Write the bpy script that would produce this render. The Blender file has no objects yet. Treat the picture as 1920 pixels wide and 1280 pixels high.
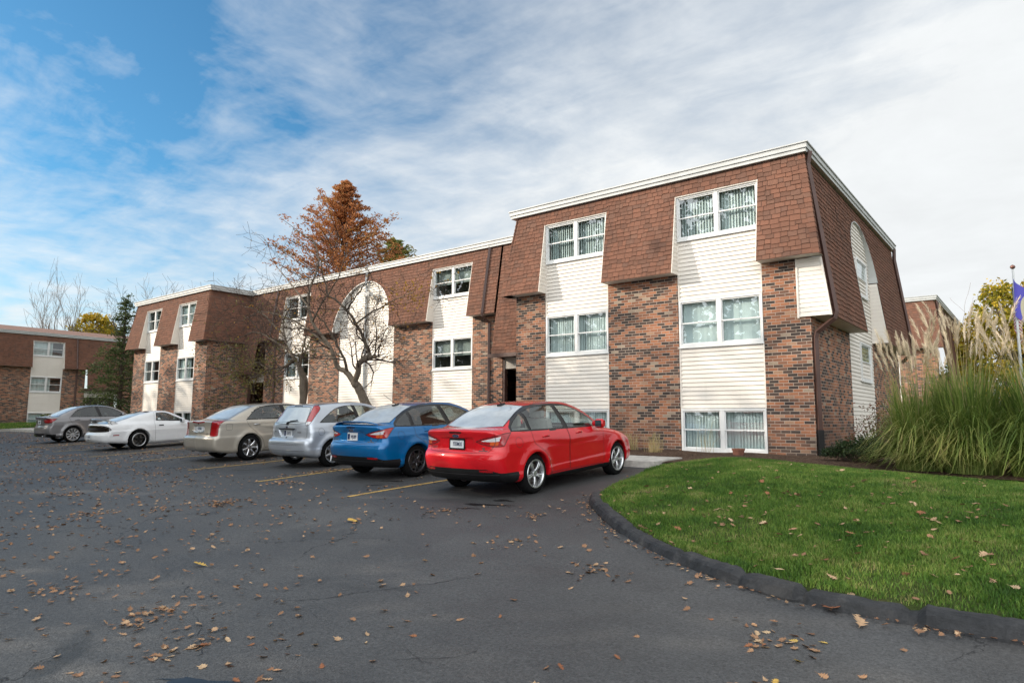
import bpy, math, random
import numpy as np
from mathutils import Vector, Matrix, Euler
R = math.radians
rng = random.Random(11)
nrng = np.random.default_rng(7)
SC = bpy.context.scene
COL = SC.collection

# ------------------------------------------------------------------ objects
def link(o, parent=None):
    COL.objects.link(o)
    if parent is not None:
        o.parent = parent
    return o

def thing(name, label, cat, loc=(0, 0, 0), rot=(0, 0, 0), group=None):
    o = bpy.data.objects.new(name, None)
    o.empty_display_size = 0.2
    link(o)
    o.location = loc
    o.rotation_euler = rot
    tag(o, label, cat, group)
    return o

def tag(o, label=None, cat=None, group=None, kind=None):
    if label: o['label'] = label
    if cat: o['category'] = cat
    if group: o['group'] = group
    if kind: o['kind'] = kind
    return o

def copy_tree(o, parent=None):
    c = o.copy()
    COL.objects.link(c)
    c.parent = parent
    for ch in [k for k in bpy.data.objects if k.parent == o]:
        copy_tree(ch, c)
    return c

def mesh_np(name, verts, faces, mat=None, parent=None, uv=None, smooth=False, mi=None, normals=None):
    """verts (n,3); faces list of index lists or (m,k) array; uv per loop."""
    me = bpy.data.meshes.new(name)
    verts = np.asarray(verts, dtype=np.float32)
    if isinstance(faces, np.ndarray):
        m, k = faces.shape
        me.vertices.add(len(verts)); me.vertices.foreach_set('co', verts.ravel())
        me.loops.add(m * k); me.loops.foreach_set('vertex_index', faces.astype(np.int32).ravel())
        me.polygons.add(m)
        me.polygons.foreach_set('loop_start', np.arange(0, m * k, k, dtype=np.int32))
        me.polygons.foreach_set('loop_total', np.full(m, k, dtype=np.int32))
    else:
        me.from_pydata(verts.tolist(), [], faces)
    if uv is not None:
        l = me.uv_layers.new(name='UVMap')
        l.data.foreach_set('uv', np.asarray(uv, dtype=np.float32).ravel())
    me.update(calc_edges=True)
    me.validate()
    mats = mat if isinstance(mat, (list, tuple)) else [mat]
    for mm in mats:
        if mm: me.materials.append(mm)
    if mi is not None:
        me.polygons.foreach_set('material_index', np.asarray(mi, dtype=np.int32))
    if smooth:
        me.polygons.foreach_set('use_smooth', np.ones(len(me.polygons), dtype=bool))
    if normals is not None:
        me.normals_split_custom_set_from_vertices(np.asarray(normals, dtype=np.float32).tolist())
    o = bpy.data.objects.new(name, me)
    link(o, parent)
    return o

class MB:
    """collects polygons; uv in metres by the main axis of the face unless given"""
    def __init__(s):
        s.v = []; s.f = []; s.uv = []; s.mi = []
    def poly(s, pts, uv=None, m=0):
        b = len(s.v)
        pts = [Vector(p) for p in pts]
        s.v += [tuple(p) for p in pts]
        s.f.append(list(range(b, b + len(pts))))
        if uv is None:
            n = Vector((0, 0, 0))
            for i in range(1, len(pts) - 1):
                n += (pts[i] - pts[0]).cross(pts[i + 1] - pts[0])
            a = [abs(c) for c in n]
            if a[2] > a[0] and a[2] > a[1]: uv = [(p.x, p.y) for p in pts]
            elif a[0] > a[1]: uv = [(p.y, p.z) for p in pts]
            else: uv = [(p.x, p.z) for p in pts]
        s.uv += list(uv)
        s.mi.append(m)
    def box(s, x0, x1, y0, y1, z0, z1, m=0, skip=''):
        if x0 > x1: x0, x1 = x1, x0
        if y0 > y1: y0, y1 = y1, y0
        if z0 > z1: z0, z1 = z1, z0
        P = lambda x, y, z: (x, y, z)
        if 'f' not in skip: s.poly([P(x0, y0, z0), P(x1, y0, z0), P(x1, y0, z1), P(x0, y0, z1)], m=m)
        if 'b' not in skip: s.poly([P(x1, y1, z0), P(x0, y1, z0), P(x0, y1, z1), P(x1, y1, z1)], m=m)
        if 'l' not in skip: s.poly([P(x0, y1, z0), P(x0, y0, z0), P(x0, y0, z1), P(x0, y1, z1)], m=m)
        if 'r' not in skip: s.poly([P(x1, y0, z0), P(x1, y1, z0), P(x1, y1, z1), P(x1, y0, z1)], m=m)
        if 't' not in skip: s.poly([P(x0, y0, z1), P(x1, y0, z1), P(x1, y1, z1), P(x0, y1, z1)], m=m)
        if 'd' not in skip: s.poly([P(x0, y1, z0), P(x1, y1, z0), P(x1, y0, z0), P(x0, y0, z0)], m=m)
    def prism(s, poly, d):
        """poly: 3-D outline, extruded by vector d"""
        d = Vector(d); a = [Vector(p) for p in poly]; b = [p + d for p in a]
        n = Vector((0, 0, 0))
        for i in range(1, len(a) - 1): n += (a[i] - a[0]).cross(a[i + 1] - a[0])
        if n.dot(d) > 0: a, b = a[::-1], b[::-1]
        s.poly(a); s.poly(b[::-1])
        k = len(a)
        for i in range(k):
            j = (i + 1) % k
            s.poly([a[j], a[i], b[i], b[j]])
    def tube(s, pts, radii, n=8, cap=True, m=0):
        pts = [Vector(p) for p in pts]
        if not isinstance(radii, (list, tuple)): radii = [radii] * len(pts)
        t0 = (pts[1] - pts[0]).normalized()
        up = Vector((0, 0, 1)) if abs(t0.z) < .9 else Vector((1, 0, 0))
        a = t0.cross(up).normalized()
        base = len(s.v)
        for i, p in enumerate(pts):
            if i == 0: t = t0
            elif i == len(pts) - 1: t = (pts[i] - pts[i - 1]).normalized()
            else: t = ((pts[i + 1] - p).normalized() + (p - pts[i - 1]).normalized()).normalized()
            a = (a - t * a.dot(t)).normalized()
            b = t.cross(a)
            for k in range(n):
                an = 2 * math.pi * k / n
                s.v.append(tuple(p + (a * math.cos(an) + b * math.sin(an)) * radii[i]))
        for i in range(len(pts) - 1):
            for k in range(n):
                k2 = (k + 1) % n
                s.f.append([base + i * n + k, base + i * n + k2, base + (i + 1) * n + k2, base + (i + 1) * n + k])
                s.uv += [(k / n, i), (k2 / n if k2 else 1, i), (k2 / n if k2 else 1, i + 1), (k / n, i + 1)]
                s.mi.append(m)
        if cap:
            for off, rev in ((0, True), ((len(pts) - 1) * n, False)):
                ids = [base + off + k for k in range(n)]
                s.f.append(ids[::-1] if rev else ids); s.uv += [(0, 0)] * n; s.mi.append(m)
    def lathe(s, prof, n=24, axis='z', c=(0, 0, 0), m=0):
        base = len(s.v); c = Vector(c)
        for r, h in prof:
            for k in range(n):
                an = 2 * math.pi * k / n
                x, y = r * math.cos(an), r * math.sin(an)
                p = {'z': (x, y, h), 'x': (h, x, y), 'y': (y, h, x)}[axis]
                s.v.append(tuple(c + Vector(p)))
        for i in range(len(prof) - 1):
            for k in range(n):
                k2 = (k + 1) % n
                s.f.append([base + i * n + k, base + i * n + k2, base + (i + 1) * n + k2, base + (i + 1) * n + k])
                s.uv += [(k / n, i), ((k + 1) / n, i), ((k + 1) / n, i + 1), (k / n, i + 1)]
                s.mi.append(m)
    def build(s, name, mat, parent=None, smooth=False, M=None):
        v = np.array(s.v, dtype=np.float64).reshape(-1, 3)
        if M is not None:
            A = np.array(M)
            v = v @ A[:3, :3].T + A[:3, 3]
        return mesh_np(name, v, s.f, mat, parent, uv=s.uv, smooth=smooth, mi=s.mi)

# ------------------------------------------------------------------ node helper
class NT:
    def __init__(s, tree):
        s.t = tree; s.n = tree.nodes; s.l = tree.links
    def node(s, typ, **kw):
        n = s.n.new(typ)
        ins = kw.pop('ins', {})
        for k, v in kw.items(): setattr(n, k, v)
        for k, v in ins.items(): s.put(n.inputs[k], v)
        return n
    def put(s, sock, v):
        if isinstance(v, bpy.types.NodeSocket): s.l.new(v, sock)
        elif isinstance(v, bpy.types.Node): s.l.new(v.outputs[0], sock)
        else:
            if sock.type == 'RGBA' and hasattr(v, '__len__') and len(v) == 3: v = (*v, 1)
            sock.default_value = v
    def math(s, op, a, b=0.0, c=0.0, clamp=False):
        n = s.n.new('ShaderNodeMath'); n.operation = op; n.use_clamp = clamp
        s.put(n.inputs[0], a); s.put(n.inputs[1], b)
        if len(n.inputs) > 2: s.put(n.inputs[2], c)
        return n.outputs[0]
    def mix(s, f, a, b, mode='MIX'):
        n = s.n.new('ShaderNodeMix'); n.data_type = 'RGBA'; n.blend_type = mode
        s.put(n.inputs[0], f); s.put(n.inputs[6], a); s.put(n.inputs[7], b)
        return n.outputs[2]
    def ramp(s, f, stops, interp='LINEAR'):
        n = s.n.new('ShaderNodeValToRGB'); n.color_ramp.interpolation = interp
        e = n.color_ramp.elements
        while len(e) < len(stops): e.new(0.5)
        for el, (p, c) in zip(e, stops):
            el.position = p
            el.color = (*c, 1) if hasattr(c, '__len__') else (c, c, c, 1)
        s.put(n.inputs[0], f)
        return n.outputs[0]
    def noise(s, vec, scale, detail=3, rough=.55, dist=0.0, out=0):
        n = s.n.new('ShaderNodeTexNoise')
        if vec is not None: s.put(n.inputs['Vector'], vec)
        n.inputs['Scale'].default_value = scale; n.inputs['Detail'].default_value = detail
        n.inputs['Roughness'].default_value = rough; n.inputs['Distortion'].default_value = dist
        return n.outputs[out]
    def mapr(s, v, a, b, c=0.0, d=1.0):
        n = s.n.new('ShaderNodeMapRange'); n.clamp = True
        s.put(n.inputs[0], v)
        for i, x in enumerate((a, b, c, d)): n.inputs[1 + i].default_value = x
        return n.outputs[0]
    def bump(s, h, strength=.3, dist=.01):
        n = s.n.new('ShaderNodeBump'); n.inputs['Strength'].default_value = strength; n.inputs['Distance'].default_value = dist
        s.put(n.inputs['Height'], h)
        return n.outputs[0]

MATS = {}
def material(name, fn=None, **kw):
    """fn(nt, bsdf) wires a Principled; kw sets its plain inputs"""
    if name in MATS: return MATS[name]
    m = bpy.data.materials.new(name); m.use_nodes = True
    nt = NT(m.node_tree); b = m.node_tree.nodes['Principled BSDF']
    alias = dict(color='Base Color', rough='Roughness', metal='Metallic', coat='Coat Weight', coatr='Coat Roughness', spec='Specular IOR Level',
                 trans='Transmission Weight', ior='IOR', sheen='Sheen Weight')
    for k, v in kw.items(): nt.put(b.inputs[alias.get(k, k)], v)
    if fn: fn(nt, b)
    MATS[name] = m
    return m

def geo(nt): return nt.node('ShaderNodeNewGeometry').outputs['Position']
def uvn(nt): return nt.node('ShaderNodeTexCoord').outputs['UV']
def objc(nt): return nt.node('ShaderNodeTexCoord').outputs['Object']

def plain(name, color, rough=.6, var=.12, scale=6, **kw):
    def fn(nt, b):
        n = nt.noise(geo(nt), scale, 4)
        f = nt.mapr(n, .3, .7, 1 - var, 1 + var)
        nt.put(b.inputs['Base Color'], nt.mix(1.0, color, f, 'MULTIPLY'))
    return material(name, fn, rough=rough, **kw)

# ------------------------------------------------------------------ camera model (solved from the photograph's vanishing points)
F_PX = 1244.0; YAW, PIT, ROL = R(-38.588), R(6.615), R(0.304)
EYE = np.array([0.0, 0.0, 1.2])
_fw = np.array([math.sin(YAW) * math.cos(PIT), math.cos(YAW) * math.cos(PIT), math.sin(PIT)])
_r0 = np.array([math.cos(YAW), -math.sin(YAW), 0.0]); _u0 = np.cross(_r0, _fw)
_rt = _r0 * math.cos(ROL) + _u0 * math.sin(ROL); _up = -_r0 * math.sin(ROL) + _u0 * math.cos(ROL)
cam_d = bpy.data.cameras.new('camera'); cam = bpy.data.objects.new('camera', cam_d); link(cam)
cam_d.sensor_width = 36.0; cam_d.lens = F_PX / 1920 * 36.0
cam_d.clip_start = .05; cam_d.clip_end = 3000
Mc = Matrix(((_rt[0], _up[0], -_fw[0], EYE[0]), (_rt[1], _up[1], -_fw[1], EYE[1]), (_rt[2], _up[2], -_fw[2], EYE[2]), (0, 0, 0, 1)))
cam.matrix_world = Mc
SC.camera = cam

GB, GC = -0.002, 0.05
def gz(x, y):
    """height of the parking lot: it climbs gently towards the building, level again under and behind it"""
    yy = max(min(y, 16.5), -12.0)
    return GC * (yy - 8.729) + GB * (max(min(x, 15), -70) + 6.456)
# ------------------------------------------------------------------ building materials
def brick_fn(nt, b):
    uv = uvn(nt)
    sx = nt.node('ShaderNodeSeparateXYZ', ins={0: uv})
    BW, BH = .221, .0737
    v = nt.math('DIVIDE', sx.outputs[1], BH)
    row = nt.math('FLOOR', v); fv = nt.math('FRACT', v)
    odd = nt.math('MODULO', nt.math('ABSOLUTE', row), 2.0)
    wob = nt.node('ShaderNodeTexWhiteNoise', noise_dimensions='1D', ins={'W': row}).outputs[0]
    u = nt.math('ADD', nt.math('DIVIDE', sx.outputs[0], BW), nt.math('ADD', nt.math('MULTIPLY', odd, .5), nt.math('MULTIPLY', wob, .12)))
    colm = nt.math('FLOOR', u); fu = nt.math('FRACT', u)
    cell = nt.node('ShaderNodeCombineXYZ', ins={0: colm, 1: row}).outputs[0]
    wn = nt.node('ShaderNodeTexWhiteNoise', noise_dimensions='2D', ins={'Vector': cell})
    c = nt.ramp(wn.outputs[0], [(0, (.052, .040, .036)), (.18, (.082, .056, .046)), (.32, (.15, .080, .056)), (.45, (.225, .104, .064)), (.62, (.30, .128, .071)), (.78, (.345, .150, .082)), (.92, (.33, .20, .13)), (.97, (.30, .235, .175))], 'CONSTANT')
    n1 = nt.noise(geo(nt), 55, 4, .7)
    c = nt.mix(1.0, c, nt.mapr(n1, .25, .75, .72, 1.25), 'MULTIPLY')
    n2 = nt.noise(geo(nt), .9, 3)
    c = nt.mix(1.0, c, nt.mapr(n2, .3, .7, .82, 1.15), 'MULTIPLY')
    # mortar
    du = nt.math('MULTIPLY', nt.math('MINIMUM', fu, nt.math('SUBTRACT', 1.0, fu)), BW)
    dv = nt.math('MULTIPLY', nt.math('MINIMUM', fv, nt.math('SUBTRACT', 1.0, fv)), BH)
    d = nt.math('MINIMUM', du, dv)
    d = nt.math('ADD', d, nt.math('MULTIPLY', nt.math('SUBTRACT', n1, .5), .003))
    k = nt.mapr(d, .0042, .0066)
    mort = nt.mix(nt.mapr(n2, .3, .7), (.33, .265, .215), (.43, .355, .295))
    cc = nt.mix(k, mort, c)
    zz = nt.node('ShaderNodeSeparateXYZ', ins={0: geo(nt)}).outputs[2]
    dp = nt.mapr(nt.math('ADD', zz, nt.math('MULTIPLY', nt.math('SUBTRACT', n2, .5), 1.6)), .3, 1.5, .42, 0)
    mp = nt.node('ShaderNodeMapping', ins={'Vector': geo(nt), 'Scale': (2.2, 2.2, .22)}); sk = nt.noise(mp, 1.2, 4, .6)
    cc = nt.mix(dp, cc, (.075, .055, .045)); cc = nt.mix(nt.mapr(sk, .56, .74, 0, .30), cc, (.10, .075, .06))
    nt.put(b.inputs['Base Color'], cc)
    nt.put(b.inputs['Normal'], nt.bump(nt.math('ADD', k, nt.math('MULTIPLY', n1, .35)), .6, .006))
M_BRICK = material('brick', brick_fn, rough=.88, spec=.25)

def shingle_mk(tone):
    def shingle_fn(nt, b):
        uv = uvn(nt)
        w = nt.node('ShaderNodeTexWhiteNoise', noise_dimensions='2D', ins={'Vector': uv})
        c = nt.ramp(w.outputs[0], [(0, (.128, .070, .051)), (.25, (.165, .083, .058)), (.6, (.205, .098, .066)), (.8, (.180, .098, .070)), (1, (.140, .080, .061))])
        g = nt.noise(geo(nt), 160, 3, .8)
        c = nt.mix(1.0, c, nt.mapr(g, .25, .75, .62, 1.35), 'MULTIPLY')
        m = nt.noise(geo(nt), .55, 4, .6)
        c = nt.mix(1.0, c, nt.mapr(m, .3, .7, .88, 1.10), 'MULTIPLY')
        # run-off streaks down the slope
        mp = nt.node('ShaderNodeMapping', ins={'Vector': geo(nt), 'Scale': (3.5, 3.5, .25)}); sk = nt.noise(mp, 1.0, 4, .6)
        c = nt.mix(nt.mapr(sk, .54, .72, 0, .35), c, (.070, .050, .043))
        c = nt.mix(1.0, c, (tone,) * 3, 'MULTIPLY')
        nt.put(b.inputs['Base Color'], c)
        nt.put(b.inputs['Normal'], nt.bump(g, .5, .004))
    return shingle_fn
M_SHINGLE = material('shingle', shingle_mk(1.0), rough=.95, spec=.15)
def siding_fn(nt, b):
    p = geo(nt)
    n = nt.noise(p, .8, 4)
    mp = nt.node('ShaderNodeMapping', ins={'Vector': p, 'Scale': (6, 6, .35)})
    st = nt.noise(mp, 1.6, 4, .6)
    c = nt.mix(nt.mapr(n, .35, .7), (.69, .64, .575), (.75, .70, .635))
    c = nt.mix(nt.mapr(st, .55, .8, 0, .22), c, (.50, .45, .38))
    nt.put(b.inputs['Base Color'], c)
M_SIDING = material('vinyl_siding', siding_fn, rough=.55, spec=.35)
M_WHITE = plain('white_trim', (.68, .68, .67), .45, .06, 3)
M_FASCIA = plain('fascia_white', (.50, .51, .50), .5, .10, 2)
M_SOFFIT = plain('soffit', (.62, .585, .53), .7, .1, 2)
M_BROWN = plain('brown_gutter', (.085, .045, .036), .45, .2, 3)
M_BLACK = plain('black_boot', (.012, .012, .013), .5, .2, 5)
M_SILL = plain('concrete_sill', (.50, .44, .38), .9, .3, 9)
M_ROOF = plain('roof_brown', (.165, .085, .062), .95, .28, 4)
M_DOOR = plain('door_dark', (.02, .017, .015), .3, .2, 3)
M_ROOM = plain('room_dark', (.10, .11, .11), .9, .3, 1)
M_NUM = material('number_white', color=(.8, .8, .78), rough=.5)

def glass_fn(tint, refl=.1, rough=.0, bumpy=.0):
    def fn(nt, b):
        out = nt.n['Material Output']
        tr = nt.node('ShaderNodeBsdfTransparent', ins={0: tint})
        gl = nt.node('ShaderNodeBsdfGlossy', ins={0: (.95, .98, 1.0), 'Roughness': rough})
        g_ = nt.node('ShaderNodeNewGeometry')
        dt = nt.node('ShaderNodeVectorMath', operation='DOT_PRODUCT', ins={0: g_.outputs['Incoming'], 1: g_.outputs['Normal']}).outputs['Value']
        sch = nt.math('POWER', nt.math('SUBTRACT', 1.0, nt.math('ABSOLUTE', dt), clamp=True), 5.0)     # Schlick, the same from both sides of the thin pane
        fr = nt.math('ADD', .045, nt.math('MULTIPLY', sch, .95))
        if bumpy:
            nn = nt.bump(nt.noise(geo(nt), 1.3, 2), bumpy, .05)
            nt.put(gl.inputs['Normal'], nn)
        f = nt.math('ADD', nt.math('MULTIPLY', fr, 1.25), refl, clamp=True)
        mx = nt.node('ShaderNodeMixShader', ins={0: f, 1: tr, 2: gl})
        nt.l.new(mx.outputs[0], out.inputs[0])
    return fn
M_PANE = material('window_glass', glass_fn((.76, .85, .86), .07, 0, .03))

def blind_fn(nt, b):
    w = nt.node('ShaderNodeTexWhiteNoise', noise_dimensions='2D', ins={'Vector': uvn(nt)})
    nt.put(b.inputs['Base Color'], nt.ramp(w.outputs[0], [(0, (.66, .68, .66)), (1, (.80, .81, .78))]))
M_BLIND = material('blind_slat', blind_fn, rough=.6)
M_CURT = plain('drawn_drape', (.34, .34, .31), .9, .3, 4)
# ------------------------------------------------------------------ apartment buildings
ZT, ZB, SL = 7.55, 5.0, .41 / 2.55          # top and bottom of the mansard, its slope
def my(z): return .04 - SL * (ZT - z)        # how far the mansard stands off the wall plane (negative = outwards)
ID = Matrix.Identity(4)

def siding(mb, x0, x1, z0, z1, y, c=.11):
    n = max(1, round((z1 - z0) / c)); c = (z1 - z0) / n
    for i in range(n):
        a = z0 + i * c; b = a + c
        mb.poly([(x0, y - .028, a), (x1, y - .028, a), (x1, y - .003, b), (x0, y - .003, b)])
        mb.poly([(x0, y, a), (x1, y, a), (x1, y - .028, a), (x0, y - .028, a)])

def shingles(mb, O, U, V, length, rows, seed, e=.127, wmul=1.0):
    """rows(v0, v1) -> [(ua0, ub0, ua1, ub1)] spans of that course; real tabs, each lifted off the one below"""
    r = random.Random(seed)
    O, U, V = Vector(O), Vector(U).normalized(), Vector(V).normalized()
    N = U.cross(V)
    n = max(1, round(length / e)); e = length / n
    P = lambda u, v, h: O + U * u + V * v + N * h
    for i in range(n):
        v0, v1 = i * e, (i + 1) * e
        for (a0, b0, a1, b1) in rows(v0, v1):
            if b0 - a0 < .02 and b1 - a1 < .02: continue
            mb.poly([P(a0, v0, -.004), P(b0, v0, -.004), P(b1, v1, -.004), P(a1, v1, -.004)], uv=[(.5, .5)] * 4, m=1)
            t = -r.uniform(0, .25)
            L = max(b0 - a0, b1 - a1)
            while t < L:
                w = r.choice((.13, .16, .19, .22, .25)) * wmul + r.uniform(-.012, .012)
                s0, s1 = max(t, 0), min(t + w - .011, L)
                t += w
                if s1 - s0 < .012: continue
                fa, fb = s0 / L, s1 / L
                q0, q1 = a0 + (b0 - a0) * fa, a0 + (b0 - a0) * fb
                p0, p1 = a1 + (b1 - a1) * fa, a1 + (b1 - a1) * fb
                dz = r.choice((0, 0, .016, .028)) if i else 0
                h = .018 + r.uniform(-.004, .005)
                uv = [(r.random() * 97, r.random() * 53)] * 4
                mb.poly([P(q0, v0 - dz, h), P(q1, v0 - dz, h), P(p1, v1, .003), P(p0, v1, .003)], uv=uv)
                mb.poly([P(q0, v0 - dz, -.003), P(q1, v0 - dz, -.003), P(q1, v0 - dz, h), P(q0, v0 - dz, h)], uv=uv)

def hipcap(mb, p0, p1, d0, d1, seed, w=.15):
    """cap shingles over a ridge from p0 (low) to p1 (high); d0/d1 run down the two roof faces"""
    r = random.Random(seed)
    p0, p1 = Vector(p0), Vector(p1); L = (p1 - p0).length; t = (p1 - p0).normalized()
    d0, d1 = Vector(d0).normalized(), Vector(d1).normalized()
    out = -(d0 + d1).normalized()
    n = round(L / .13)
    for i in range(n):
        a = p0 + t * (i * L / n - .01); b = p0 + t * ((i + 1.15) * L / n)
        uv = [(r.random() * 97, r.random() * 53)] * 4
        ha, hb = .034, .016
        for d, fl in ((d0, 0), (d1, 1)):
            q = [a + out * ha, b + out * hb, b + d * w + out * (hb - .006), a + d * w + out * (ha - .006)]
            mb.poly(q if fl else q[::-1], uv=uv)
            mb.poly([a + out * ha, a + d * w + out * (ha - .006), a + d * w, a], uv=uv)

def twin_window(par, x0, x1, z0, z1, y, M=ID, look='blind', seed=0, single=False, z_out=None):
    """white vinyl pair of double-hung sashes; y is the siding face"""
    f = MB(); yo, yi = y - .045, y + .09
    b = .052
    f.box(x0, x0 + b, yo, yi, z0, z1); f.box(x1 - b, x1, yo, yi, z0, z1)
    f.box(x0 + b, x1 - b, yo, yi, z1 - b, z1); f.box(x0 + b, x1 - b, yo, yi, z0, z0 + b + .02)
    f.box(x0 - .02, x1 + .02, yo - .02, yo + .02, z0 - .035, z0 - .002)
    xm = (x0 + x1) / 2
    cells = [(x0 + b, x1 - b)]
    if not single:
        f.box(xm - .05, xm + .05, yo + .004, yi, z0 + b + .02, z1 - b)
        cells = [(x0 + b, xm - .05), (xm + .05, x1 - b)]
    g = MB(); bl = MB(); rr = random.Random(seed * 7 + 3)
    za, zb = z0 + b + .02, z1 - b; zm = (za + zb) / 2
    for (a, c) in cells:
        s = .032
        for (l, h, off) in ((zm - .02, zb, 0.0), (za, zm + .02, .032)):
            ya, yb = yo + .022 + off, yo + .050 + off
            f.box(a, a + s, ya, yb, l, h); f.box(c - s, c, ya, yb, l, h)
            f.box(a + s, c - s, ya, yb, h - s, h); f.box(a + s, c - s, ya, yb, l, l + s)
            g.poly([(a + s, (ya + yb) / 2, l + s), (c - s, (ya + yb) / 2, l + s), (c - s, (ya + yb) / 2, h - s), (a + s, (ya + yb) / 2, h - s)])
        f.box((a + c) / 2 - .03, (a + c) / 2 + .03, yo + .01, yo + .054, zm - .012, zm + .012)
    fr = f.build('window', M_WHITE, par, M=M)
    g.build('pane', M_PANE, fr, M=M)
    if look in ('blind', 'half'):
        x = x0 + b; t0 = rr.choice((-.012, .004, .010, .018)); gap_ = 0
        while x < x1 - b - .02:
            w = .088; yy = y + .13; t = t0 + rr.uniform(0, .016)
            if (look == 'blind' and not (gap_ and x > x1 - .35)) or (look == 'half' and (x - x0) < (x1 - x0) * .62):
                uv = [(rr.random() * 90, rr.random() * 70)] * 4
                bl.poly([(x, yy + t, za - .05), (x + w, yy - t, za - .05), (x + w, yy - t, zb + .05), (x, yy + t, zb + .05)], uv=uv)
            x += .078
        bl.build('blind', M_BLIND, fr, M=M)
    elif look == 'drape':
        zl = zm + rr.uniform(-.3, .1)
        bl.poly([(x0 + b, y + .18, zl), (x1 - b, y + .18, zl), (x1 - b, y + .18, zb), (x0 + b, y + .18, zb)])
        bl.build('blind', M_CURT, fr, M=M)
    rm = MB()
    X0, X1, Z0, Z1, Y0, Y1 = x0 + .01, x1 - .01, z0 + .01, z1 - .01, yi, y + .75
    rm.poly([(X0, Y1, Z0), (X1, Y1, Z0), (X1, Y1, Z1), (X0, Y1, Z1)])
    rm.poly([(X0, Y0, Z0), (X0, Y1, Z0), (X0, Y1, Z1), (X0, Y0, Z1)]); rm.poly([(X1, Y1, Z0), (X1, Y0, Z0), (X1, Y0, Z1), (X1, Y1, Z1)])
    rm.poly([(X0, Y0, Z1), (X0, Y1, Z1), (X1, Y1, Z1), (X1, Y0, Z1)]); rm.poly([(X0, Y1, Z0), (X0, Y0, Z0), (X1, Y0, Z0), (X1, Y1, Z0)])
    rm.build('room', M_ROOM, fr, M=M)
    return fr

WZ = [(.40, 1.475), (3.07, 4.30), (5.92, 7.11)]
def bay(par, x0, x1, y, zb, M=ID, looks=('blind', 'blind', 'blind'), seed=0, low=True):
    """a siding bay with a window per storey"""
    ys = y + .05
    spans = [(WZ[0][1], WZ[1][0]), (WZ[1][1], WZ[2][0])]
    if not low: spans[0] = (zb, WZ[1][0])
    for (a, b) in spans:
        s = MB(); siding(s, x0 + .035, x1 - .035, a + .012, b - .037, ys)
        s.box(x0 + .002, x0 + .035, y + .012, y + .06, a, b, skip='b'); s.box(x1 - .035, x1 - .002, y + .012, y + .06, a, b, skip='b')
        s.build('siding_panel', M_SIDING, par, M=M)
    for i, (a, b) in enumerate(WZ):
        if i == 0 and not low: continue
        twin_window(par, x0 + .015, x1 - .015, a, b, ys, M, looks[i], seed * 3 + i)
    if low:
        s = MB(); s.box(x0 - .04, x1 + .03, y - .06, y + .05, .27, .362); s.build('sill', M_SILL, par, M=M)
        s = MB(); s.box(x0, x1, y + .02, y + .2, zb - .5, .27); s.build('foundation', M_SILL, par, M=M)

def pier(par, x0, x1, y, zb, zt, M=ID, depth=.3):
    s = MB(); s.box(x0, x1, y, y + depth, zb - .5, zt, skip='bd'); s.build('brick_pier', M_BRICK, par, M=M)

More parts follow.
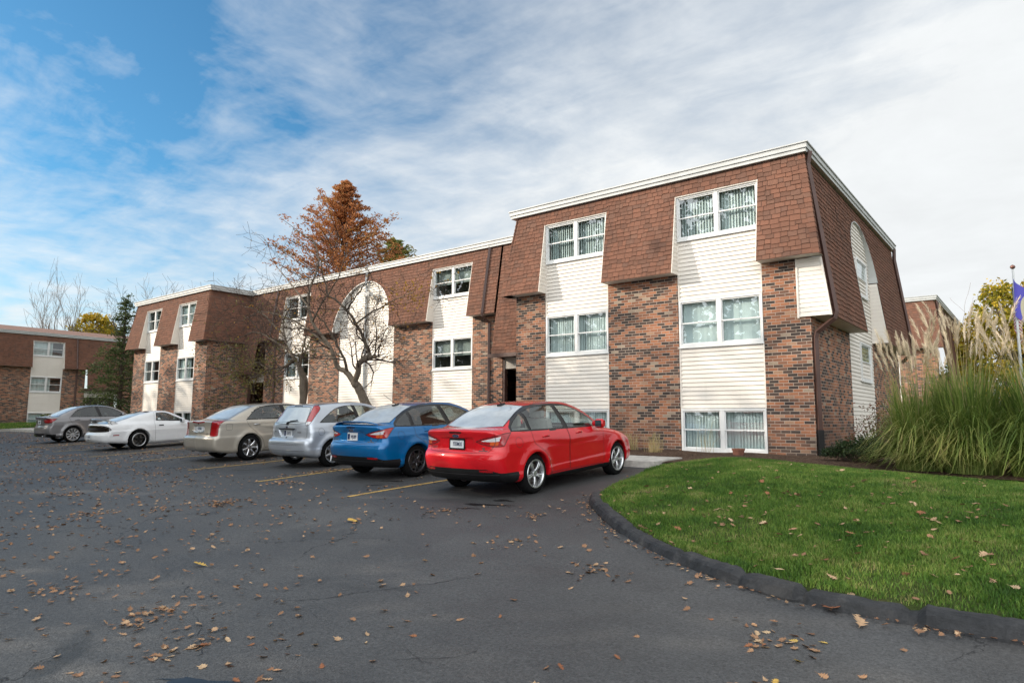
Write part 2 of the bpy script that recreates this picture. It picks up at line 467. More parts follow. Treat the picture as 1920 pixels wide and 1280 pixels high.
def panel(par, xa, xb, y, M=ID, zb=ZB, hl=0.0, hr=0.0, seed=0, cheek='lr', arch=None, top=ZT, zcap=None):
    """one hanging mansard panel: tabs, underlay, soffit, siding cheeks. hl/hr: how far the panel leans out past xa/xb at its foot (hips)"""
    s = MB(); H = top - zb
    Ls = H * math.sqrt(1 + SL * SL); V = Vector((0, SL, 1)).normalized()
    O = (0, y + my(zb), zb); k = 1 / math.sqrt(1 + SL * SL)
    def rows(v0, v1):
        f0, f1 = v0 / Ls, v1 / Ls
        return [(xa - hl * (1 - f0), xb + hr * (1 - f0), xa - hl * (1 - f1), xb + hr * (1 - f1))]
    if arch:
        ac, ar, asp = arch[:3]     # centre x, half width, springing height
        base = rows
        def rows(v0, v1):
            (a0, b0, a1, b1), = base(v0, v1)
            def half(v):
                z = zb + v * k
                if z <= asp: return ar
                d = (z - asp) / (7.13 - asp)
                return ar * math.sqrt(max(0, 1 - d * d)) if d < 1 else 0
            h0, h1 = half(v0), half(v1)
            if h0 <= 0: return [(a0, b0, a1, b1)]
            return [(a0, ac - h0, a1, ac - h1), (ac + h0, b0, ac + h1, b1)]
    shingles(s, O, (1, 0, 0), V, Ls, rows, seed)
    p = s.build('mansard_panel', [M_SHINGLE, M_ROOF], par, M=M)
    c = MB()
    yb, yt = y + my(zb), y + my(top)
    if arch:
        xs = [(xa, ac - ar), (ac + ar, xb)]
    else: xs = [(xa - hl, xb + hr)]
    for a, b in xs:
        c = MB(); c.poly([(a, yb + .004, zb), (b, yb + .004, zb), (b, y + .05, zb), (a, y + .05, zb)][::-1]); c.build('soffit', M_SOFFIT, par, M=M)
    def cheek_face(x, sgn):
        n = 18; d = MB()
        for i in range(n):
            z0, z1 = zb + (7.13 - zb) * i / n, zb + (7.13 - zb) * (i + 1) / n
            y0, y1 = y + my(z0) + .012, y + my(z1) + .012
            q = [(x + sgn * .014, y0, z0), (x + sgn * .014, y + .05, z0), (x + sgn * .002, y + .05, z1), (x + sgn * .002, y1, z1)]
            d.poly(q if sgn > 0 else q[::-1])
            q = [(x, y0, z0), (x, y + .05, z0), (x + sgn * .014, y + .05, z0), (x + sgn * .014, y0, z0)]
            d.poly(q)
        q = [(x + sgn * .02, y + my(zb) - .012, zb - .004), (x + sgn * .02, y + my(zb) + .03, zb - .004), (x + sgn * .02, y + my(7.13) + .03, 7.13), (x + sgn * .02, y + my(7.13) - .012, 7.13)]
        d.prism(q, (-sgn * .018, 0, 0)); d.build('cheek', M_SIDING, par, M=M)
    if 'l' in cheek: cheek_face(xa, -1)
    if 'r' in cheek: cheek_face(xb, 1)
    if arch:
        e = MB(); n = 28; prev = None
        pts = [(ac - ar, zb)] + [(ac - ar * math.cos(math.pi * i / n), asp + (7.13 - asp) * math.sin(math.pi * i / n)) for i in range(n + 1)] + [(ac + ar, zb)]
        for q, w in zip(pts, pts[1:]):
            if len(arch) > 3 and w is pts[-1]: continue
            e.poly([(q[0], y + my(q[1]) - .016, q[1]), (w[0], y + my(w[1]) - .016, w[1]), (w[0], y + .05, w[1]), (q[0], y + .05, q[1])][::-1])
            # thin casing on the outer edge
            cx, cz = ac, asp
            def outw(pz):
                vx, vz = pz[0] - cx, max(pz[1] - cz, 0); l = math.hypot(vx, vz) or 1
                return (pz[0] + vx / l * .03, pz[1] + vz / l * .03)
            q2, w2 = outw(q), outw(w)
            e.poly([(q[0], y + my(q[1]) - .018, q[1]), (w[0], y + my(w[1]) - .018, w[1]), (w2[0], y + my(w2[1]) - .018, w2[1]), (q2[0], y + my(q2[1]) - .018, q2[1])])
        e.build('arch_lining', M_FASCIA, par, M=M)
    return p

def strip(par, x0, x1, y, M=ID, seed=0, z0=7.13):
    """run of shingles above the windows, with its header soffit"""
    s = MB(); Ls = (ZT - z0) * math.sqrt(1 + SL * SL)
    shingles(s, (0, y + my(z0), z0), (1, 0, 0), (0, SL, 1), Ls, lambda a, b: [(x0, x1, x0, x1)], seed)
    s.build('mansard_panel', [M_SHINGLE, M_ROOF], par, M=M)
    c = MB(); c.box(x0, x1, y + my(z0) - .005, y + .06, z0 - .028, z0 - .002); c.build('header', M_SIDING, par, M=M)

def fascia(par, pts, M=ID, z=7.8, h=.2, closed=False):
    """boxed eave: stepped white fascia following a plan polyline (outward is on the right hand going along)"""
    s = MB()
    P = [Vector((p[0], p[1], 0)) for p in pts]
    def offs(d):
        res = []
        for i, p in enumerate(P):
            ns = []
            if i > 0: t = (P[i] - P[i - 1]).normalized(); ns.append(Vector((t.y, -t.x, 0)))
            if i < len(P) - 1: t = (P[i + 1] - P[i]).normalized(); ns.append(Vector((t.y, -t.x, 0)))
            if len(ns) == 2:
                b = (ns[0] + ns[1]).normalized(); res.append(p + b * (d / max(.3, b.dot(ns[0]))))
            else: res.append(p + ns[0] * d)
        return res
    prof = [(-.12, z - h - .035), (.055, z - h - .035), (.055, z - h + .055), (.085, z - h + .055), (.085, z - .03), (.115, z - .03), (.115, z), (-.2, z + .01)]
    lines = [[q + Vector((0, 0, zz)) for q in offs(d)] for d, zz in prof]
    for a, b in zip(lines, lines[1:]):
        for i in range(len(P) - 1):
            s.poly([a[i], a[i + 1], b[i + 1], b[i]])
    for i, sg in ((0, 1), (-1, -1)):
        q = [l[i] for l in lines]; s.poly(q[::sg])
    s.build('fascia', M_FASCIA, par, M=M)

def hip_roof(par, x0, x1, y0, y1, z, slope, M=ID):
    s = MB(); w, l = x1 - x0, y1 - y0
    if w > l:
        h = l / 2 * slope; a, b = Vector((x0 + l / 2, (y0 + y1) / 2, z + h)), Vector((x1 - l / 2, (y0 + y1) / 2, z + h))
        s.poly([(x0, y0, z), (x1, y0, z), b, a]); s.poly([(x1, y1, z), (x0, y1, z), a, b]); s.poly([(x0, y1, z), (x0, y0, z), a]); s.poly([(x1, y0, z), (x1, y1, z), b])
    else:
        h = w / 2 * slope; a, b = Vector(((x0 + x1) / 2, y0 + w / 2, z + h)), Vector(((x0 + x1) / 2, y1 - w / 2, z + h))
        s.poly([(x0, y0, z), (x1, y0, z), a]); s.poly([(x1, y0, z), (x1, y1, z), b, a]); s.poly([(x1, y1, z), (x0, y1, z), b]); s.poly([(x0, y1, z), (x0, y0, z), a, b])
    s.build('roof', M_ROOF, par, M=M)

def downspout(par, pts, mat, r=.042, M=ID):
    """rectangular pipe along pts"""
    s = MB(); s.tube(pts, r * 1.25, n=4)
    return s.build('downspout', mat, par, M=M)

def front(par, y, x0, x1, bays, zb, M=ID, seed=0, hl=0, hr=0, looks=None, cheeks=True):
    """one projecting block: piers, bays, mansard"""
    ed = [x0] + [v for b in bays for v in b] + [x1]
    piers = [(ed[i], ed[i + 1]) for i in range(0, len(ed), 2)]
    for i, (a, b) in enumerate(piers):
        pier(par, a, b, y, zb, 5.06, M)
        l, r_ = (hl if i == 0 else 0), (hr if i == len(piers) - 1 else 0)
        # the panel above reaches 2 cm past the pier on inner sides
        panel(par, a - (0 if l else .0), b, y, M, hl=l, hr=r_, seed=seed + i, cheek=('' if l else 'l') + ('' if r_ else 'r'))
    for i, (a, b) in enumerate(bays):
        bay(par, a, b, y, zb, M, (looks or [('blind',) * 3] * 9)[i], seed + i)
        strip(par, a, b, y, M, seed + 40 + i)
    return piers

# ---------------- the long block in front of the cars
YW, YM = 16.26, 18.50
base_z = .34
apt = thing('apartment_building', 'long brick and cream siding block with shingle mansard, directly behind the parked cars', 'apartment building', (0, 0, 0))
HX = .33
# right wing
front(apt, YW, -12.8, -4.09, [(-11.68, -9.48), (-7.37, -5.17)], base_z, seed=10, hl=HX, hr=HX, looks=[('blind',) * 3] * 2)
# left wing
front(apt, YW, -40.95, -32.45, [(-39.47, -37.6), (-35.6, -33.68)], base_z, seed=20, hl=HX, hr=HX, looks=[('drape', 'half', 'half'), ('blind', 'half', 'blind')])

def side_wall(par, x, sgn, ya, yb, zb, name='brick_wall', z1=7.5):
    s = MB()
    if sgn > 0: s.poly([(x, ya, zb - .5), (x, yb, zb - .5), (x, yb, z1), (x, ya, z1)])
    else: s.poly([(x, yb, zb - .5), (x, ya, zb - .5), (x, ya, z1), (x, yb, z1)])
    s.build(name, M_BRICK, par)
def MR(x, y, a): return Matrix.Translation((x, y, 0)) @ Matrix.Rotation(a, 4, 'Z')
# right end wall: canonical frame turned so that its x runs along +Y and its outward side is +X
SX = -4.09
ME = MR(SX, YW, math.pi / 2)          # local (u, v, z) -> world (SX - v, YW + u, z)
U1, U2, UE = 3.95, 7.25, 11.9
side_slope = .50 / 3.95
ZS = 3.6
def side_panel(par, ua, ub, M, zb, seed, arch=None, hl=0, hr=0):
    global SL
    keep = SL; SL = side_slope
    p = panel(par, ua, ub, 0, M, zb=zb, seed=seed, cheek='', arch=arch, hl=hl, hr=hr)
    SL = keep
    return p
s = MB(); s.box(.3, U1, 0, .3, base_z - .5, ZS + .05, skip='bd'); s.build('brick_wall', M_BRICK, apt, M=ME)
s = MB(); s.box(U2, UE, 0, .3, base_z - .5, ZS + .05, skip='bd'); s.build('brick_wall', M_BRICK, apt, M=ME)
keep = SL; SL = side_slope
panel(apt, 0, UE, 0, ME, zb=ZS, hl=.0, hr=0, seed=61, cheek='', arch=((U1 + U2) / 2, (U2 - U1) / 2, 5.55, 1))
SL = keep
s = MB(); siding(s, U1 + .02, U2 - .02, base_z - .2, 7.2, .04); s.build('siding_panel', M_SIDING, apt, M=ME)
twin_window(apt, 5.3, 6.75, 4.93, 6.05, .02, ME, 'blind', 71, single=True)
twin_window(apt, 5.3, 6.75, 2.35, 3.5, .02, ME, 'blind', 72, single=True)
# grey siding cheek filling the arch's far jamb, and the cheek at the front end below the front panel's foot
s = MB()
def xs_(z): return SX - .04 + .04 + side_slope * (ZT - z) - .04
for zlo, zhi, n in ((ZS, 4.98, 13),):
    for i in range(n):
        a, b = zlo + (zhi - zlo) * i / n, zlo + (zhi - zlo) * (i + 1) / n
        s.poly([(-4.33, YW - .035, a), (xs_(a), YW - .035, a), (xs_(b), YW - .022, b), (-4.33, YW - .022, b)])
        s.poly([(-4.33, YW - .02, a), (xs_(a), YW - .02, a), (xs_(a), YW - .035, a), (-4.33, YW - .035, a)])
s.box(-4.37, -4.33, YW - .05, YW - .002, ZS - .03, 4.99)
s.poly([(-4.36, YW - .04, ZS - .004), (-4.36, YW + .002, ZS - .004), (xs_(ZS), YW + .002, ZS - .004), (xs_(ZS), YW - .04, ZS - .004)])
s.prism([(xs_(ZS) + .015, YW - .045, ZS - .01), (xs_(4.98) + .015, YW - .045, 4.98), (xs_(4.98) - .03, YW - .045, 4.98), (xs_(ZS) - .03, YW - .045, ZS - .01)], (0, .04, 0))
s.build('cheek', M_SIDING, apt)
s = MB()
for i in range(16):
    a, b = ZS + .02 + (5.5 - ZS) * i / 16, ZS + .02 + (5.5 - ZS) * (i + 1) / 16
    s.poly([(-side_slope * (ZT - a) + .05, U2 - .018, a), (.03, U2 - .018, a), (.03, U2 - .006, b), (-side_slope * (ZT - b) + .05, U2 - .006, b)][::-1])
s3 = MB(); s3.v = [(v[1], v[0], v[2]) for v in s.v]; s3.f = s.f; s3.uv = s.uv; s3.mi = s.mi
s3.build('cheek', M_SIDING, apt, M=ME)
# hip caps of the wings
def cap(par, xh, dirx, y, seed):
    s = MB()
    hipcap(s, (xh + dirx * HX, y + my(ZB), ZB), (xh, y + my(ZT), ZT), (-dirx, 0, 0), (0, 1, 0), seed)
    s.build('hip_cap', M_SHINGLE, par)
cap(apt, -4.09, 1, YW, 1); cap(apt, -12.8, -1, YW, 2); cap(apt, -32.45, 1, YW, 3); cap(apt, -40.95, -1, YW, 4)
# inner flanks of the wings (towards the set-back middle)
def flank(par, x, sgn, ya, yb, seed):
    M_ = MR(x, ya, math.pi / 2) if sgn > 0 else MR(x, yb, -math.pi / 2)
    global SL
    keep = SL; SL = HX / 2.55
    panel(par, 0, yb - ya, 0, M_, seed=seed, cheek='', hl=(.37 if sgn > 0 else 0), hr=(.37 if sgn < 0 else 0))
    SL = keep
    s = MB(); s.box(.3 if sgn > 0 else 0, (yb - ya) - (0 if sgn > 0 else .3), 0, .3, base_z - .5, 5.05, skip='bd'); s.build('brick_wall', M_BRICK, par, M=M_)
flank(apt, -32.45, 1, YW, YM + .2, 81); flank(apt, -12.8, -1, YW, YM + .2, 82); flank(apt, -40.95, -1, YW, YM + 8, 83)
# middle, set back
MX0, MX1 = -32.45, -12.8
mid_piers = [(-30.9, -29.13), (-27.05, -24.8), (-21.1, -18.82), (-16.67, -15.2)]
for i, (a, b) in enumerate(mid_piers): pier(apt, a, b, YM, base_z, 5.06)
bay(apt, -29.13, -27.05, YM, base_z, looks=('half', 'half', 'half'), seed=31); strip(apt, -29.13, -27.05, YM, seed=131)
bay(apt, -18.82, -16.67, YM, base_z, looks=('half', 'drape', 'drape'), seed=32, low=False); strip(apt, -18.82, -16.67, YM, seed=132)
panel(apt, -30.95, -29.13, YM, seed=33, cheek='r'); panel(apt, -16.67, -15.3, YM, seed=36, cheek='l')
panel(apt, -27.05, -18.82, YM, seed=34, cheek='lr', arch=(-22.95, 1.86, 5.05))
s = MB(); siding(s, -24.8, -22.98, base_z - .2, 7.2, YM + .05); siding(s, -22.92, -21.1, base_z - .2, 7.2, YM + .05)
s.box(-22.98, -22.92, YM + .02, YM + .06, base_z - .2, 7.2, skip='b'); s.build('siding_panel', M_SIDING, apt)
# entrances: the mansard runs on down over the door
def entrance(x0, x1, seed, door_x, num=None):
    panel(apt, x0, x1, YM, zb=3.47, seed=seed, cheek='')
    s = MB(); yb = YM + my(3.47)
    s.box(x0 - .12, x1, yb - .05, yb + .07, 3.34, 3.47); s.box(x0 - .1, x1, yb + .07, YM + .02, 3.37, 3.45)
    s.build('canopy_fascia', M_BROWN, apt)
    s = MB(); s.box(x0, x1, YM + 1.1, YM + 1.3, base_z - .5, 3.4); s.build('brick_wall', M_BRICK, apt)
    s = MB(); s.box(x0, x1, YM + .05, YM + 1.1, 2.98, 3.37); s.build('soffit', M_SOFFIT, apt)
    s = MB(); s.box(x0, x0 + .09, YM + .02, YM + .16, base_z, 3.34); s.build('post', M_BROWN, apt)
    d = MB(); a, b = door_x
    d.box(a, b, YM + .98, YM + 1.06, base_z, 2.98)
    d.box(a - .06, a, YM + .9, YM + 1.08, base_z, 2.98); d.box(b, b + .06, YM + .9, YM + 1.08, base_z, 2.98)
    dr = d.build('door', M_DOOR, apt)
    h = MB(); h.tube([(a + .12, YM + .93, 1.2), (a + .12, YM + .93, 1.55)], .018, 8); h.build('handle', M_FASCIA, dr)
    return dr
entrance(-15.2, -12.8, 37, (-14.95, -13.0))
dr = entrance(-32.45, -30.95, 38, (-32.35, -31.1))

def text_mesh(name, body, size, mat, parent, loc, rot, ext=.004, sx=1.0):
    c = bpy.data.curves.new(name, 'FONT'); c.body = body; c.size = size; c.extrude = ext; c.align_x = 'CENTER'; c.align_y = 'CENTER'
    c.offset = size * .012
    c.materials.append(mat); c.resolution_u = 3
    t = bpy.data.objects.new(name, c); link(t)
    bpy.context.view_layer.update()
    me = bpy.data.meshes.new_from_object(t)
    bpy.data.objects.remove(t)
    o = bpy.data.objects.new(name, me); link(o, parent); o.location = loc; o.rotation_euler = rot; o.scale.x = sx
    return o
text_mesh('number', '502', .36, M_NUM, dr, (-31.62, YM + .965, 2.42), (math.pi / 2, 0, 0))

# eaves, roofs
fascia(apt, [(-41.1, YM + 8), (-41.1, YW), (-32.35, YW), (-32.35, YM)])
fascia(apt, [(-32.3, YM + .005), (-12.95, YM + .005)])
fascia(apt, [(-12.95, YM), (-12.95, YW), (SX + .02, YW), (SX + .02, YW + UE + .2)])
hip_roof(apt, -41.1, -32.35, YW, YM + 9.6, 7.8, .17)
hip_roof(apt, -12.95, SX + .02, YW, YW + UE, 7.8, .14)
s = MB(); s.poly([(-36, YM, 7.79), (-8, YM, 7.79), (-8, YM + 5, 8.35), (-36, YM + 5, 8.35)]); s.poly([(-8, YM + 10, 7.79), (-36, YM + 10, 7.79), (-36, YM + 5, 8.35), (-8, YM + 5, 8.35)])
s.build('roof', M_ROOF, apt)
s = MB()
s.poly([(-41, YM + 9.5, -.5), (-4.1, YM + 9.5, -.5), (-4.1, YM + 9.5, 7.7), (-41, YM + 9.5, 7.7)][::-1]); s.build('back_wall', M_BRICK, apt)
vp = MB(); vp.tube([(-20.2, YM + 2.4, 7.9), (-20.2, YM + 2.4, 8.55)], .07, 10); vp.build('vent_pipe', M_WHITE, apt)
# downspouts
xo = lambda z: SX + side_slope * (ZT - z) + .03
downspout(apt, [(SX + .12, YW + .12, 7.6), (xo(7.3), YW + .12, 7.3), (xo(5.5), YW + .12, 5.5), (xo(3.68), YW + .12, 3.68), (xo(3.68) - .04, YW + .1, 3.52), (SX + .10, YW + .06, 3.22), (SX + .07, YW + .06, 3.08), (SX + .07, YW + .06, .95)], M_BROWN, .052)
downspout(apt, [(SX + .07, YW + .06, .98), (SX + .07, YW + .06, .3)], M_BLACK, .07)
mo = lambda z: YM + my(z) - .05
downspout(apt, [(-15.85, mo(7.6), 7.6), (-15.85, mo(5.05), 5.05), (-15.85, mo(5.05) + .02, 4.93), (-15.8, YM - .06, 4.7), (-15.8, YM - .06, .3)], M_BROWN, .05)
downspout(apt, [(-22.95, mo(7.55), 7.6), (-22.95, mo(7.2), 7.2), (-22.95, YM - .03, 6.9), (-22.95, YM - .03, .4)], M_FASCIA, .045)
downspout(apt, [(-29.9, mo(7.6), 7.6), (-29.9, mo(5.05), 5.05), (-29.9, YM - .06, 4.75), (-29.9, YM - .06, .3)], M_BROWN, .045)
downspout(apt, [(-4.0, YW + UE - .1, 7.6), (xo(7.2), YW + UE - .1, 7.2), (xo(3.7), YW + UE - .1, 3.7), (SX + .1, YW + UE - .1, 3.3)], M_BROWN, .05)
# floodlight in the arch
fl = MB(); fl.box(-22.75, -22.4, YM - .32, YM - .1, 6.42, 6.6); fl.tube([(-22.57, YM - .1, 6.5), (-22.57, YM + .05, 6.5)], .04, 8)
fl.build('floodlight', M_FASCIA, apt)

# ---------------- the block far left, turned ninety degrees
XF = -62.0
far = thing('apartment_building', 'brown shaded block at the left edge, end on to the car park behind a spruce', 'apartment building', (0, 0, 0))
MF = MR(XF, 0, math.pi / 2)        # canonical x -> world Y, outward -> +X
zf = .55
for (a, b) in ((4.0, 6.5), (8.7, 17.12), (19.3, 20.95), (23.6, 30)):
    pier(far, a, b, 0, zf, 5.06, MF)
bay(far, 6.5, 8.7, 0, zf, MF, ('blind', 'half', 'blind'), 51); strip(far, 6.5, 8.7, 0, MF, 151)
bay(far, 17.12, 19.3, 0, zf, MF, ('half', 'half', 'half'), 52); strip(far, 17.12, 19.3, 0, MF, 152)
panel(far, 4, 6.5, 0, MF, seed=53, cheek='r'); panel(far, 8.7, 17.12, 0, MF, seed=54); panel(far, 19.3, 20.95, 0, MF, seed=55, cheek='l')
panel(far, 20.95, 23.6, 0, MF, zb=3.47, seed=56, cheek=''); panel(far, 23.6, 30, 0, MF, seed=57, cheek='')
s = MB(); s.box(20.95, 23.6, -.62, .1, 3.33, 3.47); s.build('canopy_fascia', M_BROWN, far, M=MF)
s = MB(); s.box(20.95, 23.6, .9, 1.0, zf - .5, 3.4); s.build('brick_wall', M_BRICK, far, M=MF)
s = MB(); s.box(20.95, 23.6, .02, .9, 2.75, 3.34); s.build('soffit', M_SOFFIT, far, M=MF)
s = MB(); s.box(21.4, 23.3, .8, .88, zf, 2.75); d2 = s.build('door', M_DOOR, far, M=MF)
s = MB(); s.box(21.35, 21.42, .76, .9, zf, 2.75); s.box(22.3, 22.36, .76, .9, zf, 2.75); s.build('door_frame', M_FASCIA, far, M=MF)
text_mesh('number', '484', .34, M_NUM, d2, (XF - .78, 22.8, 2.3), (math.pi / 2, 0, math.pi / 2))
fascia(far, [(4, 0), (30, 0)], M=MF)
s = MB(); s.poly([(3.8, -.1, 7.8), (30, -.1, 7.8), (30, 5.5, 8.75), (3.8, 5.5, 8.75)]); s.poly([(30, 11, 7.8), (3.8, 11, 7.8), (3.8, 5.5, 8.75), (30, 5.5, 8.75)])
s.build('roof', M_ROOF, far, M=MF)
downspout(far, [(20.2, my(7.5) - .05, 7.55), (20.2, my(5.05) - .05, 5.05), (20.3, -.06, 4.7), (20.3, -.06, .6)], M_BROWN, .05, MF)

# ---------------- the next block along, seen past the right end wall
bk = thing('apartment_building', 'sunlit brown mansard end of another block rising behind the tall ornamental grass', 'apartment building', (0, 0, 0))
YB = 41.0
front(bk, YB, -14.0, -4.15, [(-12.5, -10.3), (-8.0, -5.9)], .7, seed=90, hl=HX, hr=HX, looks=[('blind',) * 3] * 2)
MB2 = MR(-4.15, YB, math.pi / 2)
keep = SL; SL = side_slope
panel(bk, 0, 14, 0, MB2, zb=ZS, seed=97, cheek='')
SL = keep
s = MB(); s.box(.3, 14, 0, .3, .2, ZS + .05, skip='bd'); s.build('brick_wall', M_BRICK, bk, M=MB2)
fascia(bk, [(-14.1, YB + 12), (-14.1, YB), (-4.1, YB), (-4.1, YB + 14)])
hip_roof(bk, -14.1, -4.1, YB, YB + 14, 7.8, .14)
downspout(bk, [(-4.05, YB + .1, 7.5), (-3.6, YB + .1, 3.7), (-4.08, YB + .06, 3.2), (-4.08, YB + .06, .6)], M_BROWN, .05)
# ------------------------------------------------------------------ ground
def inside(P, poly):
    x, y = P[:, 0], P[:, 1]; ins = np.zeros(len(P), bool)
    for (ax, ay), (bx, by) in zip(poly, np.roll(poly, -1, 0)):
        c = ((ay <= y) & (by > y)) | ((by <= y) & (ay > y))
        with np.errstate(divide='ignore', invalid='ignore'): ins ^= c & (x < ax + (y - ay) / (by - ay) * (bx - ax))
    return ins
def pdist(P, line, closed=True):
    d = np.full(len(P), 1e9); A = line if closed else line[:-1]; B = np.roll(line, -1, 0) if closed else line[1:]
    for a, b in zip(A, B):
        e = b - a; t = np.clip(((P - a) @ e) / (e @ e), 0, 1); d = np.minimum(d, np.linalg.norm(P - a - t[:, None] * e, axis=1))
    return d
gzv = np.vectorize(gz)
def px_ground(x, y, dz=0.0):
    """a place on the car park from where the photo shows it"""
    d = _fw + _rt * (x - 960) / F_PX - _up * (y - 640) / F_PX
    n = np.array([-GB, -GC, 1.]); P = np.array([-6.456, 8.729, dz])
    return EYE + d * (n @ (P - EYE)) / (n @ d)

def asphalt_fn(nt, b):
    p = geo(nt)
    big = nt.noise(p, .16, 4, .6, .6); mid = nt.noise(p, 1.1, 5, .6); fine = nt.noise(p, 42, 4, .85); grit = nt.node('ShaderNodeTexVoronoi', ins={'Vector': p, 'Scale': 75.0})
    c = nt.ramp(big, [(.25, (.052, .053, .055)), (.5, (.068, .068, .069)), (.75, (.088, .087, .085))])
    c = nt.mix(1.0, c, nt.mapr(mid, .25, .75, .72, 1.26), 'MULTIPLY')
    c = nt.mix(1.0, c, nt.mapr(fine, .32, .68, .45, 1.65), 'MULTIPLY')
    c = nt.mix(nt.mapr(grit.outputs['Distance'], .05, .25, .45, 0), c, (.24, .23, .21))
    # fresh sealer in the stalls, older greyer tarmac in the lane
    sx = nt.node('ShaderNodeSeparateXYZ', ins={0: p})
    st = nt.mapr(nt.math('ADD', sx.outputs[1], nt.math('MULTIPLY', mid, 1.6)), 6.6, 8.6)
    c = nt.mix(nt.math('MULTIPLY', st, .50), c, (.026, .0265, .028))
    # hairline cracks, only here and there
    wv = nt.node('ShaderNodeVectorMath', operation='ADD', ins={0: p, 1: nt.node('ShaderNodeVectorMath', operation='SCALE', ins={0: nt.noise(p, 1.4, 5, .6, out=1), 'Scale': 1.1}).outputs[0]}).outputs[0]
    vo = nt.node('ShaderNodeTexVoronoi', feature='DISTANCE_TO_EDGE', ins={'Vector': wv, 'Scale': .42})
    cr = nt.mapr(vo.outputs[0], .0015, .005, 1, 0)
    cr = nt.math('MULTIPLY', cr, nt.mapr(nt.noise(p, .35, 2), .48, .62))
    c = nt.mix(nt.math('MULTIPLY', cr, .8), c, (.010, .010, .011))
    # oil and damp stains
    dm = nt.mapr(nt.noise(p, .9, 4, .6, 1.0), .62, .74)
    c = nt.mix(nt.math('MULTIPLY', dm, .62), c, (.024, .025, .025))
    nt.put(b.inputs['Base Color'], c)
    nt.put(b.inputs['Roughness'], nt.mapr(nt.math('ADD', mid, nt.math('MULTIPLY', dm, -.2)), .2, .8, .52, .78))
    h = nt.math('ADD', nt.math('MULTIPLY', fine, .8), nt.math('SUBTRACT', nt.math('MULTIPLY', grit.outputs['Distance'], -1.2), nt.math('MULTIPLY', cr, 2.5)))
    nt.put(b.inputs['Normal'], nt.bump(h, .75, .006))
M_ASPH = material('asphalt', asphalt_fn, spec=.45)
def soil_fn(nt, b):
    p = geo(nt); n = nt.noise(p, 3, 5, .65); f = nt.noise(p, 40, 4, .7)
    c = nt.ramp(n, [(.3, (.035, .052, .014)), (.55, (.052, .07, .020)), (.75, (.085, .075, .034))])
    nt.put(b.inputs['Base Color'], nt.mix(1.0, c, nt.mapr(f, .2, .8, .6, 1.4), 'MULTIPLY')); nt.put(b.inputs['Normal'], nt.bump(f, 1, .02))
M_SOIL = material('turf_soil', soil_fn, rough=.95, spec=.1)
def mulch_fn(nt, b):
    p = geo(nt); mp = nt.node('ShaderNodeMapping', ins={'Vector': p, 'Scale': (1, 2.3, 1), 'Rotation': (0, 0, .7)})
    v = nt.node('ShaderNodeTexVoronoi', ins={'Vector': mp, 'Scale': 26.0}); n = nt.noise(p, 1.2, 4)
    c = nt.mix(1.0, nt.ramp(nt.node('ShaderNodeSeparateXYZ', ins={0: v.outputs['Color']}).outputs[0], [(0, (.035, .021, .015)), (.5, (.085, .050, .034)), (.85, (.13, .085, .058)), (1, (.22, .16, .11))]), nt.mapr(n, .3, .7, .75, 1.2), 'MULTIPLY')
    nt.put(b.inputs['Base Color'], c); nt.put(b.inputs['Normal'], nt.bump(nt.math('MULTIPLY', v.outputs['Distance'], -1.0), 1.0, .03))
M_MULCH = material('bark_mulch', mulch_fn, rough=.95, spec=.15)
M_CONC = plain('concrete', (.42, .40, .365), .9, .25, 7)
def kerb_fn(nt, b):
    p = geo(nt); n = nt.noise(p, 5, 6, .65); f = nt.noise(p, 45, 4, .7)
    c = nt.ramp(n, [(.3, (.020, .021, .023)), (.55, (.038, .039, .042)), (.78, (.085, .083, .080))])
    nt.put(b.inputs['Base Color'], nt.mix(1.0, c, nt.mapr(f, .2, .8, .65, 1.3), 'MULTIPLY')); nt.put(b.inputs['Normal'], nt.bump(nt.math('ADD', n, nt.math('MULTIPLY', f, .4)), .8, .02))
M_KERB = material('tarred_kerb', kerb_fn, rough=.7, spec=.3)
def yellow_fn(nt, b):
    p = geo(nt); n = nt.noise(p, 9, 5, .75)
    nt.put(b.inputs['Base Color'], nt.mix(nt.mapr(n, .50, .66), (.46, .29, .075), (.075, .06, .038)))
M_YEL = material('worn_yellow_paint', yellow_fn, rough=.75)

def grid(name, x0, x1, y0, y1, nx, ny, zf, mat):
    xs = np.linspace(x0, x1, nx); ys = np.linspace(y0, y1, ny); X, Y = np.meshgrid(xs, ys, indexing='ij')
    V = np.stack([X.ravel(), Y.ravel(), zf(X.ravel(), Y.ravel())], 1)
    i = np.arange((nx - 1) * (ny - 1)); a = (i // (ny - 1)) * ny + i % (ny - 1)
    F = np.stack([a, a + ny, a + ny + 1, a + 1], 1)
    return mesh_np(name, V, F, mat, smooth=True)
def lot_z(x, y): return gzv(x, y) + .012 * np.sin(x * .9 + y * .37) * np.sin(y * .8 - x * .21)
tag(grid('parking_lot', -49.0, 30, -12, 13.4, 159, 52, lambda x, y: lot_z(x, y) * 1.0, M_ASPH), kind='structure')
s = MB()
for (y0, y1) in ((-12, 16.5), (16.5, 900)):
    for (x0, x1) in ((-900, -70), (-70, 15), (15, 900)):
        s.poly([(x0, y0, gz(x0, y0) - .03), (x1, y0, gz(x1, y0) - .03), (x1, y1, gz(x1, y1) - .03), (x0, y1, gz(x0, y1) - .03)])
s.poly([(-900, -900, gz(0, -12) - .2), (900, -900, gz(0, -12) - .2), (900, -12, gz(0, -12) - .03), (-900, -12, gz(0, -12) - .03)])
tag(s.build('ground', M_SOIL), kind='structure')

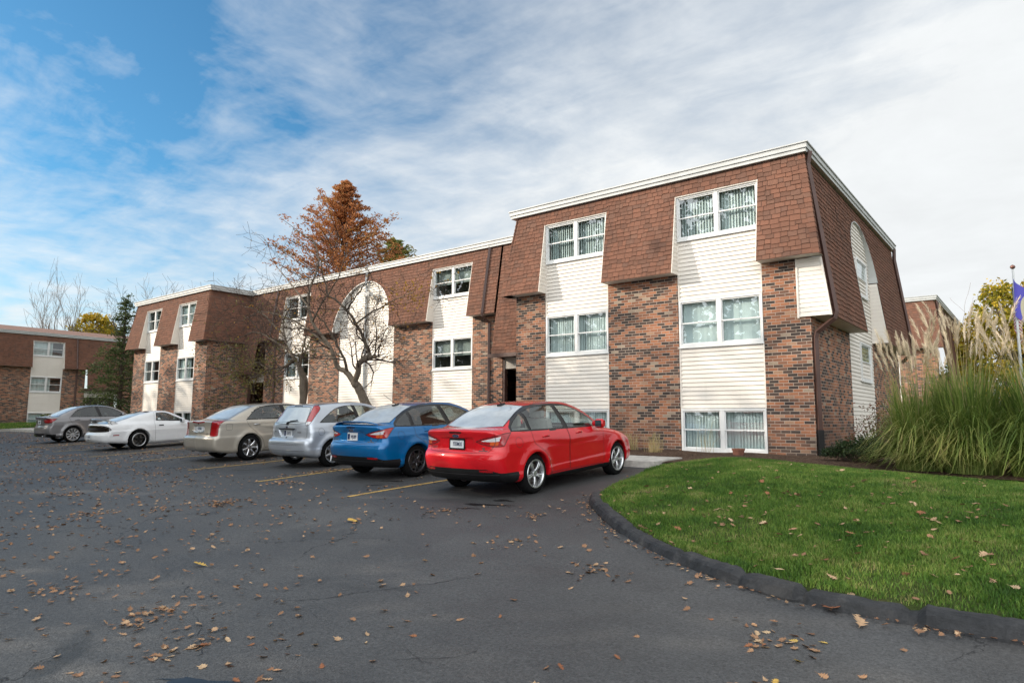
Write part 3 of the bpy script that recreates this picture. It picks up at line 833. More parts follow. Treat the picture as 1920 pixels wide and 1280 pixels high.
for i, (x, y0) in enumerate(((-8.93, 6.95), (-12.25, 7.3), (-15.72, 7.6), (-19.28, 7.8), (-22.6, 7.9), (-26.0, 8.0), (-29.4, 8.1))):
    b = MB(); n = 26; w = .052
    for k in range(n):
        ya, yb = y0 + (12.4 - y0) * k / n, y0 + (12.4 - y0) * (k + 1) / n
        za, zb = float(lot_z(np.array([x]), np.array([ya]))[0]) + .005, float(lot_z(np.array([x]), np.array([yb]))[0]) + .005
        b.poly([(x - w, ya, za), (x + w, ya, za), (x + w, yb, zb), (x - w, yb, zb)])
    tag(b.build('parking_line', M_YEL), kind='structure')

# pavement along the front of the stalls
b = MB()
for k in range(28):
    x0 = -48.5 + k * 1.508; x1 = x0 + 1.496
    x1 = min(x1, -6.32)
    if x1 - x0 < .2: break
    zz = gz(x0, 12.9) + .125
    b.prism([(x0, 12.62, zz), (x1, 12.62, zz), (x1, 13.98, zz + .03), (x0, 13.98, zz + .03)], (0, 0, -.3))
tag(b.build('pavement', M_CONC), kind='structure')

kp = [(-5.62, 9.02), (-5.20, 8.32), (-4.66, 7.70), (-4.10, 7.08), (-3.62, 6.62), (-3.1, 6.20), (-2.60, 5.88), (-2.1, 5.62), (-1.6, 5.45), (-1.0, 5.38), (-.4, 5.38), (.4, 5.42), (2, 5.55), (6, 6.0), (14, 7.2)]
KL = np.array(kp)
# smooth the kerb line
def resample(L, step):
    out = []
    for i in range(len(L) - 1):
        p0, p1, p2, p3 = L[max(i - 1, 0)], L[i], L[i + 1], L[min(i + 2, len(L) - 1)]
        k = max(1, int(np.linalg.norm(p2 - p1) / step))
        for j in range(k):
            t = j / k; out.append(.5 * ((2 * p1) + (p2 - p0) * t + (2 * p0 - 5 * p1 + 4 * p2 - p3) * t * t + (3 * p1 - p0 - 3 * p2 + p3) * t ** 3))
    return np.array(out + [L[-1]])
KS = resample(KL, .06)
b = MB(); n = len(KS); T = np.gradient(KS, axis=0); T /= np.linalg.norm(T, axis=1)[:, None]; NK = np.stack([-T[:, 1], T[:, 0]], 1)   # towards the lawn (left of travel)
arc = np.concatenate([[0], np.cumsum(np.linalg.norm(np.diff(KS, axis=0), axis=1))])
breaks = [1.25, 2.85, 4.15, 4.95, 5.55, 6.3, 7.1, 8.3, 9.6, 11]
kr = random.Random(4); ringp = None; wob = [kr.uniform(-1, 1) for _ in range(n)]
for i in range(n):
    near = min(abs(arc[i] - q) for q in breaks)
    seg = sum(arc[i] > q for q in breaks)
    hgt = .102 + .012 * math.sin(seg * 2.3) + .006 * wob[i]; off = .015 * math.sin(seg * 4.1)
    if near < .035: hgt *= .62; off += .03
    hgt *= min(1, .25 + arc[i] * 2.4)
    prof = [(0, -.05), (.006 + off, .012), (.026 + off, hgt * .70), (.05 + off, hgt * .93), (.09 + off, hgt), (.145, hgt * .98), (.170, hgt * .6), (.175, -.05)]
    ring = []
    for (o, h) in prof:
        q = KS[i] + NK[i] * (o + .006 * kr.uniform(-1, 1)); ring.append((q[0], q[1], gz(q[0], q[1]) + h + (.005 * kr.uniform(-1, 1) if h > .02 else 0)))
    if ringp:
        for a in range(len(prof) - 1): b.poly([ringp[a], ring[a], ring[a + 1], ringp[a + 1]])
    else: b.poly(ring)
    ringp = ring
tag(b.build('kerb', M_KERB), kind='structure')

# lawn
KC = KS[::5]
inner = (KS + NK * .145)[::5]
LAWN = np.concatenate([inner, np.array([(14.5, 13.2), (4, 13.0), (1.0, 12.85), (-.2, 12.95), (-1.6, 13.3), (-3.06, 14.0), (-4.4, 14.45), (-5.6, 14.5), (-6.3, 14.1), (-6.5, 13.4), (-6.42, 12.5), (-6.15, 11.6), (-5.95, 10.6), (-5.72, 9.7), (-5.55, 9.2)])])
def lawn_z(P):
    d = pdist(P, LAWN); ins = inside(P, LAWN)
    dk = pdist(P, KC[2:], False)
    h = np.where(dk < 1.2, .085, .09) * np.clip(.35 + d * 1.6, 0, 1)
    h = np.where(dk < .35, np.maximum(h, .08), h)
    left = np.clip((P[:, 0] + 6.4) / 1.2, 0, 1)
    h = h * (.45 + .55 * left) + .17 * np.clip(d / 2.4, 0, 1) ** 1.3 + .018 * np.sin(P[:, 0] * 1.9 + P[:, 1]) * np.sin(P[:, 1] * 1.7)
    return gzv(P[:, 0], P[:, 1]) + np.where(ins, h, -.03)
gx, gy = np.arange(-6.7, 14.4, .12), np.arange(5.3, 14.9, .12)
X, Y = np.meshgrid(gx, gy, indexing='ij'); P = np.stack([X.ravel(), Y.ravel()], 1); Z = lawn_z(P); ins = inside(P, LAWN) | (pdist(P, LAWN) < .13)
V = np.stack([P[:, 0], P[:, 1], Z], 1); ny = len(gy)
i = np.arange((len(gx) - 1) * (ny - 1)); a = (i // (ny - 1)) * ny + i % (ny - 1); Fq = np.stack([a, a + ny, a + ny + 1, a + 1], 1); Fq = Fq[ins[Fq].all(1)]
u, inv = np.unique(Fq, return_inverse=True)
tag(mesh_np('lawn', V[u], inv.reshape(Fq.shape), M_SOIL, smooth=True), kind='structure')

def blade_fn(nt, b):
    sx = nt.node('ShaderNodeSeparateXYZ', ins={0: uvn(nt)})
    p = geo(nt); big = nt.noise(p, .95, 4, .6, .5); mid = nt.noise(p, 3.6, 3)
    k = nt.math('ADD', nt.math('MULTIPLY', sx.outputs[0], .55), nt.math('ADD', nt.math('MULTIPLY', nt.math('SUBTRACT', big, .44), 1.6), nt.math('MULTIPLY', nt.math('SUBTRACT', mid, .5), 1.0)))
    c = nt.ramp(k, [(0, (.030, .080, .010)), (.3, (.072, .150, .018)), (.52, (.125, .205, .030)), (.72, (.19, .23, .055)), (.9, (.30, .25, .11))])
    nt.put(b.inputs['Base Color'], c)
M_BLADE = material('grass_blade', blade_fn, rough=.6, spec=.25)
M_BLADE.node_tree.nodes['Principled BSDF'].inputs['Subsurface Weight'].default_value = 0
def blades(name, pts, z, hmin, hmax, wid, mat, seed, lean=.55):
    r = np.random.default_rng(seed); n = len(pts)
    h = r.uniform(hmin, hmax, n); a = r.uniform(0, 2 * np.pi, n); ln = r.uniform(.05, lean, n) * h; da = r.uniform(0, 2 * np.pi, n)
    w = wid * r.uniform(.7, 1.4, n) / 2
    sx, sy = np.cos(a) * w, np.sin(a) * w; lx, ly = np.cos(da) * ln, np.sin(da) * ln
    V = np.zeros((n, 5, 3)); b0 = np.stack([pts[:, 0], pts[:, 1], z], 1)
    V[:, 0] = b0 - np.stack([sx, sy, 0 * sx], 1); V[:, 1] = b0 + np.stack([sx, sy, 0 * sx], 1)
    m = b0 + np.stack([lx * .35, ly * .35, h * .6], 1)
    V[:, 2] = m + np.stack([sx, sy, 0 * sx], 1) * .75; V[:, 3] = m - np.stack([sx, sy, 0 * sx], 1) * .75
    V[:, 4] = b0 + np.stack([lx, ly, h], 1)
    i = np.arange(n)[:, None] * 5
    F = [*(i + np.array([0, 1, 2, 3])).tolist()]; F2 = (i + np.array([3, 2, 4])).tolist()
    me = bpy.data.meshes.new(name); me.vertices.add(n * 5); me.vertices.foreach_set('co', V.astype(np.float32).ravel())
    loops = np.concatenate([i + np.array([0, 1, 2, 3]), i + np.array([3, 2, 4])], 1).astype(np.int32)
    me.loops.add(n * 7); me.loops.foreach_set('vertex_index', loops.ravel())
    st = (np.arange(n)[:, None] * 7 + np.array([0, 4])).astype(np.int32).ravel(); me.polygons.add(n * 2); me.polygons.foreach_set('loop_start', st); me.polygons.foreach_set('loop_total', np.tile(np.array([4, 3], np.int32), n))
    l = me.uv_layers.new(name='UVMap'); rv = r.random(n); uv = np.zeros((n, 7, 2), np.float32); uv[:, :, 0] = rv[:, None]; uv[:, :, 1] = np.array([0, 0, .6, .6, .6, .6, 1]); l.data.foreach_set('uv', uv.ravel())
    me.update(calc_edges=True); me.materials.append(mat)
    o = bpy.data.objects.new(name, me); link(o); tag(o, kind='stuff')
    return o
r_ = np.random.default_rng(5)
C = np.stack([r_.uniform(-6.6, 6.5, 980000), r_.uniform(5.35, 14.6, 980000)], 1)
C = C[inside(C, LAWN)]; dist = np.hypot(C[:, 0], C[:, 1])
fwd = C @ np.array([-.6237, .7816]); rt = C @ np.array([.7816, .6237]); vis = (rt / np.maximum(fwd, .1) < .86)
edge = pdist(C, LAWN); thin = np.clip(edge / .12, .18, 1)
bare = np.sin(C[:, 0] * 2.3 + 1.7 * np.sin(C[:, 1] * 1.1)) * np.sin(C[:, 1] * 2.1 + 1.3 * np.sin(C[:, 0] * .9)); thin = thin * np.where(bare > .55, .45, 1)
keep = vis & (r_.random(len(C)) < np.clip((7.0 / dist) ** 1.2, 0, 1) * thin)
C = C[keep]
blades('grass', C, lawn_z(C), .016, .050, .0055, M_BLADE, 9, .9)

# bark beds
def bed(name, poly, zf, mat):
    poly = np.array(poly, float); lo, hi = poly.min(0), poly.max(0)
    gx, gy = np.arange(lo[0], hi[0] + .2, .2), np.arange(lo[1], hi[1] + .2, .2); X, Y = np.meshgrid(gx, gy, indexing='ij'); P = np.stack([X.ravel(), Y.ravel()], 1)
    V = np.stack([P[:, 0], P[:, 1], zf(P)], 1); ny = len(gy); i = np.arange((len(gx) - 1) * (ny - 1)); a = (i // (ny - 1)) * ny + i % (ny - 1); F = np.stack([a, a + ny, a + ny + 1, a + 1], 1)
    F = F[inside(V[F].mean(1)[:, :2], poly)]; u, inv = np.unique(F, return_inverse=True)
    return tag(mesh_np(name, V[u], inv.reshape(F.shape), mat, smooth=True), kind='structure')
mz = lambda P: np.minimum(gzv(P[:, 0], P[:, 1]) + .085, .40) + .02 * np.sin(P[:, 0] * 3.1) * np.sin(P[:, 1] * 2.7 + 1)
bed('mulch_bed', [(-12.4, 13.95), (-6.5, 13.95), (-6.4, 12.95), (-5.7, 13.3), (-4.4, 13.5), (-3.06, 13.45), (-1.6, 13.1), (-.2, 12.85), (1.0, 12.75), (4, 12.9), (9, 13), (9, 17.5), (-3.0, 17.5), (-3.6, 26), (-4.1, 26), (-4.1, 16.3), (-12.4, 16.3)], mz, M_MULCH)
bed('mulch_bed', [(-48, 13.95), (-12.4, 13.95), (-12.4, 18.6), (-48, 18.6)], lambda P: np.minimum(gzv(P[:, 0], P[:, 1]) + .08, .42) + .015 * np.sin(P[:, 0] * 3.1), M_MULCH)
# far verge in front of the end block
b = MB(); b.poly([(-62, -10, gz(-62, -10) + .15), (-49.2, -10, gz(-49, -10) + .12), (-49.2, 13.3, gz(-49, 13.3) + .12), (-62, 13.3, .50)]); b.poly([(-62, 13.3, .50), (-49.2, 13.3, gz(-49, 13.3) + .12), (-44, 30, .5), (-62, 30, .55)])
tag(b.build('verge', M_SOIL), kind='structure')
b = MB()
for k in range(24):
    ya, yb = -10 + k, -9.02 + k
    b.prism([(-49.2, ya, gz(-49, ya) + .14), (-49.0, ya, gz(-49, ya) + .14), (-49.0, yb, gz(-49, yb) + .14), (-49.2, yb, gz(-49, yb) + .14)], (0, 0, -.25))
tag(b.build('kerb', M_CONC), kind='structure')
Cv = np.stack([r_.uniform(-61.5, -49.3, 26000), r_.uniform(0, 20, 26000)], 1)
blades('grass', Cv, gzv(Cv[:, 0], Cv[:, 1]) + .13, .06, .16, .03, M_BLADE, 19)
# planted end of the island behind the grey saloon
isl = np.array([(-40.6, 11.6), (-39.0, 11.2), (-37.2, 11.5), (-36.6, 12.6), (-40.8, 12.62)])
b = MB(); b.prism([(q[0], q[1], gz(q[0], q[1]) + .12) for q in isl], (0, 0, -.2)); tag(b.build('island', M_SOIL), kind='structure')
Ci = np.stack([r_.uniform(-41, -36.5, 6000), r_.uniform(11.1, 12.7, 6000)], 1); Ci = Ci[inside(Ci, isl)]
blades('grass', Ci, gzv(Ci[:, 0], Ci[:, 1]) + .1, .06, .18, .02, M_BLADE, 21)

# ------------------------------------------------------------------ fallen leaves
def leaf_mesh(kind, seed):
    r = random.Random(seed)
    if kind == 'oak':
        half = [(0, .0), (.07, .10), (.05, .17), (.20, .27), (.10, .36), (.30, .50), (.13, .58), (.34, .74), (.14, .78), (.17, .92), (.0, 1.0)]
    elif kind == 'maple':
        half = [(0, .0), (.05, .12), (.30, .02), (.22, .18), (.52, .34), (.34, .40), (.44, .62), (.22, .56), (.20, .70), (.10, .68), (.0, 1.0)]
    else:
        half = [(0, 0), (.10, .15), (.20, .38), (.22, .55), (.16, .78), (.06, .93), (0, 1)]
    curl = r.uniform(.1, .8); fold = r.uniform(.05, .5); tw = r.uniform(-.5, .5)
    V = []; F = []
    def P(x, y):
        x *= r.uniform(.9, 1.1)
        z = fold * abs(x) * .7 + curl * (y - .45) ** 2 * .55 + tw * x * y * .8 + r.uniform(-.02, .02)
        return (x, y - .5, z)
    mid = [P(0, y) for _, y in half]
    L = [P(-x, y) for x, y in half]; Rr = [P(x, y) for x, y in half]
    V = mid + L + Rr; n = len(half)
    for i in range(n - 1):
        for o, fl in ((n, 0), (2 * n, 1)):
            q = [i, i + 1, o + i + 1, o + i]; F.append(q if fl else q[::-1])
    b = len(V); V += [(-.012, -.5, V[0][2]), (.012, -.5, V[0][2]), (.008 + tw * .1, -.80, .08), (-.004 + tw * .1, -.80, .08)]; F.append([b, b + 1, b + 2, b + 3])
    zmin = min(v[2] for v in V)
    V = [(x, y, z - zmin) for x, y, z in V]
    return V, F
def leaf_mat(name, a, c_):
    def fn(nt, b):
        oi = nt.node('ShaderNodeObjectInfo'); n = nt.noise(objc(nt), 4, 4, .7)
        c = nt.mix(nt.math('ADD', nt.math('MULTIPLY', oi.outputs['Random'], .7), nt.math('MULTIPLY', n, .3)), a, c_)
        nt.put(b.inputs['Base Color'], nt.mix(1.0, c, nt.mapr(n, .25, .75, .65, 1.25), 'MULTIPLY'))
    return material(name, fn, rough=.7, spec=.3)
L_BROWN = leaf_mat('leaf_brown', (.17, .078, .042), (.40, .235, .13))
L_TAN = leaf_mat('leaf_tan', (.42, .26, .15), (.50, .36, .22))
L_YEL = leaf_mat('leaf_yellow', (.50, .30, .07), (.58, .40, .10))
L_RUST = leaf_mat('leaf_rust', (.22, .08, .038), (.31, .14, .065))
LM = []
for k, kd in enumerate(('oak', 'oak', 'oak', 'maple', 'oval', 'oak', 'maple')):
    V, F = leaf_mesh(kd, 40 + k); me = bpy.data.meshes.new('leaf'); me.from_pydata(V, [], F); me.update(); LM.append((kd, me))
def mat_copy(me, m):
    k = (me.name, m.name)
    if k not in MCOPY:
        c = me.copy(); c.materials.clear(); c.materials.append(m); MCOPY[k] = c
    return MCOPY[k]
MCOPY = {}
lr = random.Random(77)
def put_leaf(x, y, z, size, m, kd=None, label=None, group=None, tilt=.35, yaw=None, rx=None):
    kd_, me = lr.choice([t for t in LM if kd is None or t[0] == kd])
    o = bpy.data.objects.new('fallen_leaf', mat_copy(me, m)); link(o)
    o.location = (x, y, z); o.rotation_euler = (lr.uniform(-tilt, tilt) if rx is None else rx, lr.uniform(-tilt, tilt), lr.uniform(0, 6.28) if yaw is None else yaw); o.scale = (size,) * 3
    tag(o, label, 'leaf', group); return o
def stall_free(x, y):
    for cx in (-7.37, -10.72, -13.86, -17.52, -25.05, -32.15):
        if abs(x - cx) < 1.05 and y > 7.6: return False
    return True
LOTG, LAWNG = 'dry leaves scattered on the asphalt', 'fallen leaves lying in the grass'
# the single leaves one can point to
SPEC = [(1697, 1153, .155, L_TAN, 'maple', 'pale tan star shaped leaf propped upright against the tarred kerb', 1.1),
        (1597, 1132, .15, L_TAN, 'oak', 'tan lobed leaf leaning on the kerb face beside a rust coloured leaf', 1.2),
        (1555, 1141, .20, L_RUST, 'oak', 'large curled rust coloured leaf on the asphalt just off the kerb', .1),
        (1613, 1171, .16, L_TAN, 'oak', 'tan leaf lying flat on the asphalt below the large rust leaf by the kerb', .1),
        (1440, 1109, .14, L_TAN, 'maple', 'tan leaf resting against the foot of the kerb at a crack', .5),
        (376, 1060, .15, L_YEL, 'oak', 'yellow leaf on the open asphalt with a brown leaf beside it', .2),
        (661, 978, .20, L_YEL, 'oval', 'flat yellow leaf out in the driving lane behind the blue car', .1)]
for (px_, py_, s_, m, kd, lab, rx) in SPEC:
    g = px_ground(px_, py_); put_leaf(g[0], g[1], gz(g[0], g[1]) + .012, s_, m, kd, lab, None, .25, None, rx)
cand = []
er = np.random.default_rng(123)
E_ = np.stack([er.uniform(-46, -.3, 56000), er.uniform(1.2, 13, 56000)], 1)
f_ = E_ @ np.array([-.6237, .7816]); q_ = (E_ @ np.array([.7816, .6237])) / np.maximum(f_, .1)
E_ = E_[(f_ > 2.6) & (np.abs(q_) < .80)]
E_ = E_[~inside(E_, LAWN)]; kd_ = pdist(E_, KC, False); E_, kd_ = E_[kd_ > .05], kd_[kd_ > .05]
ok = np.array([stall_free(x, y) for x, y in E_]); E_, kd_ = E_[ok], kd_[ok]
sd_ = (E_ @ np.array([.7816, .6237])) / (E_ @ np.array([-.6237, .7816]))
den = (.17 + 1.0 * np.clip((-sd_ - .05) / .6, 0, 1)) * (.55 + .9 * (np.sin(E_[:, 0] * 1.3 + E_[:, 1] * .7) * np.sin(E_[:, 1] * 1.9 - E_[:, 0] * .35) + 1) / 2)
den += np.where(kd_ < .25, .9, 0)                     # they drift up on the left and along the kerb
E_ = E_[er.random(len(E_)) < den * 1.1][:9000]
hp = E_[er.integers(0, len(E_), 60)]; sel = er.random(len(E_)) < .28; jj = er.integers(0, 60, len(E_)); E_[sel] = hp[jj[sel]] + er.normal(0, .16, (sel.sum(), 2))
E_ = E_[~inside(E_, LAWN) & (pdist(E_, KC, False) > .05) & np.array([stall_free(x, y) for x, y in E_])]
cand = [(math.hypot(x, y), x, y) for x, y in E_]
cand.sort()
# keep the density of the photograph: thin with distance is natural, but the nearest metres hold few
acc = []
for d_, x, y in cand:
    if lr.random() < (1.0 if d_ > 9 else .85): acc.append((x, y))
near, rest = acc[:205], acc[205:]
def pick():
    t = lr.random(); return L_BROWN if t < .62 else L_TAN if t < .88 else L_RUST if t < .975 else L_YEL
for x, y in near:
    put_leaf(x, y, float(lot_z(np.array([x]), np.array([y]))[0]) + .004, lr.uniform(.040, .080), pick(), None, 'small dry brown or tan leaf lying on the open asphalt, one of many scattered there', LOTG)
def leaf_stuff(name, pts, zf, smin, smax_):
    for m in (L_BROWN, L_TAN):
        V = []; F = []
        for (x, y) in pts:
            if (m is L_TAN) != (lr.random() < .3): continue
            kd_, me = lr.choice(LM); s_ = lr.uniform(smin, smax_); E_ = Euler((lr.uniform(-.4, .4), lr.uniform(-.4, .4), lr.uniform(0, 6.28))).to_matrix(); b = len(V); z = zf(x, y)
            for v in me.vertices: q = E_ @ v.co * s_; V.append((q.x + x, q.y + y, q.z + z + .006))
            F += [[b + k for k in p.vertices] for p in me.polygons]
        tag(mesh_np(name, V, F, m), kind='stuff')
leaf_stuff('leaf_litter', rest, lambda x, y: gz(x, y) + .008, .030, .075)
E_ = np.stack([er.uniform(-6, 5, 9000), er.uniform(5.5, 12.8, 9000)], 1)
f_ = E_ @ np.array([-.6237, .7816]); q_ = E_ @ np.array([.7816, .6237]); E_ = E_[inside(E_, LAWN) & (q_ / np.maximum(f_, .1) < .8)]
E_ = E_[er.random(len(E_)) < .22 + .8 * np.exp(-((np.hypot(E_[:, 0], E_[:, 1]) - 7.6) / 1.9) ** 2)][:88]
for (x, y), z in zip(E_, lawn_z(E_)):
    put_leaf(x, y, float(z) + .03, lr.uniform(.055, .105), lr.choice((L_TAN, L_TAN, L_RUST, L_BROWN)), None, 'small dry leaf caught among the lawn blades, one of many scattered there', LAWNG, .5)
E_ = np.stack([er.uniform(-6.2, 6, 14000), er.uniform(5.5, 13.2, 14000)], 1); E_ = E_[inside(E_, LAWN)]
E_ = E_[er.random(len(E_)) < .25 + .75 * np.exp(-((np.hypot(E_[:, 0], E_[:, 1]) - 7.6) / 2.2) ** 2)][:620]
ZL = {tuple(p): float(z) + .022 for p, z in zip(E_, lawn_z(E_))}
leaf_stuff('leaf_litter', [tuple(p) for p in E_], lambda x, y: ZL[(x, y)], .03, .075)
pts = []
while len(pts) < 460:
    i = lr.randrange(len(KS)); o = lr.uniform(-.10, -.005) if lr.random() < .8 else lr.uniform(.2, .3)
    q = KS[i] + NK[i] * o
    if q[0] < 4: pts.append((q[0], q[1]))
leaf_stuff('leaf_litter', pts, lambda x, y: gz(x, y) + .008, .015, .05)
# long opened seams in the tarmac
M_CRACK = plain('crack_tar', (.012, .012, .013), .6, .3, 30)
for pl_ in ([(0, 905), (110, 950), (230, 1010), (310, 1065), (345, 1095)], [(300, 1042), (385, 1075), (450, 1100), (540, 1132), (640, 1170), (745, 1210), (800, 1240)], [(530, 1126), (620, 1120), (700, 1108), (800, 1098), (900, 1080)], [(470, 925), (560, 945), (700, 965), (800, 985), (930, 1000), (1010, 1010)], [(745, 1238), (840, 1236), (900, 1222)], [(345, 1095), (360, 1140), (372, 1180), (365, 1230)]):
    W_ = [px_ground(*p)[:2] for p in pl_]; L_ = resample(np.array(W_), .05); b = MB(); kr2 = random.Random(int(pl_[0][0]) + 3); prev = None; wx = 0; wy = 0
    for q in L_:
        wx = wx * .8 + kr2.uniform(-.018, .018); wy = wy * .8 + kr2.uniform(-.018, .018); w_ = kr2.uniform(.001, .006)
        z = float(lot_z(np.array([q[0] + wx]), np.array([q[1] + wy]))[0]) + .004
        cur = ((q[0] + wx - w_, q[1] + wy, z), (q[0] + wx + w_, q[1] + wy, z))
        if prev: b.poly([prev[0], prev[1], cur[1], cur[0]])
        prev = cur
    tag(b.build('road_crack', M_CRACK), kind='structure')

# dark drips behind the red car and in the stalls
M_STAIN = plain('oil_stain', (.013, .013, .014), .35, .3, 14)
def stain(px, py, L, w, seed, ang=0.0):
    r = random.Random(seed); g = px_ground(px, py); n = 26; b = MB(); pts = []
    for k in range(n):
        a = 2 * math.pi * k / n; rr = r.uniform(.62, 1.15); x, y = L * math.cos(a) * rr, w * math.sin(a) * rr * (1 + .5 * math.sin(3 * a + seed))
        X_, Y_ = g[0] + x * math.cos(ang) - y * math.sin(ang), g[1] + x * math.sin(ang) + y * math.cos(ang)
        pts.append((X_, Y_, float(lot_z(np.array([X_]), np.array([Y_]))[0]) + .003))
    c = (g[0], g[1], float(lot_z(np.array([g[0]]), np.array([g[1]]))[0]) + .003)
    for k in range(n): b.poly([c, pts[k], pts[(k + 1) % n]])
    tag(b.build('oil_stain', M_STAIN), kind='structure')
for q in ((915, 946, .42, .07, 1, .35), (945, 938, .16, .08, 2, .2), (880, 953, .22, .025, 3, .4), (735, 902, .30, .06, 4, .3), (700, 910, .2, .03, 5, .3), (455, 880, .3, .10, 6, .4), (380, 1277, .30, .05, 7, .5)): stain(*q)
# ------------------------------------------------------------------ cars: bodies carved from side, plan and section curves, panels split along real shut lines
def flake(name, color, metal=.35, rough=.28):
    def fn(nt, b):
        n = nt.noise(objc(nt), 2.2, 4, .6)
        g = nt.node('ShaderNodeNewGeometry')
        c = nt.mix(1.0, color, nt.mapr(n, .3, .7, .93, 1.05), 'MULTIPLY')
        c = nt.mix(g.outputs['Backfacing'], c, (.13, .13, .125))       # unpainted lining on the inner face
        nt.put(b.inputs['Base Color'], c)
        # road dust makes the lacquer a little uneven
        nt.put(b.inputs['Roughness'], nt.mapr(nt.noise(objc(nt), 9, 5, .7), .3, .8, rough, rough + .12))
    return material(name, fn, metal=metal, coat=1.0, coatr=.03, spec=.15)
P_RED = flake('paint_red', (.56, .006, .013), .10)
P_BLUE = flake('paint_blue', (.000, .125, .34), .25)
P_SILVER = flake('paint_silver', (.52, .56, .62), .55, .3)
P_TAN = flake('paint_champagne', (.50, .455, .39), .45, .3)
P_WHITE = flake('paint_white', (.80, .81, .83), .0, .3)
P_GREY = flake('paint_grey', (.255, .25, .26), .55, .3)
M_TRIM = plain('black_trim', (.012, .012, .013), .35, .15, 4)
M_PLAST = plain('black_plastic', (.009, .009, .010), .5, .2, 9, spec=.3)
M_TYRE = plain('tyre_rubber', (.007, .007, .0075), .9, .25, 20, spec=.12)
M_ALLOY = plain('alloy', (.62, .63, .65), .28, .05, 4, metal=.85)
M_ALLOYD = plain('alloy_dark', (.10, .10, .11), .3, .1, 4, metal=.8)
M_BLKRIM = plain('black_alloy', (.010, .010, .010), .3, .1, 4, metal=.3)
M_CHROME = material('chrome', color=(.78, .78, .80), rough=.10, metal=1.0)
M_MIRG = material('mirror_glass', color=(.10, .13, .15), rough=.05, metal=1.0)
M_DISC = plain('brake_disc', (.12, .11, .10), .5, .2, 12, metal=.7)
M_SEAT = plain('seat_fabric', (.055, .052, .05), .9, .2, 8)
M_SEATL = plain('seat_pale', (.34, .33, .31), .8, .15, 8)
def lens_fn(col, gloss=.05):
    def fn(nt, b):
        w = nt.node('ShaderNodeTexWave', wave_type='BANDS', bands_direction='Z', ins={'Vector': objc(nt), 'Scale': 14.0, 'Distortion': .4})
        nt.put(b.inputs['Base Color'], nt.mix(1.0, col, nt.mapr(w.outputs[1], 0, 1, .72, 1.1), 'MULTIPLY'))
    return fn
M_LENS = material('red_lens', lens_fn((.36, .003, .008)), rough=.12, coat=1.0, coatr=.02)
M_LENSD = material('smoked_lens', lens_fn((.012, .006, .006)), rough=.1, coat=1.0, coatr=.02)
M_LENSW = material('clear_lens', lens_fn((.74, .74, .76)), rough=.15, coat=1.0, coatr=.02)
M_LENSO = material('amber_lens', lens_fn((.62, .10, .02)), rough=.15, coat=1.0, coatr=.02)
M_CGLASS = material('car_glass', glass_fn((.86, .92, .89), .05))
M_CGLASSD = material('tinted_car_glass', glass_fn((.40, .44, .43), .05))
def sky_sheen_fn(tint, k, refl):
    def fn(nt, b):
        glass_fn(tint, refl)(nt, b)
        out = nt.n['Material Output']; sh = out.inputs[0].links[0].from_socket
        df = nt.node('ShaderNodeBsdfDiffuse', ins={0: (.78, .82, .84)})  # white layer paints the reflection of bright sky onto the rear glass
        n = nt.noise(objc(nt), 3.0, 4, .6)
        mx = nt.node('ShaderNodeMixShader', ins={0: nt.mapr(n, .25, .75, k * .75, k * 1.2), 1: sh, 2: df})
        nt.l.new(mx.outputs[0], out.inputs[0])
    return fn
M_RGLASS = material('sky_sheen_rear_glass', sky_sheen_fn((.30, .36, .36), .42, .28))
M_PLATE = plain('number_plate_face', (.66, .68, .70), .4, .05, 20)
M_INK = material('plate_ink', color=(.02, .03, .08), rough=.5)
M_BADGE = material('badge_blue', color=(.015, .03, .10), rough=.2, coat=1.0)

def crom(pts, closed=True, step=.03):
    """Catmull-Rom through points; a point given as (x, z, 1) is a sharp corner"""
    P = [np.array(p[:2], float) for p in pts]; S = [len(p) > 2 for p in pts]; n = len(P); out = []
    for i in range(n if closed else n - 1):
        p1, p2 = P[i], P[(i + 1) % n]
        p0 = P[(i - 1) % n] if (closed or i > 0) else p1
        p3 = P[(i + 2) % n] if (closed or i + 2 < n) else p2
        if S[i]: p0 = p1 - (p2 - p1)
        if S[(i + 1) % n]: p3 = p2 + (p2 - p1)
        k = max(2, int(np.linalg.norm(p2 - p1) / step))
        # centripetal-ish tangents keep short and long spans from overshooting
        d0, d1, d2 = (max(np.linalg.norm(b - a) ** .5, 1e-4) for a, b in ((p0, p1), (p1, p2), (p2, p3)))
        m1 = ((p1 - p0) / d0 - (p2 - p0) / (d0 + d1) + (p2 - p1) / d1) * d1
        m2 = ((p2 - p1) / d1 - (p3 - p1) / (d1 + d2) + (p3 - p2) / d2) * d1
        for j in range(k):
            t = j / k
            out.append((2 * t ** 3 - 3 * t ** 2 + 1) * p1 + (t ** 3 - 2 * t ** 2 + t) * m1 + (-2 * t ** 3 + 3 * t ** 2) * p2 + (t ** 3 - t ** 2) * m2)
    if not closed: out.append(P[-1])
    return np.array(out)

def sdpoly(Pt, poly):
    """signed distance of points (n,2) to a closed polygon, negative inside"""
    x, z = Pt[:, 0], Pt[:, 1]
    d = np.full(len(Pt), 1e9); ins = np.zeros(len(Pt), bool)
    A = poly; B = np.roll(poly, -1, 0)
    for (ax, az), (bx, bz) in zip(A, B):
        ex, ez = bx - ax, bz - az; wx, wz = x - ax, z - az
        L = ex * ex + ez * ez
        if L < 1e-12: continue
        t = np.clip((wx * ex + wz * ez) / L, 0, 1)
        d = np.minimum(d, (wx - ex * t) ** 2 + (wz - ez * t) ** 2)
        c = ((az <= z) & (bz > z)) | ((bz <= z) & (az > z))
        with np.errstate(divide='ignore', invalid='ignore'):
            xc = ax + (z - az) / (bz - az) * ex
        ins ^= c & (x < xc)
    return np.where(ins, -1, 1) * np.sqrt(d)

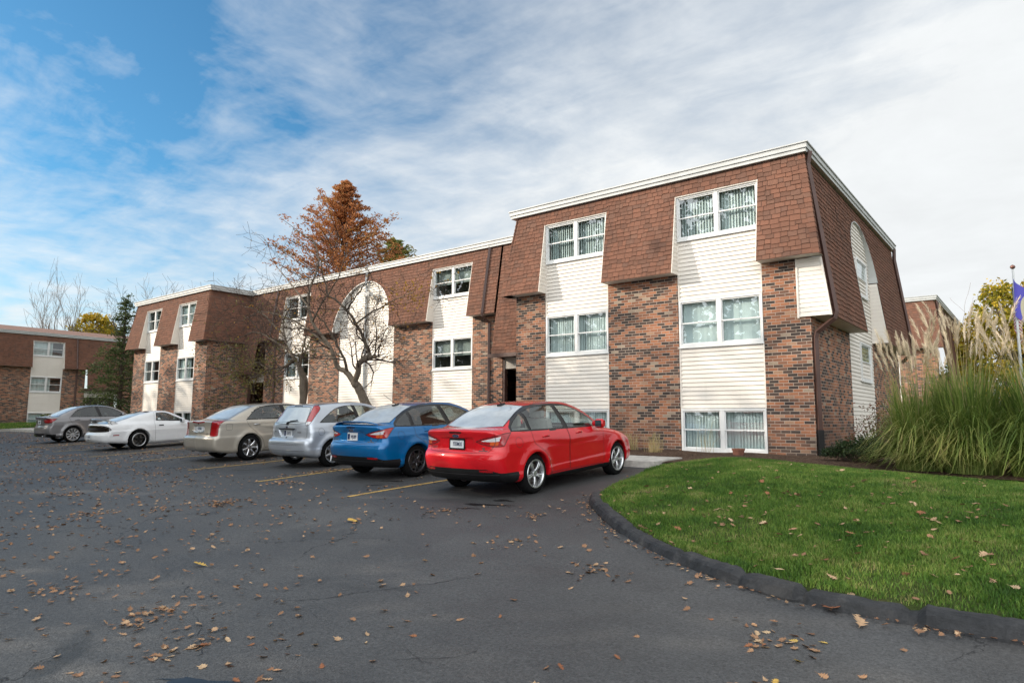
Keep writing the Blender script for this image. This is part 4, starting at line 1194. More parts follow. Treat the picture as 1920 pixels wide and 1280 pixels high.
class Table:
    """blurred signed distance table of a closed profile"""
    def __init__(s, poly, x0, x1, z0, z1, h=.0125, blur=2):
        s.x0, s.z0, s.h = x0, z0, h
        xs = np.arange(x0, x1 + h, h); zs = np.arange(z0, z1 + h, h)
        X, Z = np.meshgrid(xs, zs, indexing='ij')
        T = sdpoly(np.stack([X.ravel(), Z.ravel()], 1), poly).reshape(X.shape)
        k = np.array([1, 4, 6, 4, 1]) / 16.
        for _ in range(blur):
            Tp = np.pad(T, 2, mode='edge'); T = sum(k[i] * Tp[i:i + X.shape[0], 2:-2] for i in range(5))
            Tp = np.pad(T, 2, mode='edge'); T = sum(k[i] * Tp[2:-2, i:i + X.shape[1]] for i in range(5))
        s.T = T
    def __call__(s, x, z):
        a = np.clip((x - s.x0) / s.h, 0, s.T.shape[0] - 1.001); b = np.clip((z - s.z0) / s.h, 0, s.T.shape[1] - 1.001)
        i, j = a.astype(int), b.astype(int); fa, fb = a - i, b - j
        T = s.T
        return (T[i, j] * (1 - fa) + T[i + 1, j] * fa) * (1 - fb) + (T[i, j + 1] * (1 - fa) + T[i + 1, j + 1] * fa) * fb

def smax(a, b, r):
    h = np.clip(.5 + .5 * (a - b) / r, 0, 1)
    return b + (a - b) * h + r * h * (1 - h)
def smin(a, b, r): return -smax(-a, -b, r)
def lerp_tab(x, tab):
    t = np.array(tab, float)
    return np.interp(x, t[:, 0], t[:, 1])

def surface_nets(f, lo, hi, h):
    n = [int(math.ceil((b - a) / h)) + 1 for a, b in zip(lo, hi)]
    ax = [lo[i] + h * np.arange(n[i]) for i in range(3)]
    X, Y, Z = np.meshgrid(*ax, indexing='ij')
    V = f(np.stack([X.ravel(), Y.ravel(), Z.ravel()], 1)).reshape(X.shape)
    s = V < 0
    c = np.zeros([k - 1 for k in n], int)
    for dx in (0, 1):
        for dy in (0, 1):
            for dz in (0, 1): c += s[dx:n[0] - 1 + dx, dy:n[1] - 1 + dy, dz:n[2] - 1 + dz]
    act = (c > 0) & (c < 8)
    idx = -np.ones(act.shape, int); idx[act] = np.arange(act.sum())
    cells = np.argwhere(act)
    acc = np.zeros((len(cells), 3)); cnt = np.zeros(len(cells))
    cor = [(a, b, d) for a in (0, 1) for b in (0, 1) for d in (0, 1)]
    for i, p in enumerate(cor):
        for q in cor[i + 1:]:
            if sum(abs(a - b) for a, b in zip(p, q)) != 1: continue
            va = V[cells[:, 0] + p[0], cells[:, 1] + p[1], cells[:, 2] + p[2]]; vb = V[cells[:, 0] + q[0], cells[:, 1] + q[1], cells[:, 2] + q[2]]
            m = (va < 0) != (vb < 0)
            t = np.where(m, va / np.where(m, va - vb, 1), 0)
            pt = np.array(p) + t[:, None] * (np.array(q) - np.array(p))
            acc[m] += pt[m]; cnt[m] += 1
    verts = np.array(lo) + (cells + acc / cnt[:, None]) * h
    F = []
    for d in range(3):
        e, g = (d + 1) % 3, (d + 2) % 3
        a = np.take(s, range(n[d] - 1), d); b = np.take(s, range(1, n[d]), d)
        P = np.argwhere(a != b)
        P = P[(P[:, e] > 0) & (P[:, g] > 0) & (P[:, e] < n[e] - 1) & (P[:, g] < n[g] - 1)]
        flip = s[P[:, 0], P[:, 1], P[:, 2]]
        q = []
        for de, dg in ((1, 1), (0, 1), (0, 0), (1, 0)):
            k = P.copy(); k[:, e] -= de; k[:, g] -= dg
            q.append(idx[k[:, 0], k[:, 1], k[:, 2]])
        q = np.stack(q, 1); q[~flip] = q[~flip][:, ::-1]
        F.append(q)
    F = np.concatenate(F); F = F[(F >= 0).all(1)]
    return verts, F

class Car:
    """local frame: x right, y forward (rear axle at 0), z up from the ground"""
    def __init__(s, sp):
        s.sp = sp
        L0, L1 = sp['tub'][:, 0].min() - .2, sp['tub'][:, 0].max() + .2
        s.tub = Table(sp['tub'], L0, L1, -.1, 1.6); s.gh = Table(sp['gh'], L0, L1, -.1, 1.7)
        s.L0, s.L1 = L0, L1
    def width(s, y, z):
        sp = s.sp
        W = lerp_tab(y, sp['plan']) * sp['W'] + lerp_tab(z, sp['sect'])
        # swelling round the wheels
        for yw in (0, sp['wb']):
            d = np.sqrt((y - yw) ** 2 + (z - sp['rw']) ** 2) - (sp['Ra'] + .015)
            W = W + sp['flare'] * np.exp(-(np.maximum(d, 0) / .085) ** 2) * np.clip((z - .1) / .2, 0, 1)
        if 'crease' in sp:
            for (zc, slope, amp, wd) in sp['crease']:
                t = (z - (zc + slope * y)) / wd
                W = W + amp * np.where(t > 0, np.exp(-(t * 2.2) ** 2), np.exp(-(t * .55) ** 2))
        return W
    def f(s, P):
        sp = s.sp
        w = np.abs(P[:, 0]); y = P[:, 1]; z = P[:, 2]
        ws = np.minimum(w, .95)
        mid = (s.L0 + s.L1) / 2
        t = np.clip((y - mid) / ((s.L1 - s.L0) / 2), -1, 1)
        bow = np.where(t < 0, sp.get('bowr', .10) * ws ** 2 + sp.get('bowr4', .10) * ws ** 4, -(sp.get('bowf', .16) * ws ** 2 + .16 * ws ** 4)) * np.minimum(1, np.abs(t) * 1.2)
        yb = y - bow
        zt = z + sp.get('crown', .035) * ws ** 2 * np.clip((z - .6) / .3, 0, 1)
        a = smax(s.tub(yb, zt), w - s.width(y, z), sp.get('rt', .11))
        zb = sp['zb']
        gw = lerp_tab(y, sp['gplan']) - sp['tumble'] * np.maximum(z - zb, -.3) - sp.get('tumble2', .12) * np.maximum(z - zb, 0) ** 2
        gb = yb if 'gbow' not in sp else y - np.where(t < 0, sp['gbow'], -sp['gbow']) * ws ** 2 * np.minimum(1, np.abs(t) * 1.6)
        g = smax(s.gh(gb, z + sp.get('gcrown', .075) * ws ** 2), (w - gw) * .93, sp.get('rg', .10))
        v = smin(a, g, sp.get('rb', .045))
        for (fn) in sp.get('extra', []): v = fn(v, w, y, z, s)
        for yw in (0, sp['wb']):
            d = np.sqrt((y - yw) ** 2 + (z - sp['rw']) ** 2) - sp['Ra']
            v = smax(v, -smax(d, sp['W'] - .30 - w, .02), .012)
        return v
    def grad(s, P, fn=None, h=.010):
        fn = fn or s.f; g = np.zeros_like(P)
        for i in range(3):
            e = np.zeros(3); e[i] = h
            g[:, i] = (fn(P + e) - fn(P - e)) / (2 * h)
        return g
    def mesh(s, h=.027):
        sp = s.sp
        V, F = surface_nets(s.f, (-1.02, s.L0 + .1, .12), (1.02, s.L1 - .1, sp['H'] + .06), h)
        for _ in range(3):
            g = s.grad(V); fv = s.f(V); V = V - g * (np.clip(fv, -.02, .02) / np.maximum((g ** 2).sum(1), .05))[:, None]
        s.V, s.F, s.h = V, F, h
        s.lock = np.zeros(len(V), bool); s.face = np.zeros(len(F), int)
        s.regions = []
    def region(s, name, coord, poly, cond, mat, parent=None, sym=True, label=None):
        """claim the faces inside poly (in the region's own 2-D coordinates); vertices near its outline are drawn onto it"""
        def g(P): return sdpoly(coord(P), poly)
        Vc = coord(s.V); lo, hi = poly.min(0) - .08, poly.max(0) + .08
        near = ((Vc > lo) & (Vc < hi)).all(1) & cond(s.V) & ~s.lock
        ids = np.where(near)[0]
        gv = g(s.V[ids]); m = np.abs(gv) < .56 * s.h; ids = ids[m]
        P = s.V[ids].copy()
        if len(ids):
            for _ in range(4):
                fv, gv = s.f(P), g(P); a = s.grad(P, s.f, .004); b = s.grad(P, g, .003)
                aa, bb, ab = (a * a).sum(1), (b * b).sum(1), (a * b).sum(1)
                det = np.maximum(aa * bb - ab * ab, 1e-3)
                l1 = (fv * bb - gv * ab) / det; l2 = (gv * aa - fv * ab) / det
                st = a * l1[:, None] + b * l2[:, None]
                nn = np.linalg.norm(st, axis=1); st *= np.minimum(1, .02 / np.maximum(nn, 1e-6))[:, None]
                P -= st
            ok = np.linalg.norm(P - s.V[ids], axis=1) < s.h * 1.1
            s.V[ids[ok]] = P[ok]; s.lock[ids[ok]] = True
        C = s.V[s.F].mean(1); Cc = coord(C)
        inb = ((Cc > lo) & (Cc < hi)).all(1) & cond(C)
        k = np.where(inb)[0]
        k = k[g(C[k]) < 0]
        k = k[s.face[k] == 0]
        s.regions.append((name, mat, parent, label, sym))
        s.face[k] = len(s.regions)
        return len(s.regions)
    def emit(s, root, body_mat, smooth_n=True):
        N = s.grad(s.V, h=.008); N /= np.maximum(np.linalg.norm(N, axis=1), 1e-6)[:, None]
        C = s.V[s.F].mean(1); parts = {}
        def put(name, mat, parent, mask, label=None):
            F = s.F[mask]
            if len(F) < 1: return None
            u, inv = np.unique(F, return_inverse=True)
            o = mesh_np(name, s.V[u], inv.reshape(F.shape), mat, parent, smooth=True, normals=N[u])
            if label: o['label'] = label
            return o
        s.body = put('body', body_mat, root, s.face == 0)
        s.out = {}
        for i, (name, mat, par, label, sym) in enumerate(s.regions):
            for sg in ((1, -1) if sym else (0,)):
                m = s.face == i + 1
                if sg: m = m & (C[:, 0] * sg > 0)
                p = s.out.get((par, sg)) or s.out.get((par, 0)) if par else root
                s.out[(name, sg)] = put(name, mat, p or root, m, label)
        return s.body
    # ---- points on the skin
    def solve(s, pts, axis, sgn, lo, hi):
        """pts (n,3) with the axis coordinate free: march from outside (sgn) to the skin"""
        P = np.array(pts, float)
        t = np.linspace(0, 1, 90)
        res = np.full(len(P), np.nan)
        for tt in t:
            q = P.copy(); q[:, axis] = (hi if sgn > 0 else lo) + (lo - hi) * sgn * tt
            v = s.f(q); m = np.isnan(res) & (v < 0); res[m] = q[m, axis]
        step = (hi - lo) / 89
        ok = ~np.isnan(res); P = P[ok]; res = res[ok]
        a = res + sgn * step; b = res.copy()
        for _ in range(14):
            c = (a + b) / 2; q = P.copy(); q[:, axis] = c; v = s.f(q)
            b = np.where(v < 0, c, b); a = np.where(v < 0, a, c)
        P[:, axis] = (a + b) / 2
        return P
    def side(s, poly, sg=1):
        p = np.zeros((len(poly), 3)); p[:, 1:] = poly
        return s.solve(p, 0, sg, (.25 if sg > 0 else -1.05), (1.05 if sg > 0 else -.25))
    def rear(s, poly):
        p = np.zeros((len(poly), 3)); p[:, 0] = poly[:, 0]; p[:, 2] = poly[:, 1]
        return s.solve(p, 1, -1, s.L0, s.L0 + 1.9)
    def top(s, poly):
        p = np.zeros((len(poly), 3)); p[:, :2] = poly
        return s.solve(p, 2, 1, .6, s.sp['H'] + .1)
    def ribbon(s, mb, P, w=.006, lift=.002, closed=False, m=0):
        if len(P) < 2: return
        N = s.grad(P); N /= np.linalg.norm(N, axis=1)[:, None]
        T = np.roll(P, -1, 0) - np.roll(P, 1, 0)
        if not closed: T[0] = P[1] - P[0]; T[-1] = P[-1] - P[-2]
        S_ = np.cross(N, T); S_ /= np.maximum(np.linalg.norm(S_, axis=1), 1e-6)[:, None]
        a = P + N * lift + S_ * w / 2; b = P + N * lift - S_ * w / 2
        n = len(P)
        for i in range(n if closed else n - 1):
            j = (i + 1) % n
            if np.linalg.norm(P[j] - P[i]) > .3: continue
            mb.poly([a[i], b[i], b[j], a[j]][::-1], m=m)
    def wrap(s, poly, coord):
        """outline given in round-the-corner coordinates -> points on the right-hand skin"""
        out = []
        xs = np.linspace(.3, s.sp['W'] - .02, 34); ys = np.linspace(s.sp['tub'][:, 0].min() + .03, s.sp['tub'][:, 0].min() + .8, 36)
        for (sv, z) in outline_closed(poly, .045):
            a = s.rear(np.stack([xs, np.full_like(xs, z)], 1)); b = s.side(np.stack([ys, np.full_like(ys, z)], 1), 1)
            P = np.concatenate([a, b]); c = coord(P)[:, 0]; o = np.argsort(c); P, c = P[o], c[o]
            if sv < c[0]: continue
            out.append([np.interp(sv, c, P[:, k]) for k in range(3)])
        return np.array(out)
    def patch(s, P3, lift):
        N = s.grad(P3); N /= np.linalg.norm(N, axis=1)[:, None]
        return P3 + N * lift

def rr_poly(x0, x1, z0, z1, r=.04, n=5):
    out = []
    for cx, cz, a0 in ((x1 - r, z1 - r, 0), (x0 + r, z1 - r, 90), (x0 + r, z0 + r, 180), (x1 - r, z0 + r, 270)):
        for i in range(n + 1):
            a = R(a0 + 90 * i / n); out.append((cx + r * math.cos(a), cz + r * math.sin(a)))
    return np.array(out)
def ellipse(cx, cz, rx, rz, n=24): return np.array([(cx + rx * math.cos(2 * math.pi * i / n), cz + rz * math.sin(2 * math.pi * i / n)) for i in range(n)])

SIDE_C = lambda P: np.stack([P[:, 1], P[:, 2]], 1)
def outline_closed(poly, step=.03):
    out = []
    for a, b in zip(poly, np.roll(poly, -1, 0)):
        k = max(1, int(np.linalg.norm(b - a) / step))
        out += [a + (b - a) * i / k for i in range(k)]
    return np.array(out)

# ---- wheels: tyre and rim meshes, outer face towards +x
def make_wheel(kind, D=.64, W=.205, rim=.43):
    ro, ri = D / 2, rim / 2
    t = MB()
    t.lathe([(ri - .012, -W / 2 + .01), (ri + .01, -W / 2), (ro - .05, -W / 2 - .006), (ro - .014, -W / 2 + .016), (ro, -W / 2 + .04), (ro, W / 2 - .04), (ro - .014, W / 2 - .016), (ro - .05, W / 2 + .006), (ri + .01, W / 2), (ri - .012, W / 2 - .01)], 48, 'x')
    # tread grooves
    for g in (-.045, 0, .045):
        t.lathe([(ro + .0005, g - .006), (ro - .006, g - .004), (ro - .006, g + .004), (ro + .0005, g + .006)], 48, 'x')
    r = MB(); o = W / 2
    r.lathe([(ri + .008, o + .001), (ri + .004, o + .008), (ri - .012, o + .006), (ri - .020, o - .012), (ri - .03, o - .05), (ri - .035, -o + .02), (ri + .0, -o)], 48, 'x')
    h0 = o - .022
    def spoke(a, w0, w1, r0, r1, d0=.0, d1=.012, th=.03, m=0):
        ca, sa = math.cos(a), math.sin(a)
        def P(x, rad, tan): return (x, rad * ca - tan * sa, rad * sa + tan * ca)
        q = []
        for k in range(5):
            f = k / 4; rad = r0 + (r1 - r0) * f; w = w0 + (w1 - w0) * f
            x = h0 + d0 + (d1 - d0) * f + .012 * math.sin(math.pi * f)
            q.append((P(x - .007, rad, -w), P(x, rad, -w * .6), P(x, rad, w * .6), P(x - .007, rad, w), P(x - th, rad, w), P(x - th, rad, -w)))
        for a_, b_ in zip(q, q[1:]):
            for i in range(6):
                j = (i + 1) % 6
                r.poly([a_[i], b_[i], b_[j], a_[j]], m=m)
    def hub(rad, m=0): r.lathe([(0.001, h0 + .006), (rad * .55, h0 + .006), (rad * .62, h0 - .002), (rad, h0 - .006), (rad * 1.04, h0 - .035)], 24, 'x', m=m)
    e = ri - .014
    if kind == 'five_double':
        for k in range(5):
            a = R(90 + 72 * k)
            spoke(a - .10, .012, .021, .05, e, th=.03); spoke(a + .10, .012, .021, .05, e, th=.03)
            spoke(a, .016, .006, .045, e * .55, d0=-.006, d1=-.01)
        hub(.07)
    elif kind == 'y_spoke':
        for k in range(5):
            a = R(90 + 72 * k)
            spoke(a, .016, .013, .04, e * .62)
            for sg in (-1, 1):
                p0, p1 = e * .55, e
                a2 = a + sg * .19
                ca, sa = math.cos(a), math.sin(a); cb, sb = math.cos(a2 + sg * .06), math.sin(a2 + sg * .06)
                A = Vector((h0 + .016, p0 * ca, p0 * sa)); B = Vector((h0 + .010, p1 * cb, p1 * sb))
                tdir = (B - A).normalized(); wv = Vector((1, 0, 0)).cross(tdir) * .011
                x = Vector((.028, 0, 0))
                for q in ([A - wv, A + wv, B + wv, B - wv], [A - wv - x, A - wv, B - wv, B - wv - x], [A + wv, A + wv - x, B + wv - x, B + wv]): r.poly(q)
        hub(.06)
    elif kind == 'seven':
        for k in range(7): spoke(R(90 + 360 / 7 * k), .019, .024, .05, e)
        hub(.075)
    elif kind == 'six':
        for k in range(6): spoke(R(90 + 60 * k), .021, .021, .05, e)
        hub(.075)
    elif kind == 'ten':
        for k in range(10): spoke(R(90 + 36 * k), .012, .026, .05, e)
        hub(.06)
    elif kind == 'five_dark':
        for k in range(5): spoke(R(90 + 72 * k), .026, .034, .05, e)
        hub(.075)
    # nuts
    for k in range(5):
        a = R(54 + 72 * k); r.lathe([(.0001, h0 + .008), (.009, h0 + .006), (.010, h0 - .01)], 8, 'x', c=(0, .045 * math.cos(a), .045 * math.sin(a)))
    d = MB(); d.lathe([(.0001, o - .075), (ri * .68, o - .075), (ri * .68, o - .095), (0.0001, o - .095)], 32, 'x')
    d.box(o - .11, o - .06, ri * .35, ri * .8, -.06, .06)
    return t, r, d

def add_wheels(root, sp, kind, rim_mat, D, W, rim, lip=None, lip_mat=None):
    t, r, d = make_wheel(kind, D, W, rim)
    to = t.build('tyre', M_TYRE, None, smooth=True); ro = r.build('rim', rim_mat, None, smooth=False); do = d.build('brake_disc', M_DISC, None)
    bev = None
    lo = None
    if lip:
        l = MB(); o = W / 2; ri = rim / 2
        l.lathe([(ri + .010, o + .003), (ri + .006, o + .012), (ri - .014, o + .010), (ri - .018, o + .003)], 48, 'x'); lo = l.build('rim_lip', lip_mat, None, smooth=True)
    first = True
    for sg in (1, -1):
        for yw in (0, sp['wb']):
            w = bpy.data.objects.new('wheel', None); link(w, root)
            w.location = (sg * (sp['track'] / 2), yw, sp['rw']); w.rotation_euler = (R(rng.uniform(0, 72)), 0, 0 if sg > 0 else math.pi)
            for o in (to, ro, do, lo):
                if o is None: continue
                if first: o.parent = w
                else:
                    c = o.copy(); COL.objects.link(c); c.parent = w
            first = False

def interior(root, car, seat_mat, hatch=False):
    sp = car.sp; b = MB(); zb = sp['zb']
    # floor pan, parcel shelf, dash
    y0, y1 = sp['cab']
    b.box(-.66, .66, y0 + .1, y1, .34, .40)
    b.box(-.62, .62, y0 - .05, y0 + .42, zb - .16, zb - .13)
    b.poly([(-.66, y1 - .28, .5), (.66, y1 - .28, .5), (.66, y1 - .22, zb - .03), (-.66, y1 - .22, zb - .03)])
    b.poly([(-.66, y1 - .22, zb - .03), (.66, y1 - .22, zb - .03), (.66, y1 + .2, zb - .04), (-.66, y1 + .2, zb - .04)])
    b.build('dashboard', M_PLAST, root)
    def seat(x, y, w, rear=False):
        q = MB()
        def pad(x0, x1, pts):
            n = len(pts); cx = (x0 + x1) / 2
            for i in range(n):
                j = (i + 1) % n
                q.poly([(x0, *pts[i]), (x1, *pts[i]), (x1, *pts[j]), (x0, *pts[j])])
            q.poly([(x0, *p) for p in pts]); q.poly([(x1, *p) for p in pts][::-1])
        h = zb + (.02 if rear else .15)
        pad(x - w / 2, x + w / 2, [(y, .48), (y + .5, .52), (y + .52, .62), (y + .06, .64), (y - .10, h), (y - .16, h + .02), (y - .22, h - .02), (y - .1, .5)])
        for hx in ((x,) if not rear else (x - .38, x + .38)):
            r0 = MB()
            for (dz, ww, dy) in ((0, .10, .03),):
                ring = []
                pts = [(-.13, 0), (-.125, .12), (-.09, .17), (.09, .17), (.125, .12), (.13, 0), (.09, -.02), (-.09, -.02)]
                A = [(hx + px, y - .22, h + .05 + pz) for px, pz in pts]; B = [(hx + px, y - .13, h + .05 + pz) for px, pz in pts]
                q.poly(A[::-1] if False else A); q.poly(B[::-1])
                for i in range(8): q.poly([A[i], B[i], B[(i + 1) % 8], A[(i + 1) % 8]])
            q.tube([(hx - .05, y - .17, h - .03), (hx - .05, y - .17, h + .06)], .008, 6); q.tube([(hx + .05, y - .17, h - .03), (hx + .05, y - .17, h + .06)], .008, 6)
        q.build('seat', seat_mat, root)
    ym = sp['seat']
    seat(-.36, ym, .5); seat(.36, ym, .5)
    if not sp.get('two_seat'): seat(0, ym - .70, 1.2, True)
    st = MB()
    c = Vector((-.36, ym + .62, zb - .02)); pr = []
    ring = [(c + Vector((.18 * math.cos(a), .10 * math.sin(a) * -.45, .18 * math.sin(a) * .9))) for a in np.linspace(0, 2 * math.pi, 21)]
    st.tube(ring, .014, 6, cap=False); st.build('steering_wheel', M_PLAST, root)

def plate(root, car, x, z, text, tilt=-.05, w=.305, h=.152, lift=.012, frame=None, blue=False):
    y = car.rear(np.array([(x, z)]))[0][1] - lift
    e = bpy.data.objects.new('number_plate', None); link(e, root); e.location = (x, y, z); e.rotation_euler = (tilt, 0, 0)
    b = MB(); b.box(-w / 2, w / 2, -.004, .006, -h / 2, h / 2); b.build('plate_face', M_PLATE, e)
    if frame:
        f = MB()
        f.box(-w / 2 - .012, w / 2 + .012, -.010, .008, h / 2 - .018, h / 2 + .014); f.box(-w / 2 - .012, w / 2 + .012, -.010, .008, -h / 2 - .014, -h / 2 + .012)
        f.box(-w / 2 - .012, -w / 2 + .004, -.010, .008, -h / 2, h / 2); f.box(w / 2 - .004, w / 2 + .012, -.010, .008, -h / 2, h / 2)
        f.build('plate_frame', frame, e)
    if blue:
        f = MB(); f.poly([(-w / 2 + .01, -.0065, -h / 2 + .02), (-w / 2 + .075, -.0065, -h / 2 + .02), (-w / 2 + .075, -.0065, h / 2 - .02), (-w / 2 + .01, -.0065, h / 2 - .02)]); f.build('plate_band', M_BADGE, e)
    text_mesh('plate_text', text, .088, M_INK, e, (.035 if blue else .01, -.0075, -.004), (math.pi / 2, 0, 0), .001, .66)
    return e

def badge_oval(root, car, x, z, rx=.072, rz=.030, tilt=0):
    y = car.rear(np.array([(x, z)]))[0][1]
    e = bpy.data.objects.new('badge', None); link(e, root); e.location = (x, y - .004, z); e.rotation_euler = (tilt, 0, 0)
    b = MB(); b.prism([(p[0], 0, p[1]) for p in ellipse(0, 0, rx, rz)], (0, -.007, 0)); b.build('badge_rim', M_CHROME, e)
    b = MB(); b.prism([(p[0], -.0065, p[1]) for p in ellipse(0, 0, rx * .88, rz * .82)], (0, -.003, 0)); b.build('badge_field', M_BADGE, e)
    text_mesh('badge_text', 'Ford', rz * 1.15, M_CHROME, e, (0, -.0105, .001), (math.pi / 2, 0, 0), .0008)
    return e

def bars(root, car, x, z, w, h, mat, name='badge', n=1):
    b = MB()
    for i in range(n):
        pts = car.rear(np.array([(x - w / 2, z - i * h * 1.6), (x + w / 2, z - i * h * 1.6)]))
        (a, c) = pts
        b.prism([(a[0], a[1] - .001, a[2] - h / 2), (c[0], c[1] - .001, c[2] - h / 2), (c[0], c[1] - .001, c[2] + h / 2), (a[0], a[1] - .001, a[2] + h / 2)], (0, -.006, 0))
    return b.build(name, mat, root)

def letters(root, car, x, z, body, size, mat, name='badge'):
    p = car.rear(np.array([(x, z)]))[0]
    return text_mesh(name, body, size, mat, root, (x, p[1] - .006, z), (math.pi / 2, 0, 0), .002, 1.15)

def mirror_thing(root, car, sp, mat, sg=1):
    y, z = sp['mirror']
    x = car.side(np.array([(y, z - .02)]), 1)[0][0]
    A = MB(); prof = [(0, -.04, -.01), (.03, -.075, -.02), (.11, -.07, -.005), (.20, -.05, .01), (.215, .0, .02)]
    # shell: rounded box lofted outwards
    rings = []
    for f, (h, d, off) in enumerate(((.035, .025, .0), (.06, .05, .012), (.085, .085, .02), (.085, .09, .025), (.06, .06, .03))):
        xx = (.0, .05, .09, .19, .225)[f]
        rings.append([(sg * (x + xx), y + off + d * math.cos(a) * .8, z + .04 + h * math.sin(a)) for a in np.linspace(0, 2 * math.pi, 15)[:-1]])
    for a, b in zip(rings, rings[1:]):
        n = len(a)
        for i in range(n):
            q = [a[i], a[(i + 1) % n], b[(i + 1) % n], b[i]]
            A.poly(q if sg > 0 else q[::-1])
    A.poly(rings[-1]); A.poly(rings[0])
    m = A.build('mirror', mat, root, smooth=True)
    G = MB(); q = [(sg * (x + .085 + .12 * u), y - .052, z + .04 + .062 * v) for u, v in ((0, -1), (1, -.9), (1.02, .7), (.9, 1), (0, .95))]
    G.prism(q, (0, .02, 0)); G.build('mirror_glass', M_MIRG, m)

def handle(par, car, y, z, mat, sg=1, w=.19, h=.022, cup=True):
    P = car.side(np.array([(y + t * w, z + .006 * math.sin(math.pi * (t + .5))) for t in np.linspace(-.5, .5, 7)]), sg)
    N = car.grad(P); N /= np.linalg.norm(N, axis=1)[:, None]
    b = MB(); off = [.004, .022, .032, .034, .032, .022, .004]
    b.tube([p + n * o for p, n, o in zip(P, N, off)], [h * .4, h * .55, h * .6, h * .6, h * .6, h * .55, h * .4], 8)
    o = b.build('handle', mat, par, smooth=True)
    return o

def common(root, car, sp, paint, glass, rglass=None, doors=(), windows=(), rearwin=None, lid=None, flap=None, trimw=.016, tails=(), extra_regions=(), trim=None, arch_cladding=None):
    car.mesh(sp.get('cell', .026))
    lat = lambda P: np.abs(P[:, 0]) > .40
    # tail lamps first, then glass, then doors
    for (name, coord, poly, cond, mat, par, lab) in tails: car.region(name, coord, poly, cond, mat, par, True, lab)
    for (name, coord, poly, cond, mat, par, lab) in extra_regions: car.region(name, coord, poly, cond, mat, par, False, lab)
    for w in windows: car.region('side_window', SIDE_C, w, lat, glass, None)
    if rearwin is not None:
        ymax = sp['roofpeak']
        car.region('rear_window', lambda P: np.stack([P[:, 0], P[:, 2]], 1), rearwin, lambda P: (P[:, 1] < ymax) & (P[:, 2] > .7) & (P[:, 1] < sp['rw_ymax']), rglass or glass, None, False)
    if 'wind' in sp:
        car.region('windscreen', lambda P: np.stack([P[:, 0], P[:, 2]], 1), sp['wind'], lambda P: (P[:, 1] > sp['roofpeak'] + .25), glass, None, False)
    for d in sp.get('pillars', []): car.region('pillar_trim', SIDE_C, d, lambda P: np.abs(P[:, 0]) > .40, M_TRIM, None)
    for d in doors: car.region('door', SIDE_C, d, lambda P: np.abs(P[:, 0]) > .42, paint, None)
    if lid is not None:
        car.region('boot_lid', lambda P: np.stack([P[:, 0], P[:, 2] if sp.get('lid_z') else P[:, 1] * 0 + P[:, 2]], 1), lid, lambda P: P[:, 1] < sp['lid_ymax'], paint, None, False)
    car.emit(root, paint)
    def line(P, w, lift, closed=False, name='shut_line', mat_=None):
        b = MB(); car.ribbon(b, P, w, lift, closed)
        if b.f: b.build(name, mat_ or M_TRIM, root)
    for sg in (1, -1):
        for d in doors: line(car.side(outline_closed(d), sg), .0065, .0022)
    for fl in (flap or []): line(car.side(outline_closed(fl), 1), .005, .002, True)
    if lid is not None:
        q = car.rear(outline_closed(lid)); q = q[q[:, 1] < sp['lid_ymax']]
        line(q, .0065, .0022)
    for (name, coord, poly, cond, mat, par, lab) in tails:
        if name != 'tail_light' or poly[:, 0].min() < 0: continue
        q = car.wrap(poly, coord)
        if len(q) > 4: line(q, .009, .003, True); line(q * np.array([-1, 1, 1]), .009, .003, True)
    for ln in sp.get('rear_lines', []): line(car.rear(np.array(ln)), .006, .002)
    for ln in sp.get('side_lines', []):
        for sg in (1, -1): line(car.side(np.array(ln), sg), .006, .002)
    for sg in (1, -1):
        for w in windows: line(car.side(outline_closed(w), sg), trimw, .004, True, 'window_trim', trim)
    if rearwin is not None: line(car.rear(outline_closed(rearwin)), trimw * .8, .003, True, 'window_trim', trim)
    # dark underside filling
    u = MB(); u.box(-sp['W'] + .34, sp['W'] - .34, sp['tub'][:, 0].min() + .5, sp['tub'][:, 0].max() - .4, .22, .36)
    u.tube([(0.35, sp['tub'][:, 0].min() + .2, .30), (.35, .3, .30)], .028, 8); u.tube([(-.5, 0, sp['rw']), (.5, 0, sp['rw'])], .04, 8)
    u.build('underside', M_PLAST, root)

def car_root(name, label, group, x, y, yaw=0.0):
    rt = thing(name, label, 'car', (x, y, gz(x, y)), (0, 0, 0), group)
    pitch = math.atan(GC); roll = -math.atan(GB)
    rt.rotation_euler = (pitch, roll, yaw)
    return rt
CARS = 'cars parked nose-in along the building'
def pcoord(car):
    """coordinate round the rear corner: how far out from the middle plus how far forward of the rearmost skin"""
    y0 = car.sp['tub'][:, 0].min()
    return lambda P: np.stack([np.abs(P[:, 0]) + np.maximum(P[:, 1] - y0 - .06, 0) * 1.0, P[:, 2]], 1)
REARC = lambda P: np.stack([P[:, 0], P[:, 2]], 1)
AREARC = lambda P: np.stack([np.abs(P[:, 0]), P[:, 2]], 1)

